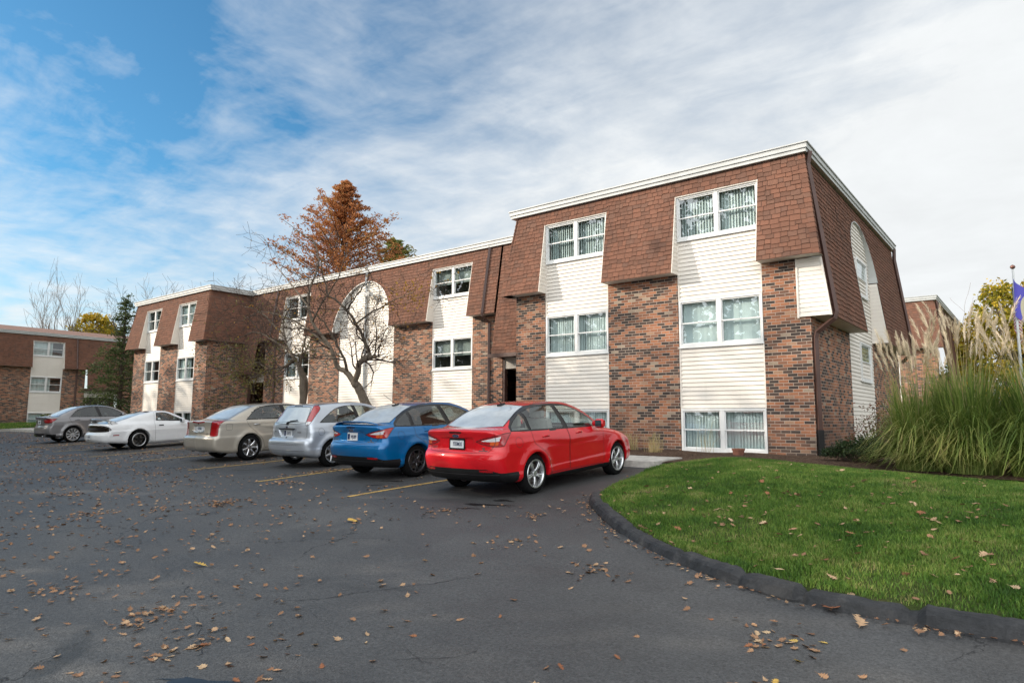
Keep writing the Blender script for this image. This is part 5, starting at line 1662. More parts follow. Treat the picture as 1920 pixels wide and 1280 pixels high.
# ---------------------------------------------------------------- compact saloon (the red and the blue one)
def saloon(label, x, y, yaw, paint, glass, kind, rim_mat, spoiler, ptext, frame, seatm):
    tub = crom([(-.80, .26), (-.905, .335), (-.955, .45), (-.985, .56), (-.985, .635), (-.955, .705, 1), (-.915, .735), (-.90, .80), (-.905, .90), (-.93, .985), (-.955, 1.045, 1), (-.90, 1.066), (-.70, 1.075),
                (-.3, 1.06), (.6, 1.02), (1.6, .985), (2.05, .975), (2.35, .955), (2.8, .885), (3.15, .80), (3.40, .69), (3.53, .56), (3.55, .42), (3.50, .27), (3.2, .20), (2.0, .19), (.6, .19), (-.4, .21)])
    gh = crom([(-.66, .95, 1), (-.64, 1.06, 1), (-.38, 1.19), (-.05, 1.335), (.30, 1.425), (.62, 1.462), (1.0, 1.472), (1.35, 1.445), (1.65, 1.365), (2.0, 1.215), (2.45, .985, 1), (2.4, .85, 1), (1, .8, 1)])
    sp = dict(tub=tub, gh=gh, W=.895, wb=2.648, rw=.318, Ra=.345, flare=.030, H=1.472, zb=1.0, track=1.555,
              plan=[(-1.0, .90), (-.7, .955), (-.3, .99), (.2, 1.0), (2.2, 1.0), (2.8, .985), (3.2, .93), (3.6, .80)],
              sect=[(.15, -.045), (.3, -.012), (.5, .0), (.7, .004), (.85, -.010), (.95, -.030), (1.05, -.065), (1.2, -.12)],
              crease=[(.845, .02, .012, .10), (.36, .03, .010, .07)],
              gplan=[(-.7, .70), (-.3, .78), (.2, .835), (1.2, .845), (1.8, .815), (2.4, .72)], tumble=.34, tumble2=.42, gcrown=.06, rg=.10, rb=.05,
              bowr=.10, bowr4=.17, roofpeak=.75, rw_ymax=.35, lid_ymax=-.60, cab=(-.35, 2.1), seat=.95, mirror=(1.88, .985), cell=.0255,
              wind=np.array([(-.60, 1.36), (-.72, 1.0), (.72, 1.0), (.60, 1.36)]))
    sp['pillars'] = [crom([(-.52, 1.018, 1), (-.31, 1.178), (-.06, 1.312), (.24, 1.398), (.55, 1.424), (.85, 1.424), (1.16, 1.400), (1.47, 1.320), (1.78, 1.180), (2.03, 1.03, 1), (1.99, .970, 1), (.95, .984), (-.2, 1.004)], step=.03)]
    def extra(v, w, yy, z, c):
        # plate recess under the lip and a ledge where the bumper begins
        d = smax(smax(np.abs(z - .835) - .085, w - .34, .03), np.abs(yy + .96) - .075, .02)
        return smax(v, -d, .03)
    sp['extra'] = [extra]
    c = Car(sp)
    rt = car_root('parked_car', label, CARS, x, y, yaw)
    W1 = crom([(-.475, 1.028, 1), (-.30, 1.16), (-.075, 1.285, 1), (-.06, 1.02, 1)], step=.03)
    W2 = crom([(-.005, 1.018, 1), (-.02, 1.305, 1), (.25, 1.375), (.55, 1.400), (.775, 1.400, 1), (.90, 1.0, 1)], step=.03)
    W3 = crom([(1.02, .998, 1), (.89, 1.395, 1), (1.15, 1.378), (1.45, 1.300), (1.75, 1.165), (1.99, 1.035, 1), (1.97, .988, 1)], step=.03)
    D1 = crom([(.985, .30, 1), (.965, 1.0, 1), (.83, 1.43, 1), (.3, 1.425), (-.03, 1.33, 1), (-.035, .98, 1), (-.02, .82), (.10, .735), (.30, .60), (.385, .42), (.40, .30, 1)], step=.03)
    D2 = crom([(2.12, .30, 1), (2.13, .93, 1), (1.90, 1.14), (1.45, 1.345), (1.1, 1.415), (.85, 1.43, 1), (.985, 1.0, 1), (1.0, .30, 1)], step=.03)
    pc = pcoord(c)
    TL = crom([(.43, .878, 1), (.60, .925), (.84, .965), (1.07, 1.000), (1.205, 1.005, 1), (1.13, .925), (1.035, .815, 1), (.80, .805), (.58, .835)], step=.02)
    TW = crom([(.53, .885, 1), (.70, .918), (.86, .944), (.985, .958, 1), (.93, .885, 1), (.72, .876)], step=.02)
    TO = crom([(.73, .822, 1), (.73, .868, 1), (.92, .868, 1), (.90, .820, 1)], step=.02)
    rear_ok = lambda P: (P[:, 1] < -.35) & (P[:, 2] > .72)
    BB = np.array([(-1.1, .1), (1.1, .1), (1.1, .395), (.80, .40), (.70, .435), (.60, .458), (-.60, .458), (-.70, .435), (-.80, .40), (-1.1, .395)])
    SK = np.array([(.3, .1), (2.3, .1), (2.3, .285), (.3, .262)])
    lid = crom([(-.70, 1.10, 1), (-.73, .90), (-.69, .80), (-.62, .718, 1), (0, .70), (.62, .718, 1), (.69, .80), (.73, .90), (.70, 1.10, 1)], step=.03)
    RW = crom([(-.615, 1.095, 1), (-.56, 1.26), (-.485, 1.395, 1), (0, 1.425), (.485, 1.395, 1), (.56, 1.26), (.615, 1.095, 1), (0, 1.075)], step=.03)
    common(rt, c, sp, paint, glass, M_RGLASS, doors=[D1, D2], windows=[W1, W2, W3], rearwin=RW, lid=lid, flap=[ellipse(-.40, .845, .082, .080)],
           tails=[('reversing_lamp', pc, TW, rear_ok, M_LENSW, None, None), ('indicator_lamp', pc, TO, rear_ok, M_LENSO, None, None), ('tail_light', pc, TL, rear_ok, M_LENS, None, None)],
           extra_regions=[('bumper_insert', REARC, BB, lambda P: (P[:, 1] < -.43), M_PLAST, None, None), ('sill', SIDE_C, SK, lambda P: np.abs(P[:, 0]) > .5, M_PLAST, None, None)])
    interior(rt, c, seatm)
    add_wheels(rt, sp, kind, rim_mat, .636, .215, .445)
    plate(rt, c, 0, .835, ptext, -.06, frame=frame, blue=frame is None)
    badge_oval(rt, c, 0, .962, tilt=.30)
    letters(rt, c, -.50, .775, 'FOCUS', .055, M_CHROME); letters(rt, c, .53, .765, 'SE', .060, M_CHROME); bars(rt, c, .53, .737, .15, .016, M_CHROME)
    for sg in (1, -1): mirror_thing(rt, c, sp, paint, sg)
    for sg in (1, -1):
        for (yy, par) in ((.30, 0), (1.30, 1)):
            handle(rt, c, yy, .895, paint, sg)
    b = MB(); q = c.rear(rr_poly(-.13, .13, 1.005, 1.03, .012))
    b.prism([p + np.array((0, -.006, 0)) for p in q], (0, .02, 0)); b.build('brake_light', M_LENSD, rt)
    for sg in (1, -1):
        b = MB(); c.ribbon(b, c.rear(np.array([(sg * t, .432 - .02 * (t - .5)) for t in np.linspace(.48, .70, 8)])), .034, .006); b.build('reflector', M_LENS, rt)
    # bright strip under the bumper insert
    b = MB(); c.ribbon(b, c.rear(np.array([(t, .372 + .02 * max(0, abs(t) - .5)) for t in np.linspace(-.78, .78, 41)])), .012, .008); b.build('bumper_strip', M_ALLOYD, rt)
    b = MB(); p = c.top(np.array([(0, .22)]))[0]
    b.prism([(-.045, .17, p[2] - .015), (.045, .17, p[2] - .015), (.035, .30, p[2] + .012), (-.035, .30, p[2] + .012)], (0, 0, .03))
    b.tube([(0, .26, p[2] + .02), (0, .15, p[2] + .09), (0, -.10, p[2] + .245)], [.008, .006, .003], 6); b.build('aerial', M_PLAST, rt)
    b = MB()
    for sg in (1, -1): c.ribbon(b, c.top(np.array([(sg * (.545 - .02 * ((t - .9) / .8) ** 2), t) for t in np.linspace(.25, 1.6, 30)])), .022, .003)
    b.build('roof_strip', M_TRIM, rt)
    if spoiler:
        b = MB(); n = 17
        top = []; bot = []
        for i in range(n):
            t = -1 + 2 * i / (n - 1); xx = .66 * t; h = .052 * (1 - abs(t) ** 5) ; p = c.top(np.array([(xx, -.83 + .10 * t * t)]))[0]
            yb = p[1]; top.append([(xx, yb + .10, p[2] + h * .55 + .004), (xx, yb - .06, p[2] + h + .012), (xx, yb - .09, p[2] + h + .002), (xx, yb - .05, p[2] + h - .014), (xx, yb + .09, p[2] + h * .2)])
        for a, e in zip(top, top[1:]):
            for k in range(5): b.poly([a[k], a[(k + 1) % 5], e[(k + 1) % 5], e[k]])
        b.poly(top[0]); b.poly(top[-1][::-1]); b.build('spoiler', paint, rt, smooth=False)
    return rt, c
saloon('shiny red saloon with a black bumper base, nearest of the parked cars to the lawn', -7.37, 8.78, 0, P_RED, M_CGLASS, 'five_double', M_ALLOY, False, '935MXI', M_TRIM, M_SEATL)
saloon('bright blue saloon with a boot spoiler, between the red car and a silver hatchback', -10.72, 9.33, 0, P_BLUE, M_CGLASSD, 'y_spoke', M_ALLOYD, True, 'WJU89', None, M_SEAT)

def y0line(pts):
    t = np.array(pts, float)
    return lambda P: np.stack([np.abs(P[:, 0]) + np.maximum(P[:, 1] - np.interp(P[:, 2], t[:, 0], t[:, 1]), 0), P[:, 2]], 1)
SK = lambda z0, z1: np.array([(.3, .08), (2.6, .08), (2.6, z1), (.3, z0)])
def finish(rt, c, sp, paint, kind, rim_mat, D, W, rim, handles, seatm, lip=False, hm=None):
    interior(rt, c, seatm)
    add_wheels(rt, sp, kind, rim_mat, D, W, rim, lip, M_ALLOY)
    for sg in (1, -1):
        mirror_thing(rt, c, sp, paint, sg)
        for (yy, zz) in handles: handle(rt, c, yy, zz, hm or paint, sg)
    return rt

# ---------------------------------------------------------------- three-door hatchback, lamps high on the rear pillars
def hatchback(label, x, y, yaw):
    tub = crom([(-.58, .255), (-.70, .30), (-.765, .38), (-.79, .50), (-.785, .585), (-.76, .635, 1), (-.685, .655), (-.672, .72), (-.665, .86), (-.625, 1.0, 1), (-.2, 1.03), (.6, 1.0), (1.5, .96), (2.0, .95), (2.4, .91), (2.9, .83), (3.2, .73), (3.38, .60), (3.40, .42), (3.35, .26), (3.0, .19), (1.5, .18), (.4, .19), (-.3, .21)])
    gh = crom([(-.655, .90, 1), (-.625, 1.0), (-.50, 1.16), (-.385, 1.315), (-.345, 1.385, 1), (-.1, 1.418), (.4, 1.44), (.85, 1.436), (1.2, 1.40), (1.55, 1.30), (2.2, .965, 1), (2.2, .85, 1), (.8, .8, 1)])
    sp = dict(tub=tub, gh=gh, W=.845, wb=2.615, rw=.306, Ra=.338, flare=.040, H=1.44, zb=.97, track=1.485,
              plan=[(-.8, .915), (-.55, .965), (-.1, 1.0), (2.1, 1.0), (2.8, .97), (3.4, .80)],
              sect=[(.15, -.04), (.3, -.008), (.5, .0), (.7, .002), (.85, -.010), (.97, -.035), (1.05, -.065), (1.2, -.12)],
              crease=[(.80, .0, .010, .09), (.42, .0, .008, .06)],
              gplan=[(-.7, .745), (-.35, .775), (.2, .80), (1.2, .805), (1.7, .775), (2.2, .69)], tumble=.30, tumble2=.36, gcrown=.05, rg=.085, rb=.035,
              bowr=.08, bowr4=.15, roofpeak=.55, rw_ymax=.1, lid_ymax=-.2, cab=(-.3, 2.0), seat=.85, mirror=(1.70, .965), cell=.027,
              wind=np.array([(-.58, 1.33), (-.70, .98), (.70, .98), (.58, 1.33)]),
              rear_lines=[[(t, zz) for t in np.linspace(-.72, .72, 30)] for zz in (.560, .530, .40)])
    def extra(v, w, yy, z, c):
        d = smax(np.abs(z - .785) - .075, w - (.30 + (z - .785) * .9), .03)
        d = smax(d, np.abs(yy + .70) - .075, .02)
        v = smax(v, -d, .025)
        return v
    sp['extra'] = [extra]
    sp['pillars'] = [crom([(.66, 1.37, 1), (.80, 1.36, 1), (.86, .975, 1), (.74, .978, 1)], step=.03)]
    c = Car(sp); rt = car_root('parked_car', label, CARS, x, y, yaw)
    pc = y0line([(.6, -.74), (1.0, -.62), (1.16, -.50), (1.315, -.385), (1.40, -.33)])
    TL = crom([(.575, 1.385, 1), (.60, 1.20), (.655, 1.015), (.700, .945, 1), (.80, .985), (.83, 1.06), (.83, 1.16), (.84, 1.27), (.80, 1.335), (.70, 1.385, 1)], step=.02)
    TW = crom([(.640, 1.03, 1), (.695, .945, 1), (.80, .985), (.825, 1.035, 1)], step=.02)
    RW = crom([(-.60, 1.00, 1), (-.535, 1.20), (-.49, 1.345, 1), (0, 1.36), (.49, 1.345, 1), (.535, 1.20), (.60, 1.00, 1), (0, .975)], step=.03)
    W1 = crom([(-.30, 1.005, 1), (-.06, 1.16), (.18, 1.285), (.45, 1.345), (.68, 1.355, 1), (.76, .985, 1)], step=.03)
    W2 = crom([(.84, .985, 1), (.77, 1.355, 1), (1.05, 1.335), (1.40, 1.22), (1.78, 1.0, 1), (1.75, .972, 1)], step=.03)
    D1 = crom([(.78, .30, 1), (.80, .97, 1), (.70, 1.385, 1), (1.0, 1.372), (1.4, 1.255), (1.9, .955, 1), (1.98, .70), (1.96, .30, 1)], step=.03)
    lid = crom([(-.655, 1.02, 1), (-.69, .92), (-.685, .70), (-.66, .655, 1), (.66, .655, 1), (.685, .70), (.69, .92), (.655, 1.02, 1)], step=.03)
    ok = lambda P: (P[:, 1] < .25) & (P[:, 2] > .9)
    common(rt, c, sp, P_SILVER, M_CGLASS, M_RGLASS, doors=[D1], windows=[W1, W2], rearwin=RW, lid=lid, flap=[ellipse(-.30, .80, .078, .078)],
           tails=[('reversing_lamp', pc, TW, ok, M_LENSW, None, None), ('tail_light', pc, TL, ok, M_LENS, None, None)])
    finish(rt, c, sp, P_SILVER, 'six', M_ALLOY, .61, .195, .405, [(.98, .83)], M_SEAT)
    plate(rt, c, 0, .775, 'KRP72', -.05, lift=.008, blue=True)
    b = MB(); p = c.rear(np.array([(0, .99)]))[0]
    q = c.patch(c.rear(np.array([(-.02, 1.005), (.10, 1.025), (.22, 1.035), (.34, 1.045)])), .02)
    b.tube(q, [.016, .012, .010, .008], 6); b.tube([p + np.array((0, -.03, 0)), p + np.array((0, .05, 0))], .028, 10)
    q = c.patch(c.rear(np.array([(.05, 1.040), (.30, 1.062)])), .012); b.tube(q, .009, 6); b.build('wiper', M_TRIM, rt)
    b = MB(); q = c.rear(np.array([(-.30, .872), (-.1, .876), (.1, .876), (.30, .872)])); b.tube([a + np.array((0, -.012, 0)) for a in q], .020, 8); b.build('grab_strip', M_TRIM, rt)
    badge_oval(rt, c, 0, .915, .050, .022, .1); b = MB(); c.ribbon(b, c.rear(ellipse(0, .685, .016, .016, 14)), .016, .003, True); b.build('lock', M_TRIM, rt)
    bars(rt, c, .47, .80, .13, .014, M_ALLOYD); bars(rt, c, -.5, .81, .09, .014, M_ALLOYD)
    b = MB(); q = c.rear(np.array([(t, 1.372) for t in np.linspace(-.16, .16, 6)])); c.ribbon(b, q, .028, .006); b.build('brake_light', M_LENSD, rt)
    b = MB()
    for sg in (1, -1): c.ribbon(b, c.top(np.array([(sg * (.53), t) for t in np.linspace(-.2, 1.3, 24)])), .02, .003)
    b.build('roof_strip', M_TRIM, rt)
    return rt
hatchback('silver three door hatchback with tall red lamps beside its rear window', -13.86, 9.66, 0).scale = (1, 1, 1.035)

# ---------------------------------------------------------------- angular saloon with upright lamps
def big_saloon(label, x, y, yaw):
    tub = crom([(-.84, .245), (-.97, .285), (-1.035, .36), (-1.055, .46), (-1.055, .585), (-1.045, .625, 1), (-.985, .645), (-.972, .70), (-.955, .85), (-.955, .965), (-.965, 1.03, 1), (-.80, 1.052), (-.4, 1.055), (.6, 1.03), (1.6, .99), (2.2, .98), (2.6, .955), (3.2, .86), (3.55, .76), (3.70, .62), (3.72, .42), (3.65, .26), (3.2, .20), (1.5, .19), (.5, .19), (-.4, .2)])
    gh = crom([(-.62, .95, 1), (-.60, 1.05, 1), (-.30, 1.185), (.02, 1.315), (.30, 1.40), (.65, 1.432), (1.1, 1.44), (1.5, 1.415), (1.85, 1.33), (2.55, .985, 1), (2.5, .85, 1), (1, .8, 1)])
    sp = dict(tub=tub, gh=gh, W=.885, wb=2.88, rw=.325, Ra=.352, flare=.022, H=1.44, zb=1.01, track=1.54,
              plan=[(-1.06, .93), (-.8, .965), (-.3, .995), (2.3, 1.0), (3.1, .975), (3.75, .84)],
              sect=[(.15, -.04), (.3, -.006), (.5, .003), (.62, .006), (.80, .0), (1.0, -.022), (1.08, -.055), (1.2, -.10)],
              crease=[(.985, -.005, .012, .05), (.60, .0, .008, .08)],
              gplan=[(-.7, .755), (-.2, .80), (.3, .825), (1.3, .835), (1.9, .80), (2.5, .71)], tumble=.34, tumble2=.40, gcrown=.055, rg=.07, rb=.025, rt=.075,
              bowr=.05, bowr4=.10, roofpeak=.8, rw_ymax=.42, lid_ymax=-.6, cab=(-.35, 2.3), seat=1.0, mirror=(2.0, .99), cell=.028,
              wind=np.array([(-.60, 1.35), (-.72, 1.0), (.72, 1.0), (.60, 1.35)]),
              side_lines=[[(.45, .60), (2.3, .60)]])
    def extra(v, w, yy, z, c):
        d = smax(np.abs(z - .845) - .062, w - .29, .03); d = smax(d, np.abs(yy + .99) - .065, .02)
        v = smax(v, -d, .02)
        # centre spine of the boot and bumper
        return v - .012 * np.exp(-(w / .045) ** 2) * (yy < -.8) * (z < .78)
    sp['extra'] = [extra]
    sp['pillars'] = [crom([(-.075, 1.03, 1), (.19, 1.258), (.395, 1.352, 1), (.72, 1.39), (1.05, 1.393), (1.45, 1.362), (1.76, 1.27), (2.15, 1.06, 1), (2.15, .995, 1), (1.1, 1.012)], step=.03)]
    c = Car(sp); rt = car_root('parked_car', label, CARS, x, y, yaw)
    pc = y0line([(.6, -.99), (.7, -.985), (.96, -.965), (1.05, -.92)])
    TL = crom([(.650, 1.045, 1), (.625, .85), (.605, .655, 1), (.80, .648), (.955, .672, 1), (.97, .86), (1.04, 1.0), (1.10, 1.045, 1)], step=.02)
    RW = crom([(-.64, 1.075, 1), (-.575, 1.25), (-.515, 1.365, 1), (0, 1.395), (.515, 1.365, 1), (.575, 1.25), (.64, 1.075, 1), (0, 1.06)], step=.03)
    W1 = crom([(-.045, 1.045, 1), (.20, 1.245), (.40, 1.335, 1), (.72, 1.372), (1.00, 1.375, 1), (1.06, 1.03, 1)], step=.03)
    W2 = crom([(1.16, 1.025, 1), (1.10, 1.375, 1), (1.45, 1.345), (1.75, 1.255), (2.12, 1.06, 1), (2.12, 1.005, 1)], step=.03)
    D1 = crom([(1.12, .30, 1), (1.11, 1.02, 1), (1.04, 1.405, 1), (.7, 1.40), (.37, 1.36), (-.085, 1.02, 1), (-.04, .90), (.18, .70), (.36, .50), (.42, .30, 1)], step=.03)
    D2 = crom([(2.32, .30, 1), (2.33, .96, 1), (1.85, 1.265), (1.45, 1.375), (1.06, 1.405, 1), (1.12, 1.02, 1), (1.13, .30, 1)], step=.03)
    lid = crom([(-.63, 1.06, 1), (-.60, .80), (-.585, .655, 1), (.585, .655, 1), (.60, .80), (.63, 1.06, 1)], step=.03)
    ok = lambda P: (P[:, 1] < -.4) & (P[:, 2] > .6)
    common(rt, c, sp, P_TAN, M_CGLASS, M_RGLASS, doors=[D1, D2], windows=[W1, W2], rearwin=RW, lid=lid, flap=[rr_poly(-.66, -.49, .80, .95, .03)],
           tails=[('tail_light', pc, TL, ok, M_LENS, None, None)])
    finish(rt, c, sp, P_TAN, 'seven', M_CHROME, .65, .225, .455, [(.20, .905), (1.28, .905)], M_SEAT, hm=M_ALLOY)
    plate(rt, c, 0, .845, 'TX4186', -.06, lift=.004)
    b = MB(); q = c.patch(c.rear(np.array([(t, 1.005 - .03 * (1 - abs(t) / .32)) for t in np.linspace(-.32, .32, 13)])), .004); c.ribbon(b, c.rear(np.array([(t, 1.008 - .016 * (1 - abs(t) / .32)) for t in np.linspace(-.32, .32, 13)])), .030, .008); b.build('brake_light', M_LENS, rt)
    for sx in (-.215, .215):
        b = MB(); b.prism([(p[0], p[1] - .004, p[2]) for p in c.rear(rr_poly(sx - .05, sx + .05, .795, .885, .012))], (0, -.006, 0)); b.build('reversing_lamp', M_LENSW, rt)
    b = MB(); p = c.rear(np.array([(0, .955)]))[0]; b.prism([(-.04, p[1] - .002, .965), (0, p[1] - .002, .925), (.04, p[1] - .002, .965), (.025, p[1] - .002, .98), (-.025, p[1] - .002, .98)], (0, -.008, 0)); b.build('badge', M_CHROME, rt)
    bars(rt, c, .45, .72, .14, .018, M_CHROME)
    b = MB(); q = c.rear(np.array([(-.31, .80), (-.24, .765), (0, .752), (.24, .765), (.31, .80)])); b.tube([a + np.array((0, -.006, 0)) for a in q], .010, 6); b.build('plate_surround', M_CHROME, rt)
    b = MB()
    for sx in (-.45, .45): b.tube([(sx, -.94, .265), (sx, -.6, .28)], .028, 10)
    b.build('exhaust', M_CHROME, rt)
    return rt
big_saloon('champagne angular saloon with tall upright red tail lamps, beside the silver hatchback', -17.52, 9.68, 0).scale = (1, 1, 1.035)

# ---------------------------------------------------------------- low sports coupe
def coupe(label, x, y, yaw):
    tub = crom([(-.98, .26), (-1.12, .27), (-1.195, .34), (-1.215, .45), (-1.205, .54), (-1.165, .58, 1), (-1.13, .62), (-1.125, .74), (-1.12, .84), (-1.08, .905, 1), (-.9, .925), (-.4, .935), (.5, .915), (1.3, .885), (1.8, .87), (2.4, .80), (3.1, .67), (3.5, .54), (3.68, .40), (3.62, .24), (3.2, .18), (1.5, .17), (.4, .17), (-.4, .2)])
    gh = crom([(-.95, .82, 1), (-.90, .925, 1), (-.45, 1.045), (.0, 1.16), (.35, 1.235), (.62, 1.275), (.9, 1.28), (1.12, 1.245), (1.9, .875, 1), (1.9, .75, 1), (.5, .7, 1)])
    sp = dict(tub=tub, gh=gh, W=.915, wb=2.57, rw=.330, Ra=.358, flare=.035, H=1.285, zb=.90, track=1.57,
              plan=[(-1.22, .86), (-.95, .94), (-.3, 1.0), (.3, .99), (1.3, .97), (2.5, .99), (3.1, .93), (3.7, .66)],
              sect=[(.12, -.05), (.25, -.02), (.4, -.005), (.62, .0), (.75, -.012), (.88, -.05), (1.0, -.10), (1.2, -.2)],
              crease=[(.635, .0, .014, .07)],
              gplan=[(-1.0, .66), (-.5, .735), (.2, .79), (1.0, .79), (1.5, .75), (1.9, .66)], tumble=.42, tumble2=.5, gcrown=.07, rg=.10, rb=.07, rt=.13, two_seat=True,
              bowr=.12, bowr4=.22, roofpeak=.75, rw_ymax=.55, lid_ymax=-.8, cab=(-.2, 1.65), seat=.62, mirror=(1.42, .87), cell=.028,
              wind=np.array([(-.55, 1.2), (-.66, .92), (.66, .92), (.55, 1.2)]), rear_lines=[[(t, .585) for t in np.linspace(-.8, .8, 30)]])
    c = Car(sp); rt = car_root('parked_car', label, CARS, x, y, yaw)
    pc = y0line([(.5, -1.17), (.62, -1.13), (.84, -1.12), (.95, -1.0)])
    TL = crom([(-.2, .845, 1), (.3, .85), (.65, .845), (.90, .82), (1.10, .755), (1.15, .695), (1.06, .65), (.8, .63), (.3, .625), (-.2, .625, 1)], step=.03)
    RW = crom([(-.63, .955, 1), (-.60, 1.06), (-.50, 1.175, 1), (0, 1.20), (.50, 1.175, 1), (.60, 1.06), (.63, .955, 1), (0, .94)], step=.03)
    W1 = crom([(.60, .945, 1), (.66, 1.195, 1), (.85, 1.215), (1.0, 1.19), (1.22, 1.08), (1.56, .915, 1), (1.54, .89, 1)], step=.03)
    D1 = crom([(.54, .24, 1), (.53, .90, 1), (.60, 1.225, 1), (.9, 1.24), (1.2, 1.125), (1.66, .875, 1), (1.80, .60), (1.77, .24, 1)], step=.03)
    SM = np.array([(-.78, .50), (-.60, .50), (-.60, .535), (-.78, .535)])
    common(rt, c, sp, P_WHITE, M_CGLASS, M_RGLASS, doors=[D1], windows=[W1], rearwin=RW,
           tails=[('tail_light', pc, TL, lambda P: (P[:, 1] < -.7), M_LENSD, None, None)])
    finish(rt, c, sp, P_WHITE, 'five_dark', M_BLKRIM, .655, .255, .43, [], M_SEAT, lip=True)
    for sg in (1, -1):
        b = MB(); c.ribbon(b, c.side(np.array([(t, .515) for t in np.linspace(-.80, -.62, 6)]), sg), .032, .004); b.build('side_marker', M_LENS, rt)
        b = MB(); c.ribbon(b, c.side(np.array([(t, .775) for t in np.linspace(.66, .82, 5)]), sg), .045, .004); b.build('handle', M_TRIM, rt)
    # raised rear wing, its ends flowing into the quarters
    b = MB(); n = 21; ring = []
    for i in range(n):
        t = -1 + 2 * i / (n - 1); e = abs(t) ** 4
        xx = .80 * t; yy = -1.13 + .30 * t * t; zz = 1.045 - .115 * e
        ring.append([(xx, yy - .03, zz + .005), (xx, yy + .02, zz + .022), (xx, yy + .19, zz + .006 - .03 * e), (xx, yy + .20, zz - .014 - .05 * e), (xx, yy + .03, zz - .014 - .05 * e)])
    for a, e in zip(ring, ring[1:]):
        for k in range(5): b.poly([a[k], a[(k + 1) % 5], e[(k + 1) % 5], e[k]])
    b.poly(ring[0]); b.poly(ring[-1][::-1])
    for sg in (1, -1): b.box(sg * .74 - .03, sg * .74 + .03, -.90, -.72, .88, .985)
    b.build('spoiler', P_WHITE, rt)
    plate(rt, c, 0, .47, '2K71B', -.1, lift=.006)
    b = MB()
    for sx in (-.50, .50): b.tube([(sx, -1.10, .295), (sx, -.8, .30)], .038, 10)
    b.build('exhaust', M_ALLOYD, rt)
    return rt
coupe('low white sports coupe with a rear wing and black wheels', -25.05, 9.95, 0)

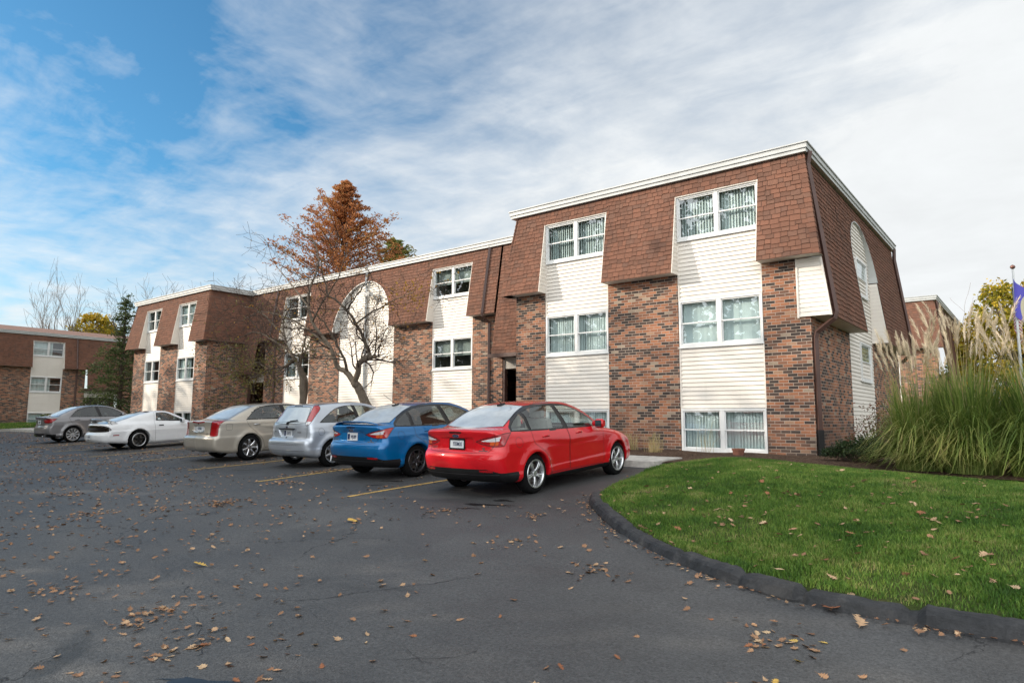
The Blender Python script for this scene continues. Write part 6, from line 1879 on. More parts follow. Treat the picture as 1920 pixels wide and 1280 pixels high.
# ---------------------------------------------------------------- grey compact saloon at the far end
def far_saloon(label, x, y, yaw):
    tub = crom([(-.80, .25), (-.92, .30), (-.985, .40), (-1.0, .52), (-.985, .62), (-.95, .68, 1), (-.925, .72), (-.915, .85), (-.925, .95), (-.985, 1.045, 1), (-.85, 1.062), (-.5, 1.06), (.6, 1.01), (1.6, .97), (2.1, .955), (2.5, .92), (3.0, .83), (3.35, .71), (3.50, .56), (3.50, .38), (3.40, .24), (3.0, .19), (1.5, .18), (.5, .18), (-.4, .2)])
    gh = crom([(-.62, .95, 1), (-.60, 1.055, 1), (-.25, 1.215), (.08, 1.345), (.40, 1.425), (.75, 1.455), (1.05, 1.46), (1.4, 1.42), (1.7, 1.33), (2.4, .97, 1), (2.4, .85, 1), (1, .8, 1)])
    sp = dict(tub=tub, gh=gh, W=.878, wb=2.65, rw=.322, Ra=.348, flare=.030, H=1.46, zb=.99, track=1.53,
              plan=[(-1.0, .91), (-.7, .96), (-.2, 1.0), (2.2, 1.0), (2.9, .97), (3.5, .82)],
              sect=[(.15, -.045), (.3, -.012), (.5, .0), (.7, .004), (.85, -.008), (.98, -.035), (1.08, -.07), (1.2, -.12)],
              crease=[(.86, .02, .016, .10), (.34, .03, .010, .07)],
              gplan=[(-.7, .72), (-.2, .785), (.3, .82), (1.2, .825), (1.8, .79), (2.4, .69)], tumble=.34, tumble2=.4, gcrown=.06, rg=.09, rb=.05,
              bowr=.10, bowr4=.15, roofpeak=.8, rw_ymax=.42, lid_ymax=-.6, cab=(-.35, 2.1), seat=.95, mirror=(1.85, .97), cell=.029,
              wind=np.array([(-.58, 1.35), (-.70, .99), (.70, .99), (.58, 1.35)]))
    sp['pillars'] = [crom([(-.09, 1.01, 1), (.11, 1.212), (.31, 1.33), (.60, 1.396), (.92, 1.41), (1.3, 1.376), (1.62, 1.272), (2.03, 1.02, 1), (2.0, .955, 1), (1.0, .975)], step=.03)]
    c = Car(sp); rt = car_root('parked_car', label, CARS, x, y, yaw)
    pc = pcoord(c)
    TL = crom([(.44, .935, 1), (.70, .965), (.95, .97), (1.22, .965, 1), (1.12, .88), (1.0, .81, 1), (.75, .80), (.52, .83), (.46, .88)], step=.02)
    W1 = crom([(-.06, 1.02, 1), (.12, 1.20), (.32, 1.315), (.60, 1.38), (.86, 1.395, 1), (.98, .99, 1)], step=.03)
    W2 = crom([(1.08, .985, 1), (.98, 1.39, 1), (1.3, 1.36), (1.6, 1.26), (2.0, 1.02, 1), (1.98, .97, 1)], step=.03)
    RW = crom([(-.61, 1.08, 1), (-.555, 1.25), (-.49, 1.385, 1), (0, 1.415), (.49, 1.385, 1), (.555, 1.25), (.61, 1.08, 1), (0, 1.065)], step=.03)
    D1 = crom([(1.03, .30, 1), (1.02, 1.0, 1), (.91, 1.425, 1), (.55, 1.41), (.25, 1.33), (-.13, .99, 1), (-.05, .80), (.2, .66), (.36, .48), (.42, .30, 1)], step=.03)
    lid = crom([(-.72, 1.09, 1), (-.75, .90), (-.70, .72, 1), (.70, .72, 1), (.75, .90), (.72, 1.09, 1)], step=.03)
    ok = lambda P: (P[:, 1] < -.35) & (P[:, 2] > .7)
    BB = np.array([(-1.1, .1), (1.1, .1), (1.1, .33), (.55, .40), (-.55, .40), (-1.1, .33)])
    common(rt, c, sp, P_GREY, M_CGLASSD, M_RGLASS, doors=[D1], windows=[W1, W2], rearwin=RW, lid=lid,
           tails=[('tail_light', pc, TL, ok, M_LENS, None, None)], extra_regions=[('bumper_insert', REARC, BB, lambda P: P[:, 1] < -.6, M_PLAST, None, None)])
    finish(rt, c, sp, P_GREY, 'ten', M_ALLOY, .645, .215, .475, [(.16, .885)], M_SEAT)
    plate(rt, c, 0, .835, 'GN508', -.02)
    b = MB(); p = c.rear(np.array([(0, .93)]))[0]; b.prism([(q[0], p[1] - .003, q[1]) for q in ellipse(0, .945, .06, .028)], (0, -.006, 0)); b.build('badge', M_CHROME, rt)
    b = MB(); b.tube([(.5, -.97, .285), (.5, -.7, .29)], .038, 10); b.build('exhaust', M_CHROME, rt)
    return rt
far_saloon('grey saloon with red lamps and ten spoke wheels, farthest of the parked cars', -32.15, 10.3, 0).scale = (1, 1, 1.03)
# ------------------------------------------------------------------ trees, shrubs, grasses
def bark_fn(c0, c1):
    def fn(nt, b):
        p = geo(nt); n = nt.noise(p, 6, 5, .7); m = nt.node('ShaderNodeMapping', ins={'Vector': p, 'Scale': (9, 9, 1.5)}); f = nt.noise(m, 3, 4, .7)
        nt.put(b.inputs['Base Color'], nt.mix(1.0, nt.mix(n, c0, c1), nt.mapr(f, .25, .75, .6, 1.35), 'MULTIPLY')); nt.put(b.inputs['Normal'], nt.bump(f, .8, .02))
    return fn
M_BARK = material('bark', bark_fn((.11, .088, .068), (.23, .19, .15)), rough=.95, spec=.1)
M_BARKD = material('bark_dark', bark_fn((.058, .043, .036), (.11, .082, .068)), rough=.95, spec=.1)
M_BARKP = material('bark_pale', bark_fn((.17, .14, .12), (.28, .24, .21)), rough=.95, spec=.1)
def leaf_fn(stops, rough=.6):
    """colour by the leaf's own random number, drifting from clump to clump"""
    def fn(nt, b):
        sx = nt.node('ShaderNodeSeparateXYZ', ins={0: uvn(nt)}); n = nt.noise(geo(nt), .55, 3)
        k = nt.math('ADD', nt.math('MULTIPLY', sx.outputs[0], .62), nt.math('MULTIPLY', nt.math('SUBTRACT', n, .31), 1.0))
        c = nt.ramp(k, stops)
        out = nt.n['Material Output']; nt.put(b.inputs['Base Color'], c)
        tl = nt.node('ShaderNodeBsdfTranslucent', ins={0: c}); mx = nt.node('ShaderNodeMixShader', ins={0: .28, 1: b.outputs[0], 2: tl}); nt.l.new(mx.outputs[0], out.inputs[0])
    return fn
LF_RUST = material('foliage_rust', leaf_fn([(0, (.20, .085, .035)), (.35, (.36, .14, .055)), (.65, (.46, .20, .08)), (.85, (.38, .24, .08)), (1, (.22, .23, .07))]), rough=.7, spec=.1)
LF_MIX = material('foliage_turning', leaf_fn([(0, (.08, .12, .03)), (.4, (.17, .22, .055)), (.65, (.26, .22, .07)), (1, (.38, .16, .06))]), rough=.7, spec=.1)
LF_SPRUCE = material('foliage_spruce', leaf_fn([(0, (.028, .05, .022)), (.5, (.065, .095, .036)), (.8, (.12, .14, .05)), (1, (.20, .18, .07))]), rough=.7, spec=.1)
LF_YEL = material('foliage_yellow', leaf_fn([(0, (.08, .11, .015)), (.3, (.22, .21, .025)), (.6, (.46, .33, .035)), (.85, (.58, .36, .04)), (1, (.42, .20, .03))]), rough=.6, spec=.15)
LF_OLIVE = material('foliage_olive', leaf_fn([(0, (.045, .065, .015)), (.45, (.10, .115, .03)), (.75, (.20, .17, .05)), (1, (.22, .10, .035))]), rough=.6, spec=.2)
LF_TWIG = material('foliage_olive_russet', leaf_fn([(0, (.07, .055, .025)), (.4, (.13, .12, .04)), (.7, (.20, .18, .055)), (1, (.22, .10, .045))]), rough=.6, spec=.2)
LF_ORANGE = material('foliage_orange', leaf_fn([(0, (.20, .10, .02)), (.5, (.42, .24, .04)), (1, (.40, .15, .04))]), rough=.6, spec=.2)
LF_YEW = material('foliage_yew', leaf_fn([(0, (.010, .022, .008)), (.5, (.024, .045, .014)), (1, (.055, .080, .026))]), rough=.55, spec=.25)
LF_RED = material('foliage_reddish', leaf_fn([(0, (.05, .06, .018)), (.4, (.10, .085, .03)), (.7, (.20, .06, .035)), (1, (.28, .10, .05))]), rough=.6, spec=.2)
M_GRASSY = material('miscanthus_blade', leaf_fn([(0, (.045, .085, .015)), (.32, (.11, .17, .032)), (.58, (.22, .265, .065)), (.8, (.38, .34, .12)), (1, (.54, .42, .21))]), rough=.5, spec=.3)
M_PLUME = plain('plume', (.70, .59, .43), .9, .2, 12)
M_STEM = plain('grass_stem', (.33, .26, .12), .8, .2, 9)

class Leaves:
    def __init__(s): s.V = []; s.U = []
    def add(s, c, n, spread, size, r, flat=1.0, asp=.55, dirv=None):
        """n leaf quads scattered about c"""
        c = np.asarray(c, float)
        p = c + r.normal(0, 1, (n, 3)) * np.array([spread, spread, spread * flat]) * .55
        a = r.normal(0, 1, (n, 3)); a /= np.linalg.norm(a, axis=1)[:, None]
        if dirv is not None: a = a * .55 + np.asarray(dirv); a /= np.linalg.norm(a, axis=1)[:, None]
        b = np.cross(a, r.normal(0, 1, (n, 3))); b /= np.linalg.norm(b, axis=1)[:, None]
        sz = size * r.uniform(.6, 1.35, n)[:, None]
        a = a * sz / 2; b = b * sz / 2 * asp
        s.V.append(np.stack([p - a, p + b, p + a, p - b], 1)); s.U.append(np.clip(r.random(1) * .35 + r.random(n) * .65, 0, 1))
    def build(s, name, mat, parent):
        V = np.concatenate(s.V).reshape(-1, 3); U = np.concatenate(s.U); n = len(U)
        uv = np.zeros((n, 4, 2)); uv[:, :, 0] = U[:, None]; uv[:, :, 1] = .5
        return mesh_np(name, V, np.arange(n * 4).reshape(n, 4), mat, parent, uv=uv)

def limb(mb, tips, p, d, L, r0, depth, q, wig=.16, up=.06, nseg=6, kids=(3, 5), shrink=.62, spread=.75, rmin=.004, sides=6, droop=0):
    """recursive tapering branch; tips collects the ends of the finest twigs"""
    p = np.array(p, float); d = np.array(d, float); d /= np.linalg.norm(d)
    pts = [p.copy()]; rad = [r0]; dirs = [d.copy()]
    for i in range(nseg):
        d = d + np.array([q.gauss(0, wig), q.gauss(0, wig), q.gauss(0, wig) + up - droop * (i / nseg)]); d /= np.linalg.norm(d)
        p = p + d * L / nseg; pts.append(p.copy()); dirs.append(d.copy()); rad.append(max(rmin, r0 * (1 - .75 * (i + 1) / nseg)))
    mb.tube([tuple(a) for a in pts], rad, sides if depth > 1 else 4 if depth == 1 else 3, cap=False)
    if depth == 0:
        tips.append((pts[-1], dirs[-1])); tips.append((pts[nseg // 2], dirs[nseg // 2])); return
    for k in range(q.randint(*kids)):
        i = q.randint(max(1, nseg // 3), nseg); dd = dirs[i]
        side = np.cross(dd, np.array([q.gauss(0, 1), q.gauss(0, 1), q.gauss(0, 1)])); side /= np.linalg.norm(side) + 1e-9
        nd = dd * (1 - spread * .5) + side * spread
        limb(mb, tips, pts[i], nd, L * shrink * q.uniform(.7, 1.2), max(rmin, rad[i] * .62), depth - 1, q, wig, up, max(3, nseg - 1), kids, shrink, spread, rmin, sides, droop)

def at(px, py, D): return EYE + (_fw + _rt * (px - 960) / F_PX - _up * (py - 640) / F_PX) * D
def depth_of(x, y): return float(np.array([x, y, 0.0]) @ np.array([_fw[0], _fw[1], 0])) + (0) * _fw[2]

# ---------------- ornamental tree in front of the arch: limbs where the photograph has them
def path_limb(mb, pts, r0, r1, q, sides=8, sub=4):
    P = resample3(np.array(pts), sub)
    n = len(P); P = P + np.array([[q.gauss(0, .018) for _ in range(3)] for _ in range(n)]) * np.linspace(.3, 1, n)[:, None]
    rad = [r0 + (r1 - r0) * (i / (n - 1)) ** .8 for i in range(n)]
    mb.tube([tuple(a) for a in P], rad, sides, cap=False)
    return P, rad
def resample3(L, k):
    out = []
    for i in range(len(L) - 1):
        p0, p1, p2, p3 = L[max(i - 1, 0)], L[i], L[i + 1], L[min(i + 2, len(L) - 1)]
        for j in range(k):
            t = j / k; out.append(.5 * ((2 * p1) + (p2 - p0) * t + (2 * p0 - 5 * p1 + 4 * p2 - p3) * t * t + (3 * p1 - p0 - 3 * p2 + p3) * t ** 3))
    return np.array(out + [L[-1]])
def twigs_on(mb, tips, P, rad, q, every, L, depth, start=.25, **kw):
    n = len(P)
    for i in range(int(n * start), n):
        if q.random() > every: continue
        d = P[min(i + 1, n - 1)] - P[max(i - 1, 0)]; d = d / np.linalg.norm(d)
        side = np.cross(d, np.array([q.gauss(0, 1), q.gauss(0, 1), q.gauss(0, 1)])); side /= np.linalg.norm(side)
        limb(mb, tips, P[i], d * .45 + side * .9 + np.array([0, 0, .15]), L * q.uniform(.6, 1.25), min(.03, max(.008, rad[i] * .5)), depth, q, **kw)
D0 = 21.6
q = random.Random(5)
crab = thing('ornamental_tree', 'nearly bare crooked tree with a forked leaning trunk, before the white arch', 'tree', (-16.65, 14.6, gz(-16.65, 14.6)))
RL = np.array(crab.location)
def tp(px, py, dd=0.0): return at(px, py, D0 + dd) - RL
tr = MB(); tw = MB(); tips = []
base = np.array([0.12, 0, -.15])
trunkP = [base, tp(686, 756), tp(672, 727), tp(664, 719)]
P, rd = path_limb(tr, trunkP, .16, .125, q, 10)
limbs = [([(664, 719, 0), (671, 697, -.2), (674, 682, -.3), (686, 671, -.4), (695, 669, -.5)], .10, .08),
         ([(695, 669, -.5), (689, 652, -.5), (681, 634, -.6), (668, 607, -.7), (650, 581, -.9), (632, 565, -1.0), (616, 550, -1.2), (606, 520, -1.3), (603, 490, -1.5)], .068, .016),
         ([(664, 719, 0), (650, 697, .3), (635, 690, .5), (628, 674, .5), (618, 650, .6), (600, 624, .8), (586, 604, .9), (579, 575, 1.0), (580, 545, 1.1), (592, 514, 1.2), (597, 488, 1.3), (589, 455, 1.5), (570, 440, 1.6), (548, 430, 1.7)], .10, .012),
         ([(650, 697, .3), (648, 680, .0), (640, 662, -.2), (628, 640, -.4), (612, 610, -.6), (592, 590, -.9), (575, 580, -1.1), (545, 570, -1.4)], .055, .011),
         ([(618, 650, .6), (590, 628, 1.0), (560, 606, 1.6), (520, 590, 2.1), (490, 585, 2.6), (455, 600, 2.9)], .05, .010),
         ([(628, 674, .5), (600, 660, .9), (570, 650, 1.3), (540, 645, 1.8)], .04, .010),
         ([(695, 669, -.5), (705, 667, -.6), (712, 670, -.6)], .05, .02),
         ([(703, 667, -.6), (705, 640, -.8), (704, 605, -1.0), (700, 575, -1.1)], .026, .008),
         ([(708, 667, -.6), (714, 645, -.7), (720, 625, -.9), (732, 612, -1.2), (752, 602, -1.5)], .022, .007),
         ([(668, 607, -.7), (690, 590, -1.2), (715, 575, -1.7), (745, 560, -2.2), (780, 545, -2.6)], .035, .008),
         ([(586, 604, .9), (600, 575, .4), (622, 540, .0), (640, 505, -.4), (650, 470, -.6)], .04, .008),
         ([(579, 575, 1.0), (555, 545, 1.5), (535, 520, 2.0), (520, 500, 2.4)], .035, .008),
         ([(650, 581, -.9), (665, 560, -1.4), (680, 540, -1.9), (700, 522, -2.2)], .03, .008)]
orange_tips = []
for pts, a, b_ in limbs:
    P, rd = path_limb(tr if a > .03 else tw, [tp(*p) for p in pts], a, b_, q, 8)
    big = a > .03; tall = pts[-1][1] < 480
    twigs_on(tw, tips, P, rd, q, (.16 if tall else .5) if big else .42, 1.35 if big else .9, 2, .2, kids=(3, 5), wig=.20, up=.04, nseg=5, spread=.8, rmin=.0045, sides=5)
tr.build('trunk', M_BARK, crab, smooth=True); tw.build('twigs', M_BARKD, crab)
lv = Leaves(); r_ = np.random.default_rng(3)
for (px, py) in ((742, 560), (758, 548), (775, 545), (795, 538), (765, 565), (742, 545), (785, 556), (725, 575)):
    lv.add(tp(px, py, -2.2 + r_.normal(0, .3)), 26, .30, .085, r_)
for (t, d) in tips[::9]: lv.add(t, 2, .1, .07, r_)
lv.build('crown', LF_ORANGE, crab)

# ---------------- smaller neighbour hung with olive leaves
q = random.Random(12); D1_ = 23.4
sm = thing('ornamental_tree', 'slim tree with drooping dark twigs and olive leaves, left of the forked tree', 'tree', tuple(at(570, 792, D1_)))
RL = np.array(sm.location)
def tp(px, py, dd=0.0): return at(px, py, D1_ + dd) - RL
tr = MB(); tw = MB(); tips = []
path_limb(tr, [tp(568, 800), tp(567, 755), tp(566, 715), tp(563, 690)], .13, .10, q, 9)
path_limb(tr, [tp(563, 800, .2), tp(573, 745, .25), tp(574, 712, .1), tp(566, 695)], .06, .05, q, 7)
for pts, a, b_ in [([(563, 690, 0), (552, 672, .2), (540, 655, .5), (533, 630, .8), (530, 600, 1.1), (520, 575, 1.3)], .08, .012), ([(552, 672, .2), (530, 690, .5), (505, 690, .9), (480, 680, 1.3), (455, 690, 1.6)], .055, .008),
                   ([(540, 655, .5), (515, 640, .9), (490, 625, 1.4), (465, 625, 1.9), (440, 640, 2.2)], .055, .008), ([(533, 630, .8), (505, 600, 1.2), (480, 580, 1.6), (460, 575, 2.0)], .045, .008), ([(563, 690, 0), (567, 660, -.2), (573, 625, -.3), (577, 600, -.4)], .05, .010),
                   ([(505, 690, .9), (485, 705, 1.2), (462, 712, 1.6), (445, 718, 2.0)], .03, .006), ([(490, 625, 1.4), (470, 600, 1.6), (455, 590, 2.0)], .03, .006), ([(530, 600, 1.1), (545, 575, .8), (560, 555, .5)], .03, .007)]:
    P, rd = path_limb(tr if a > .035 else tw, [tp(*p) for p in pts], a, b_, q, 7)
    twigs_on(tw, tips, P, rd, q, .60, 1.3, 2, .12, kids=(3, 5), wig=.22, up=-.01, nseg=5, spread=.8, rmin=.005, sides=5, droop=.10)
tr.build('trunk', M_BARK, sm, smooth=True); tw.build('twigs', M_BARKD, sm)
lv = Leaves(); r_ = np.random.default_rng(8)
def to_px(w):
    v = np.asarray(w) + RL - EYE; return 960 + F_PX * (v @ _rt) / (v @ _fw), 640 - F_PX * (v @ _up) / (v @ _fw)
for (t, d) in tips:
    x_, y_ = to_px(t)
    pr = .55 if (y_ > 670 and x_ < 510) else .2 if y_ > 640 else .05
    if r_.random() < pr: lv.add(t, 6, .22, .085, r_)
for (px, py) in ((575, 660), (585, 650), (560, 668), (440, 700), (455, 715), (470, 722), (450, 690), (480, 710)): lv.add(tp(px, py, 1.2 if px < 500 else -.1), 34, .30, .10, r_)
lv.build('crown', LF_TWIG, sm)

# ---------------- conifers
def conifer(name, label, px, ytop, ybase, D, prof, mat, seed, group=None, nb=150, leaf=.28, per=46, bark=M_BARKD, droop=.1, trunk_r=.3, bare_top=0, rise=.25, fl=.5, sprd=.09):
    q = random.Random(seed); r = np.random.default_rng(seed)
    top = at(px, ytop, D); bs = at(px, ybase, D); bz = gz(bs[0], bs[1])
    H = top[2] - bz
    root = thing(name, label, 'tree', (top[0], top[1], bz), group=group)
    tr = MB(); lv = Leaves()
    tr.tube([(0, 0, -.2), (q.uniform(-.05, .05), 0, H * .5), (0, 0, H * .98)], [trunk_r, trunk_r * .55, .03], 8, cap=False)
    for i in range(nb):
        f = (i + .5) / nb; f = f ** .85; z = H * (prof[0][0] + (.985 - prof[0][0]) * f); hw = float(np.interp(z / H, [a for a, _ in prof], [b for _, b in prof]))
        L = hw * q.uniform(.55, 1.2); az = i * 2.399963 + q.uniform(-.5, .5)
        dx, dy = math.cos(az), math.sin(az)
        pts = []
        for k in range(6):
            t = k / 5; pts.append((dx * L * t, dy * L * t, z + L * (rise * t - droop * 2.2 * t * t) + q.gauss(0, .03)))
        tr.tube(pts, [max(.008, trunk_r * .16 * (1 - .8 * t) * (.4 + .6 * L / max(hw, .1))) for t in np.linspace(0, 1, 6)], 4, cap=False)
        if z / H > 1 - bare_top and q.random() < .6: m = max(3, per // 5)
        else: m = int(per * (.35 + .65 * min(1, L / 2.5)))
        ncl = max(2, int(L / .42))
        for c in range(ncl):
            t = (.16 + .86 * (c + q.uniform(0, .8)) / ncl) if ncl > 1 else .7
            cx = np.array([dx * L * t, dy * L * t, z + L * (rise * t - droop * 2.2 * t * t)]) + r.normal(0, .10, 3)
            lv.add(cx, max(2, m // ncl + 2), .20 + sprd * L * (1 - t * .6), leaf, r, fl, .38, (dx * .6, dy * .6, .15 - droop))
    lv.add((0, 0, H * .985), 14, .18, leaf, r, 1.6, .38, (0, 0, .8))
    tr.build('trunk', bark, root); lv.build('crown', mat, root)
    return root
conifer('conifer_tree', 'tall rust coloured feathery conifer rising behind the roof of the brick block', 648, 337, 800, 55, [(.45, 6.0), (.58, 5.3), (.70, 4.1), (.80, 2.9), (.88, 1.8), (.95, .8), (1, .12)], LF_RUST, 31, nb=130, leaf=.24, per=215, droop=.0, rise=.50, trunk_r=.36, sprd=.10)
conifer('conifer_tree', 'green and rust topped tree partly hidden behind the right side of the rust conifer', 742, 448, 800, 60, [(.45, 3.2), (.7, 2.7), (.85, 1.9), (.95, 1.1), (1, .4)], LF_MIX, 33, nb=120, leaf=.36, per=80, droop=.02, rise=.35, trunk_r=.28)
conifer('spruce_tree', 'dark green spruce with a thin straggly top between the two apartment buildings', 238, 556, 800, 43, [(.05, 3.1), (.25, 3.0), (.42, 2.5), (.55, 1.9), (.64, 1.0), (.78, .75), (.92, .45), (1, .12)], LF_SPRUCE, 35, nb=105, leaf=.17, per=150, droop=.16, rise=.12, trunk_r=.2, bare_top=.36, fl=.55)

# ---------------- bare trees beyond the roofs
def bare_tree(name, label, px, ytop, D, width, seed, group=None, stems=4, r0=.2, bark=M_BARKP, depth=3, zlow=None, kids=(3, 4), spread=.55, up=.10, trunk_h=.28, rmin=.012):
    q = random.Random(seed); top = at(px, ytop, D); bz = gz(top[0], top[1]); H = top[2] - bz
    root = thing(name, label, 'tree', (top[0], top[1], bz), group=group); tr = MB(); tw = MB(); tips = []
    th = H * trunk_h; tr.tube([(0, 0, -.2), (.05, .03, th * .5), (0, 0, th)], [r0 * 1.25, r0, r0 * .95], 8, cap=False)
    for k in range(stems):
        az = k * 2 * math.pi / stems + q.uniform(-.4, .4); tilt = q.uniform(.10, .62) * width
        d = np.array([math.cos(az) * tilt, math.sin(az) * tilt, 1.0])
        L = (H - th) * q.uniform(.80, 1.0)
        limb(tw, tips, (0, 0, th * q.uniform(.8, 1)), d, L * .72, r0 * q.uniform(.5, .7), depth, q, wig=.09, up=up, nseg=7, kids=kids, shrink=.52, spread=spread, rmin=rmin, sides=6)
    tr.build('trunk', bark, root); tw.build('crown', bark, root)
    return root, tips
bare_tree('bare_tree', 'bare many stemmed pale tree above the roof of the far left building', 128, 534, 82, .62, 41, stems=8, r0=.30, depth=3, kids=(3, 5), spread=.42)
bare_tree('bare_tree', 'bare dark branched tree behind the spruce and the left wing roof', 255, 520, 74, .75, 43, stems=5, r0=.28, bark=M_BARKD, kids=(3, 4), spread=.6)
bare_tree('bare_tree', 'bare fine twigged tree directly behind the left wing roof, right of the spruce', 330, 522, 78, .8, 44, stems=6, r0=.26, bark=M_BARK, kids=(3, 4), spread=.6)
bare_tree('bare_tree', 'faint thin bare tree showing low over the right end of the left wing roof', 402, 536, 90, .7, 48, stems=4, r0=.2, bark=M_BARKP, kids=(2, 4), spread=.55)
bare_tree('bare_tree', 'spindly bare sapling between the back building and the yellow tree', 1806, 572, 46, .5, 46, stems=3, r0=.05, bark=M_BARK, depth=2, kids=(3, 4), spread=.5, rmin=.008)
bare_tree('bare_tree', 'small dark bare spreading tree before the brick wall of the far left building', 22, 650, 54, 1.5, 47, stems=6, r0=.13, bark=M_BARKD, depth=3, kids=(3, 5), spread=.7, up=.02, trunk_h=.2, rmin=.011)

def leafy(name, label, px, ytop, D, lobes, mat, seed, leaf=.22, n=70, trunk_r=.18):
    q = random.Random(seed); r = np.random.default_rng(seed); top = at(px, ytop, D); bz = gz(top[0], top[1]); H = top[2] - bz
    root = thing(name, label, 'tree', (top[0], top[1], bz)); tr = MB(); lv = Leaves()
    tr.tube([(0, 0, -.2), (0, 0, H * .4), (0, 0, H * .8)], [trunk_r, trunk_r * .7, .03], 8, cap=False)
    for (ox, oy, zt, rad, zb_) in lobes:                # upright lobes: clumps on an egg, with gaps
        hh = zt - zb_
        for i in range(int(34 * rad * hh / 3)):
            f = q.random() ** .8; z = zb_ + hh * f
            rr = rad * math.sin(math.pi * min(1, .12 + .88 * (1 - f)) ** .9 * .62 + .1) * q.uniform(.55, 1.12); az = q.uniform(0, 2 * math.pi)
            c = np.array([ox + rr * math.cos(az), oy + rr * math.sin(az), z])
            lv.add(c, n // 2, q.uniform(.25, .5), leaf, r, .9)
            if q.random() < .3: tr.tube([(ox * .5, oy * .5, z * .75), tuple(c)], [.03, .008], 4, cap=False)
    tr.build('trunk', M_BARK, root); lv.build('crown', mat, root)
    return root
leafy('yellow_tree', 'golden yellow leafy tree behind the ornamental grass, left of the flags', 1868, 526, 40, [(0, 0, 8.9, 1.4, 1.5), (.9, .7, 8.3, 1.3, 1.5), (-1.0, -.7, 7.0, 1.3, 1.2), (-1.7, -1.3, 5.2, 1.1, 1), (1.8, 1.4, 8.0, 1.4, 1.5)], LF_YEL, 51, leaf=.24)
leafy('yellow_tree', 'golden tree at the right picture edge behind the flagpole', 1940, 520, 42, [(0, 0, 9.4, 1.7, 1.5), (1.5, 1.2, 8.8, 1.8, 1.5)], LF_YEL, 52, leaf=.24)
leafy('yellow_tree', 'low yellow green crown showing over the far left building roof', 178, 596, 84, [(0, 0, 13.4, 2.6, 8), (-2.6, 2.0, 12.5, 2.2, 8), (-5, 4, 12.2, 1.7, 8)], LF_YEL, 53, leaf=.36, n=44)

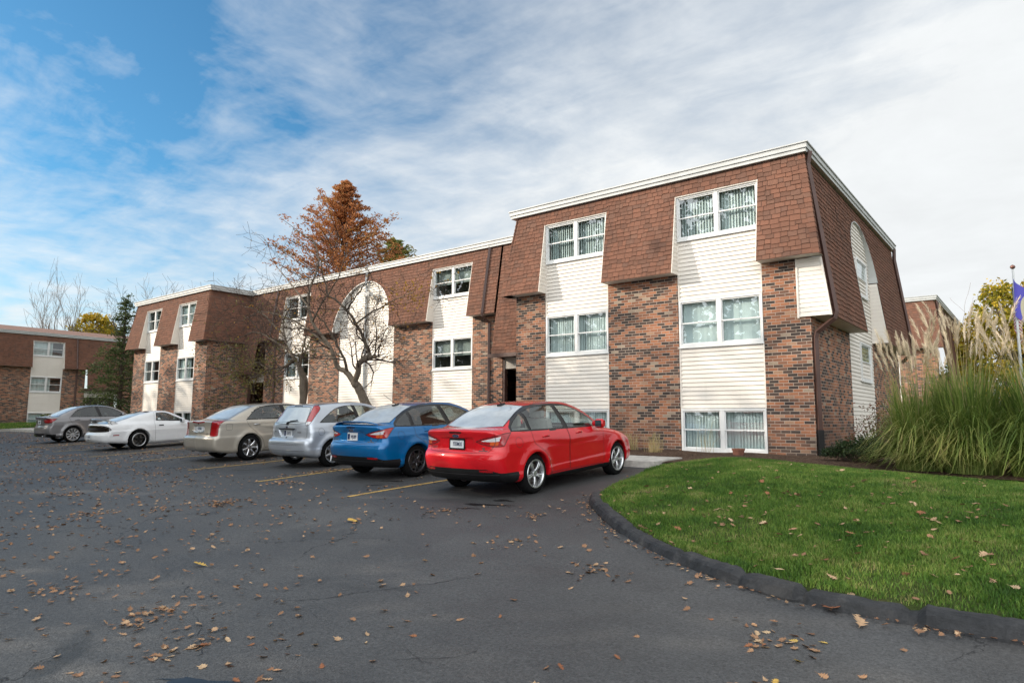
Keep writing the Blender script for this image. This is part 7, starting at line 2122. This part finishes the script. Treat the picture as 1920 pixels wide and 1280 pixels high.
# ---------------- tall ornamental grass with plumes
def plume_mesh(seed):
    r = np.random.default_rng(seed); V = []; F = []
    L = .34
    for i in range(64):
        t = i / 64; base = np.array([.05 * t * t, 0, t * L]); a = r.uniform(0, 6.28); w = .052 * math.sin(math.pi * (.15 + .8 * t)) + .008
        tip = base + np.array([math.cos(a) * w + .03, math.sin(a) * w, r.uniform(.06, .13)])
        s_ = np.array([-math.sin(a), math.cos(a), 0]) * r.uniform(.003, .006); b = len(V)
        V += [base - s_, base + s_, tip + s_ * .5, tip - s_ * .5]; F.append([b, b + 1, b + 2, b + 3])
    me = bpy.data.meshes.new('plume'); me.from_pydata([tuple(v) for v in V], [], F); me.materials.append(M_PLUME); me.update(); return me
PLM = [plume_mesh(k) for k in range(5)]
GRASSG = 'clumps of tall ornamental grass beside the end wall'
def grass_clump(label, x, y, n, hmax, spread, nplume, seed, lean0=(0, 0)):
    r = np.random.default_rng(seed); z0 = float(min(gz(x, y) + .06, .40))
    root = thing('ornamental_grass', label, 'grass clump', (x, y, z0), group=GRASSG)
    K = 8; az = r.uniform(0, 2 * np.pi, n); rr = .42 * np.sqrt(r.random(n)); bx, by = rr * np.cos(az), rr * np.sin(az)
    az2 = az + r.normal(0, .5, n); Lb = hmax * r.uniform(.35, 1.12, n); out = spread * (.12 + .95 * r.beta(1.2, 1.7, n)) * (Lb / hmax) ** .7; dr = r.uniform(.5, 1.6, n)
    w = r.uniform(.006, .012, n)
    sk = r.random(n) < .22; Lb = np.where(sk, hmax * r.uniform(.35, .62, n), Lb); out = np.where(sk, r.uniform(.55, 1.0, n), out); dr = np.where(sk, r.uniform(.9, 1.5, n), dr)
    t = np.linspace(0, 1, K)
    pw = r.uniform(1.5, 2.8, n)[:, None]
    X = bx[:, None] + np.cos(az2)[:, None] * out[:, None] * t ** pw + lean0[0] * t ** 2; Y = by[:, None] + np.sin(az2)[:, None] * out[:, None] * t ** pw + lean0[1] * t ** 2
    k = (out / spread)[:, None]
    Z = Lb[:, None] * (t * (1.08 - .18 * k) - dr[:, None] * k * t ** 3 * .95)
    zm_ = r.uniform(.0, .40, n)[:, None] * t ** .7; Z = np.where(Z < zm_, zm_ - .10 * (zm_ - Z), Z); Z = np.maximum(Z, .015)
    sw = (w[:, None] * np.sin(np.pi * np.clip(.22 + .78 * t, 0, .999)) * 1.0)
    a3 = r.uniform(0, np.pi, n)[:, None]; SX, SY = -np.sin(az2)[:, None] * sw * .8 + np.cos(a3) * sw * .3, np.cos(az2)[:, None] * sw * .8 + np.sin(a3) * sw * .3
    V = np.stack([np.stack([X - SX, Y - SY, Z], 2), np.stack([X + SX, Y + SY, Z], 2)], 2).reshape(-1, 3)
    b = (np.arange(n) * K * 2)[:, None] + np.arange(K - 1) * 2
    F = np.stack([b, b + 1, b + 3, b + 2], 2).reshape(-1, 4)
    u = np.clip(r.random(n) * .75, 0, 1); uv = np.zeros((n, K - 1, 4, 2)); tipk = np.clip((t[:-1] - .55) / .45, 0, 1)
    uv[..., 0] = np.clip(u[:, None, None] + (tipk[None, :, None] * r.uniform(0, .55, n)[:, None, None]), 0, 1); uv[..., 1] = .5
    mesh_np('foliage', V, F, M_GRASSY, root, uv=uv.reshape(-1, 2))
    st = MB(); q = random.Random(seed)
    for i in range(nplume):
        a = q.uniform(0, 6.28); H = hmax * q.uniform(.90, 1.24); o = spread * q.uniform(.05, .50); c0 = (.3 * math.cos(a) * q.random(), .3 * math.sin(a) * q.random())
        ex, ey = c0[0] + o * math.cos(a), c0[1] + o * math.sin(a)
        pts = [(c0[0], c0[1], .1), (c0[0] + (ex - c0[0]) * .25, c0[1] + (ey - c0[1]) * .25, H * .42), (c0[0] + (ex - c0[0]) * .62, c0[1] + (ey - c0[1]) * .62, H * .75), (ex, ey, H * .98)]
        st.tube(pts, [.0045, .004, .003, .0022], 4, cap=False)
        p = bpy.data.objects.new('plume', q.choice(PLM)); link(p, root); p.location = (ex, ey, H * .97)
        tl = math.atan2(o * .5, H * .3); p.rotation_euler = (0, q.uniform(.02, .22) + tl * .30, a); s_ = q.uniform(.60, .98); p.scale = (s_, s_, s_ * q.uniform(.9, 1.3))
    st.build('stems', M_STEM, root)
    return root
grass_clump('clump of tall plumed grass nearest the brick corner, leftmost of the grass', -1.75, 14.0, 3000, 1.95, 1.05, 36, 61)
grass_clump('broad clump of tall plumed grass in the middle of the planting', -1.0, 13.85, 3600, 2.15, 1.25, 30, 62)
grass_clump('clump of tall plumed grass at the right edge below the flags', -.05, 13.75, 3600, 2.15, 1.25, 28, 63)
grass_clump('last clump of tall plumed grass, cut by the right picture edge', .9, 13.8, 1800, 1.9, 1.3, 12, 66)
grass_clump('clump of tall plumed grass at the back, behind the middle clump', -1.25, 15.1, 1900, 2.25, 1.2, 18, 64)
grass_clump('clump of tall plumed grass at the back, behind the right clump', .1, 15.1, 1900, 2.25, 1.2, 14, 65)

def shrub(name, label, x, y, lobes, mat, seed, leaf=.06, n=60, twig=False):
    q = random.Random(seed); r = np.random.default_rng(seed); z0 = float(min(gz(x, y) + .07, .40))
    root = thing(name, label, 'shrub', (x, y, z0)); lv = Leaves(); st = MB()
    for (ox, oy, oz, rad, h) in lobes:
        for i in range(int(26 * rad / .3)):
            az = q.uniform(0, 6.28); f = math.sqrt(q.random()); c = np.array([ox + rad * f * math.cos(az), oy + rad * f * math.sin(az), oz + h * (1 - .55 * f * f) * q.uniform(.45, 1.05)])
            lv.add(c, n // 2, q.uniform(.10, .2), leaf, r, .5, .4)
            if q.random() < .5: st.tube([(ox * .3, oy * .3, 0), tuple(c * np.array([.6, .6, .55])), tuple(c)], [.012, .008, .004], 4, cap=False)
    st.build('stems', M_BARKD, root); lv.build('foliage', mat, root)
    return root
shrub('yew_shrub', 'low dark green spreading yew at the foot of the brick corner', -2.95, 14.75, [(0, 0, .05, .42, .42), (.45, -.1, .05, .36, .34), (-.35, .1, .04, .3, .28), (.2, .3, .1, .35, .45)], LF_YEW, 71, leaf=.06, n=90)
shrub('barberry_shrub', 'small sparse shrub with reddish leaves against the siding of the end wall', -3.0, 17.2, [(0, 0, .1, .45, 1.15), (.3, .3, .1, .4, .9), (-.2, -.3, .1, .35, .8)], LF_RED, 72, leaf=.055, n=26)
b0 = at(57, 790, 54)
shrub('leafy_plant', 'light green leafy plant under the low window of the far left building', -61.2, 18.2, [(0, 0, .1, .6, .9), (.3, .9, .1, .5, .8)], LF_MIX, 73, leaf=.16, n=40)
# dry stalks by the pavement end and under the low window
def stalks(label, x, y, n, h, seed):
    q = random.Random(seed); z0 = float(min(gz(x, y) + .07, .40)); b = MB()
    for i in range(n):
        a = q.uniform(0, 6.28); o = q.uniform(.05, .35) * h; p0 = (q.gauss(0, .10), q.gauss(0, .08), 0); H = h * q.uniform(.5, 1.1)
        b.tube([p0, (p0[0] + o * .4 * math.cos(a), p0[1] + o * .4 * math.sin(a), H * .6), (p0[0] + o * math.cos(a), p0[1] + o * math.sin(a), H)], [.004, .003, .002], 3, cap=False)
    o = b.build('dry_plant', M_STEM, None); o.location = (x, y, z0); tag(o, label, 'plant'); return o
stalks('tuft of dry tan stalks on the bark beside the red car', -7.6, 15.2, 90, .45, 81)
stalks('wider tuft of withered tan stalks on the bark left of the low window', -8.5, 15.6, 110, .40, 84)
stalks('few thin upright dry stalks before the left pane of the low window', -6.55, 15.9, 12, .75, 82)
pt = MB(); pt.lathe([(.001, 0), (.11, 0), (.135, .19), (.15, .19), (.15, .23), (.125, .23), (.115, .2), (.001, .19)], 20, 'z')
pot = pt.build('flower_pot', plain('terracotta', (.17, .07, .045), .9, .2, 9), None, smooth=False); pot.location = (-5.65, 15.6, .30); tag(pot, 'small upturned terracotta pot on the bark below the low window', 'pot')

# ---------------- flags
fx = at(1899, 505, 22.0)
pole = thing('flagpole', 'slim pale flagpole with a ball finial at the right edge', 'flagpole', (fx[0], fx[1], gz(fx[0], fx[1]))); H = fx[2] - gz(fx[0], fx[1])
b = MB(); b.tube([(0, 0, -.1), (0, 0, H * .5), (0, 0, H)], [.05, .045, .03], 12); b.build('pole', M_FASCIA, pole, smooth=True)
b = MB(); b.lathe([(.001, H + .16), (.055, H + .13), (.08, H + .08), (.055, H + .03), (.001, H)], 14, 'z'); b.build('finial', plain('bronze', (.20, .10, .08), .35, .1, 5, metal=.6), pole, smooth=True)
def flag_mesh(name, label, origin, ux, wdt, hgt, mat, seed, parent=None, hang=1.0):
    q = random.Random(seed); nx, nz = 28, 22; V = []; uv = []; ux = np.array(ux) / np.linalg.norm(ux); nrm = np.array([-ux[1], ux[0], 0])
    for i in range(nx):
        for j in range(nz):
            s_, t = i / (nx - 1), j / (nz - 1)
            p = np.array(origin) + ux * wdt * s_ * (1 - .32 * hang) + nrm * (.10 * math.sin(s_ * 11 + t * 1.5) * (.25 + s_)) + np.array([0, 0, -hgt * t - hang * wdt * .62 * s_ ** 1.1])
            V.append(p)
    F = []
    for i in range(nx - 1):
        for j in range(nz - 1): a = i * nz + j; F.append([a, a + nz, a + nz + 1, a + 1]); uv += [(i / (nx - 1), 1 - j / (nz - 1)), ((i + 1) / (nx - 1), 1 - j / (nz - 1)), ((i + 1) / (nx - 1), 1 - (j + 1) / (nz - 1)), (i / (nx - 1), 1 - (j + 1) / (nz - 1))]
    o = mesh_np(name, V, F, mat, None, uv=uv, smooth=True); tag(o, label, 'flag'); return o
def violet_fn(nt, b):
    sx = nt.node('ShaderNodeSeparateXYZ', ins={0: uvn(nt)})
    du = nt.math('SUBTRACT', sx.outputs[0], .95); dv = nt.math('SUBTRACT', sx.outputs[1], .30)
    d = nt.math('SQRT', nt.math('ADD', nt.math('MULTIPLY', du, du), nt.math('MULTIPLY', dv, dv)))
    band = nt.math('LESS_THAN', nt.math('ABSOLUTE', nt.math('SUBTRACT', d, .62)), .10)
    inn = nt.math('LESS_THAN', d, .55)
    c = nt.mix(inn, (.085, .075, .42), (.04, .025, .31)); c = nt.mix(band, c, (.52, .47, .33))
    nt.put(b.inputs['Base Color'], c)
M_VIO = material('flag_violet', violet_fn, rough=.7)
def stars_fn(nt, b):
    sx = nt.node('ShaderNodeSeparateXYZ', ins={0: uvn(nt)}); u, v = sx.outputs[0], sx.outputs[1]
    row = nt.math('FLOOR', nt.math('MULTIPLY', nt.math('SUBTRACT', 1.0, v), 13)); red = nt.math('LESS_THAN', nt.math('MODULO', row, 2.0), .5)
    c = nt.mix(red, (.74, .74, .72), (.42, .02, .04))
    fu = nt.math('SUBTRACT', nt.math('FRACT', nt.math('MULTIPLY', u, 16)), .5); fv = nt.math('SUBTRACT', nt.math('FRACT', nt.math('MULTIPLY', v, 18)), .5)
    st = nt.math('LESS_THAN', nt.math('ADD', nt.math('MULTIPLY', fu, fu), nt.math('MULTIPLY', fv, fv)), .065)
    can = nt.math('MULTIPLY', nt.math('LESS_THAN', u, .42), nt.math('GREATER_THAN', v, .46))
    nt.put(b.inputs['Base Color'], nt.mix(can, c, nt.mix(st, (.012, .018, .085), (.70, .70, .72))))
M_STARS = material('flag_stars', stars_fn, rough=.7)
rdir = _rt * np.array([1, 1, 0]); bdir = np.array([_fw[0], _fw[1], 0]) / np.hypot(_fw[0], _fw[1])
flag_mesh('flag', 'violet blue flag with a pale gold arc hanging from the flagpole', (fx[0] - rdir[0] * .12 - bdir[0] * .14, fx[1] - rdir[1] * .12 - bdir[1] * .14, fx[2] - .34), rdir + bdir * .3, 1.25, 1.25, M_VIO, 3)
flag_mesh('flag', 'dark blue flag sprinkled with white stars, showing behind the violet flag', (fx[0] + rdir[0] * .05 + bdir[0] * .12, fx[1] + rdir[1] * .05 + bdir[1] * .12, fx[2] - .50), rdir + bdir * 1.2, 1.6, .9, M_STARS, 4)

# ---------------- the wooded edge behind the viewer that keeps the low sun off the car park
lv = Leaves(); r_ = np.random.default_rng(99); tr = MB()
for i in range(150):
    x = -116 + i * .72 + r_.normal(0, .6); y = -8.5 + r_.normal(0, 1.6); Ht = 17.2 + 1.8 * math.sin(i * .55) + r_.normal(0, .9)
    if i % 4 == 0:
        tr.tube([(x, y, -1.5), (x + .2, y, 6), (x, y, 16)], [.3, .24, .06], 7, cap=False)
        for k in range(9): tr.tube([(x + .1, y, 4 + k * 1.4), (x + r_.normal(0, 2.2), y + r_.normal(0, 1), 6.5 + k * 1.5)], [.09, .02], 4, cap=False)
    for k in range(16):
        z = (Ht + 1.2) * (.02 + .96 * k / 15) - 1.2
        lv.add((x + r_.normal(0, .5), y + r_.normal(0, .8), z), 46 if z < 6 else 34, 1.7, .46, r_, .9, .8)
tr.build('woodland', M_BARKD)['kind'] = 'stuff'
V = np.concatenate(lv.V).reshape(-1, 3); U = np.concatenate(lv.U); n = len(U); uv = np.zeros((n, 4, 2)); uv[:, :, 0] = U[:, None]
tag(mesh_np('woodland', V, np.arange(n * 4).reshape(n, 4), LF_OLIVE, uv=uv.reshape(-1, 2)), kind='stuff')
# ------------------------------------------------------------------ sky and sun
SUN_D = Vector((-.60, -.40, .275)).normalized()     # towards the sun: low, behind the camera's left shoulder
EL = math.asin(SUN_D.z); AZ = math.atan2(SUN_D.x, SUN_D.y)
sun = bpy.data.lights.new('sun', 'SUN'); so = bpy.data.objects.new('sun', sun); link(so)
sun.energy = 4.4; sun.angle = R(.55); sun.color = (1.0, .87, .71)
so.rotation_euler = SUN_D.to_track_quat('Z', 'Y').to_euler(); so.location = (-40, -30, 40)
w = bpy.data.worlds.new('World'); SC.world = w; w.use_nodes = True
nt = NT(w.node_tree)
bg = w.node_tree.nodes['Background']; STR = .12
bg.inputs['Strength'].default_value = STR
sky = nt.node('ShaderNodeTexSky', sky_type='NISHITA'); sky.sun_disc = False
sky.sun_elevation = EL; sky.sun_rotation = AZ; sky.air_density = 1.0; sky.dust_density = .6; sky.ozone_density = 2.5
d = nt.node('ShaderNodeTexCoord').outputs['Generated']
sp = nt.node('ShaderNodeSeparateXYZ', ins={0: d})
zc = nt.math('MAXIMUM', sp.outputs[2], .02)
den = nt.math('ADD', zc, .10)
px = nt.math('DIVIDE', sp.outputs[0], den); py = nt.math('DIVIDE', sp.outputs[1], den)
pl = nt.node('ShaderNodeCombineXYZ', ins={0: px, 1: py}).outputs[0]     # clouds lie on a plane overhead, so they flatten to the horizon
def dirmask(px_, py_, a0, a1):
    """1 towards the direction of a place in the sky, falling to 0 between the two angles (degrees)"""
    v = _fw + _rt * (px_ - 960) / F_PX - _up * (py_ - 640) / F_PX; v = v / np.linalg.norm(v)
    dp = nt.node('ShaderNodeVectorMath', operation='DOT_PRODUCT', ins={0: d, 1: tuple(v)}).outputs['Value']
    return nt.mapr(dp, math.cos(R(a1)), math.cos(R(a0)))
warp = nt.noise(pl, .8, 3, .55, out=1)
plw = nt.node('ShaderNodeVectorMath', operation='ADD', ins={0: pl, 1: nt.node('ShaderNodeVectorMath', operation='SCALE', ins={0: warp, 'Scale': .55}).outputs[0]}).outputs[0]
big = nt.noise(plw, .55, 5, .55)
fine = nt.noise(plw, 2.6, 8, .62)
mot = nt.noise(plw, 7.5, 4, .6)
st = nt.node('ShaderNodeMapping', ins={'Vector': plw, 'Rotation': (0, 0, R(28)), 'Scale': (.35, 2.4, 1)})
streak = nt.noise(st, 1.3, 6, .6)
dens = nt.math('ADD', nt.math('MULTIPLY', big, .75), nt.math('ADD', nt.math('MULTIPLY', fine, .42), nt.math('MULTIPLY', streak, .38)))
dens = nt.math('ADD', dens, nt.math('MULTIPLY', nt.math('SUBTRACT', mot, .5), .14))
# clear blue gaps: high on the left, smaller ones along the top; the rest is thin bright overcast
gap = nt.math('ADD', nt.math('MULTIPLY', dirmask(-160, -60, 0, 48), 1.0), nt.math('MULTIPLY', dirmask(1180, -260, 0, 27), .34))
gap = nt.math('ADD', gap, nt.math('MULTIPLY', dirmask(110, 200, 0, 18), .22))
gap = nt.math('ADD', gap, nt.math('MULTIPLY', dirmask(1700, -200, 0, 24), .30))
gap = nt.math('ADD', gap, nt.math('MULTIPLY', dirmask(760, -160, 0, 36), .36))
wsp = nt.math('ADD', nt.math('SUBTRACT', fine, .5), nt.math('MULTIPLY', nt.math('SUBTRACT', streak, .5), 1.3))
dens = nt.math('ADD', dens, nt.math('MULTIPLY', nt.math('MULTIPLY', nt.math('ADD', wsp, nt.math('MULTIPLY', nt.math('SUBTRACT', mot, .5), .9)), gap), .55))
low = nt.mapr(sp.outputs[2], .0, .34, .34, 0)
cov = nt.math('ADD', nt.math('SUBTRACT', nt.math('ADD', dens, .56), gap), low)
k = nt.mapr(cov, .02, 1.12)
lum = nt.mapr(nt.math('ADD', nt.math('MULTIPLY', fine, .6), nt.math('MULTIPLY', big, .4)), .3, .7, .74, .86)
glow = nt.mapr(nt.math('MULTIPLY', sp.outputs[1], -1.0), -.05, .85, 1.0, 3.2)           # cloud thins and brightens on the sun's side, behind the viewer
lum = nt.math('MULTIPLY', nt.math('MULTIPLY', lum, glow), 1 / STR)
cl = nt.mix(1.0, (.955, .985, 1.0), nt.node('ShaderNodeCombineXYZ', ins={0: lum, 1: lum, 2: lum}).outputs[0], 'MULTIPLY')
skb = nt.mix(1.0, sky.outputs[0], (.50, .98, 1.12), 'MULTIPLY')
nt.put(bg.inputs['Color'], nt.mix(k, skb, cl))

SC.view_settings.view_transform = 'Standard'; SC.view_settings.look = 'None'
SC.view_settings.exposure = 0.22; SC.view_settings.gamma = 1.0
SC.cycles.use_denoising = True
try: SC.cycles.denoiser = 'OPENIMAGEDENOISE'
except Exception: pass
SC.cycles.max_bounces = 7; SC.cycles.transparent_max_bounces = 24
SC.cycles.sample_clamp_indirect = 6.0
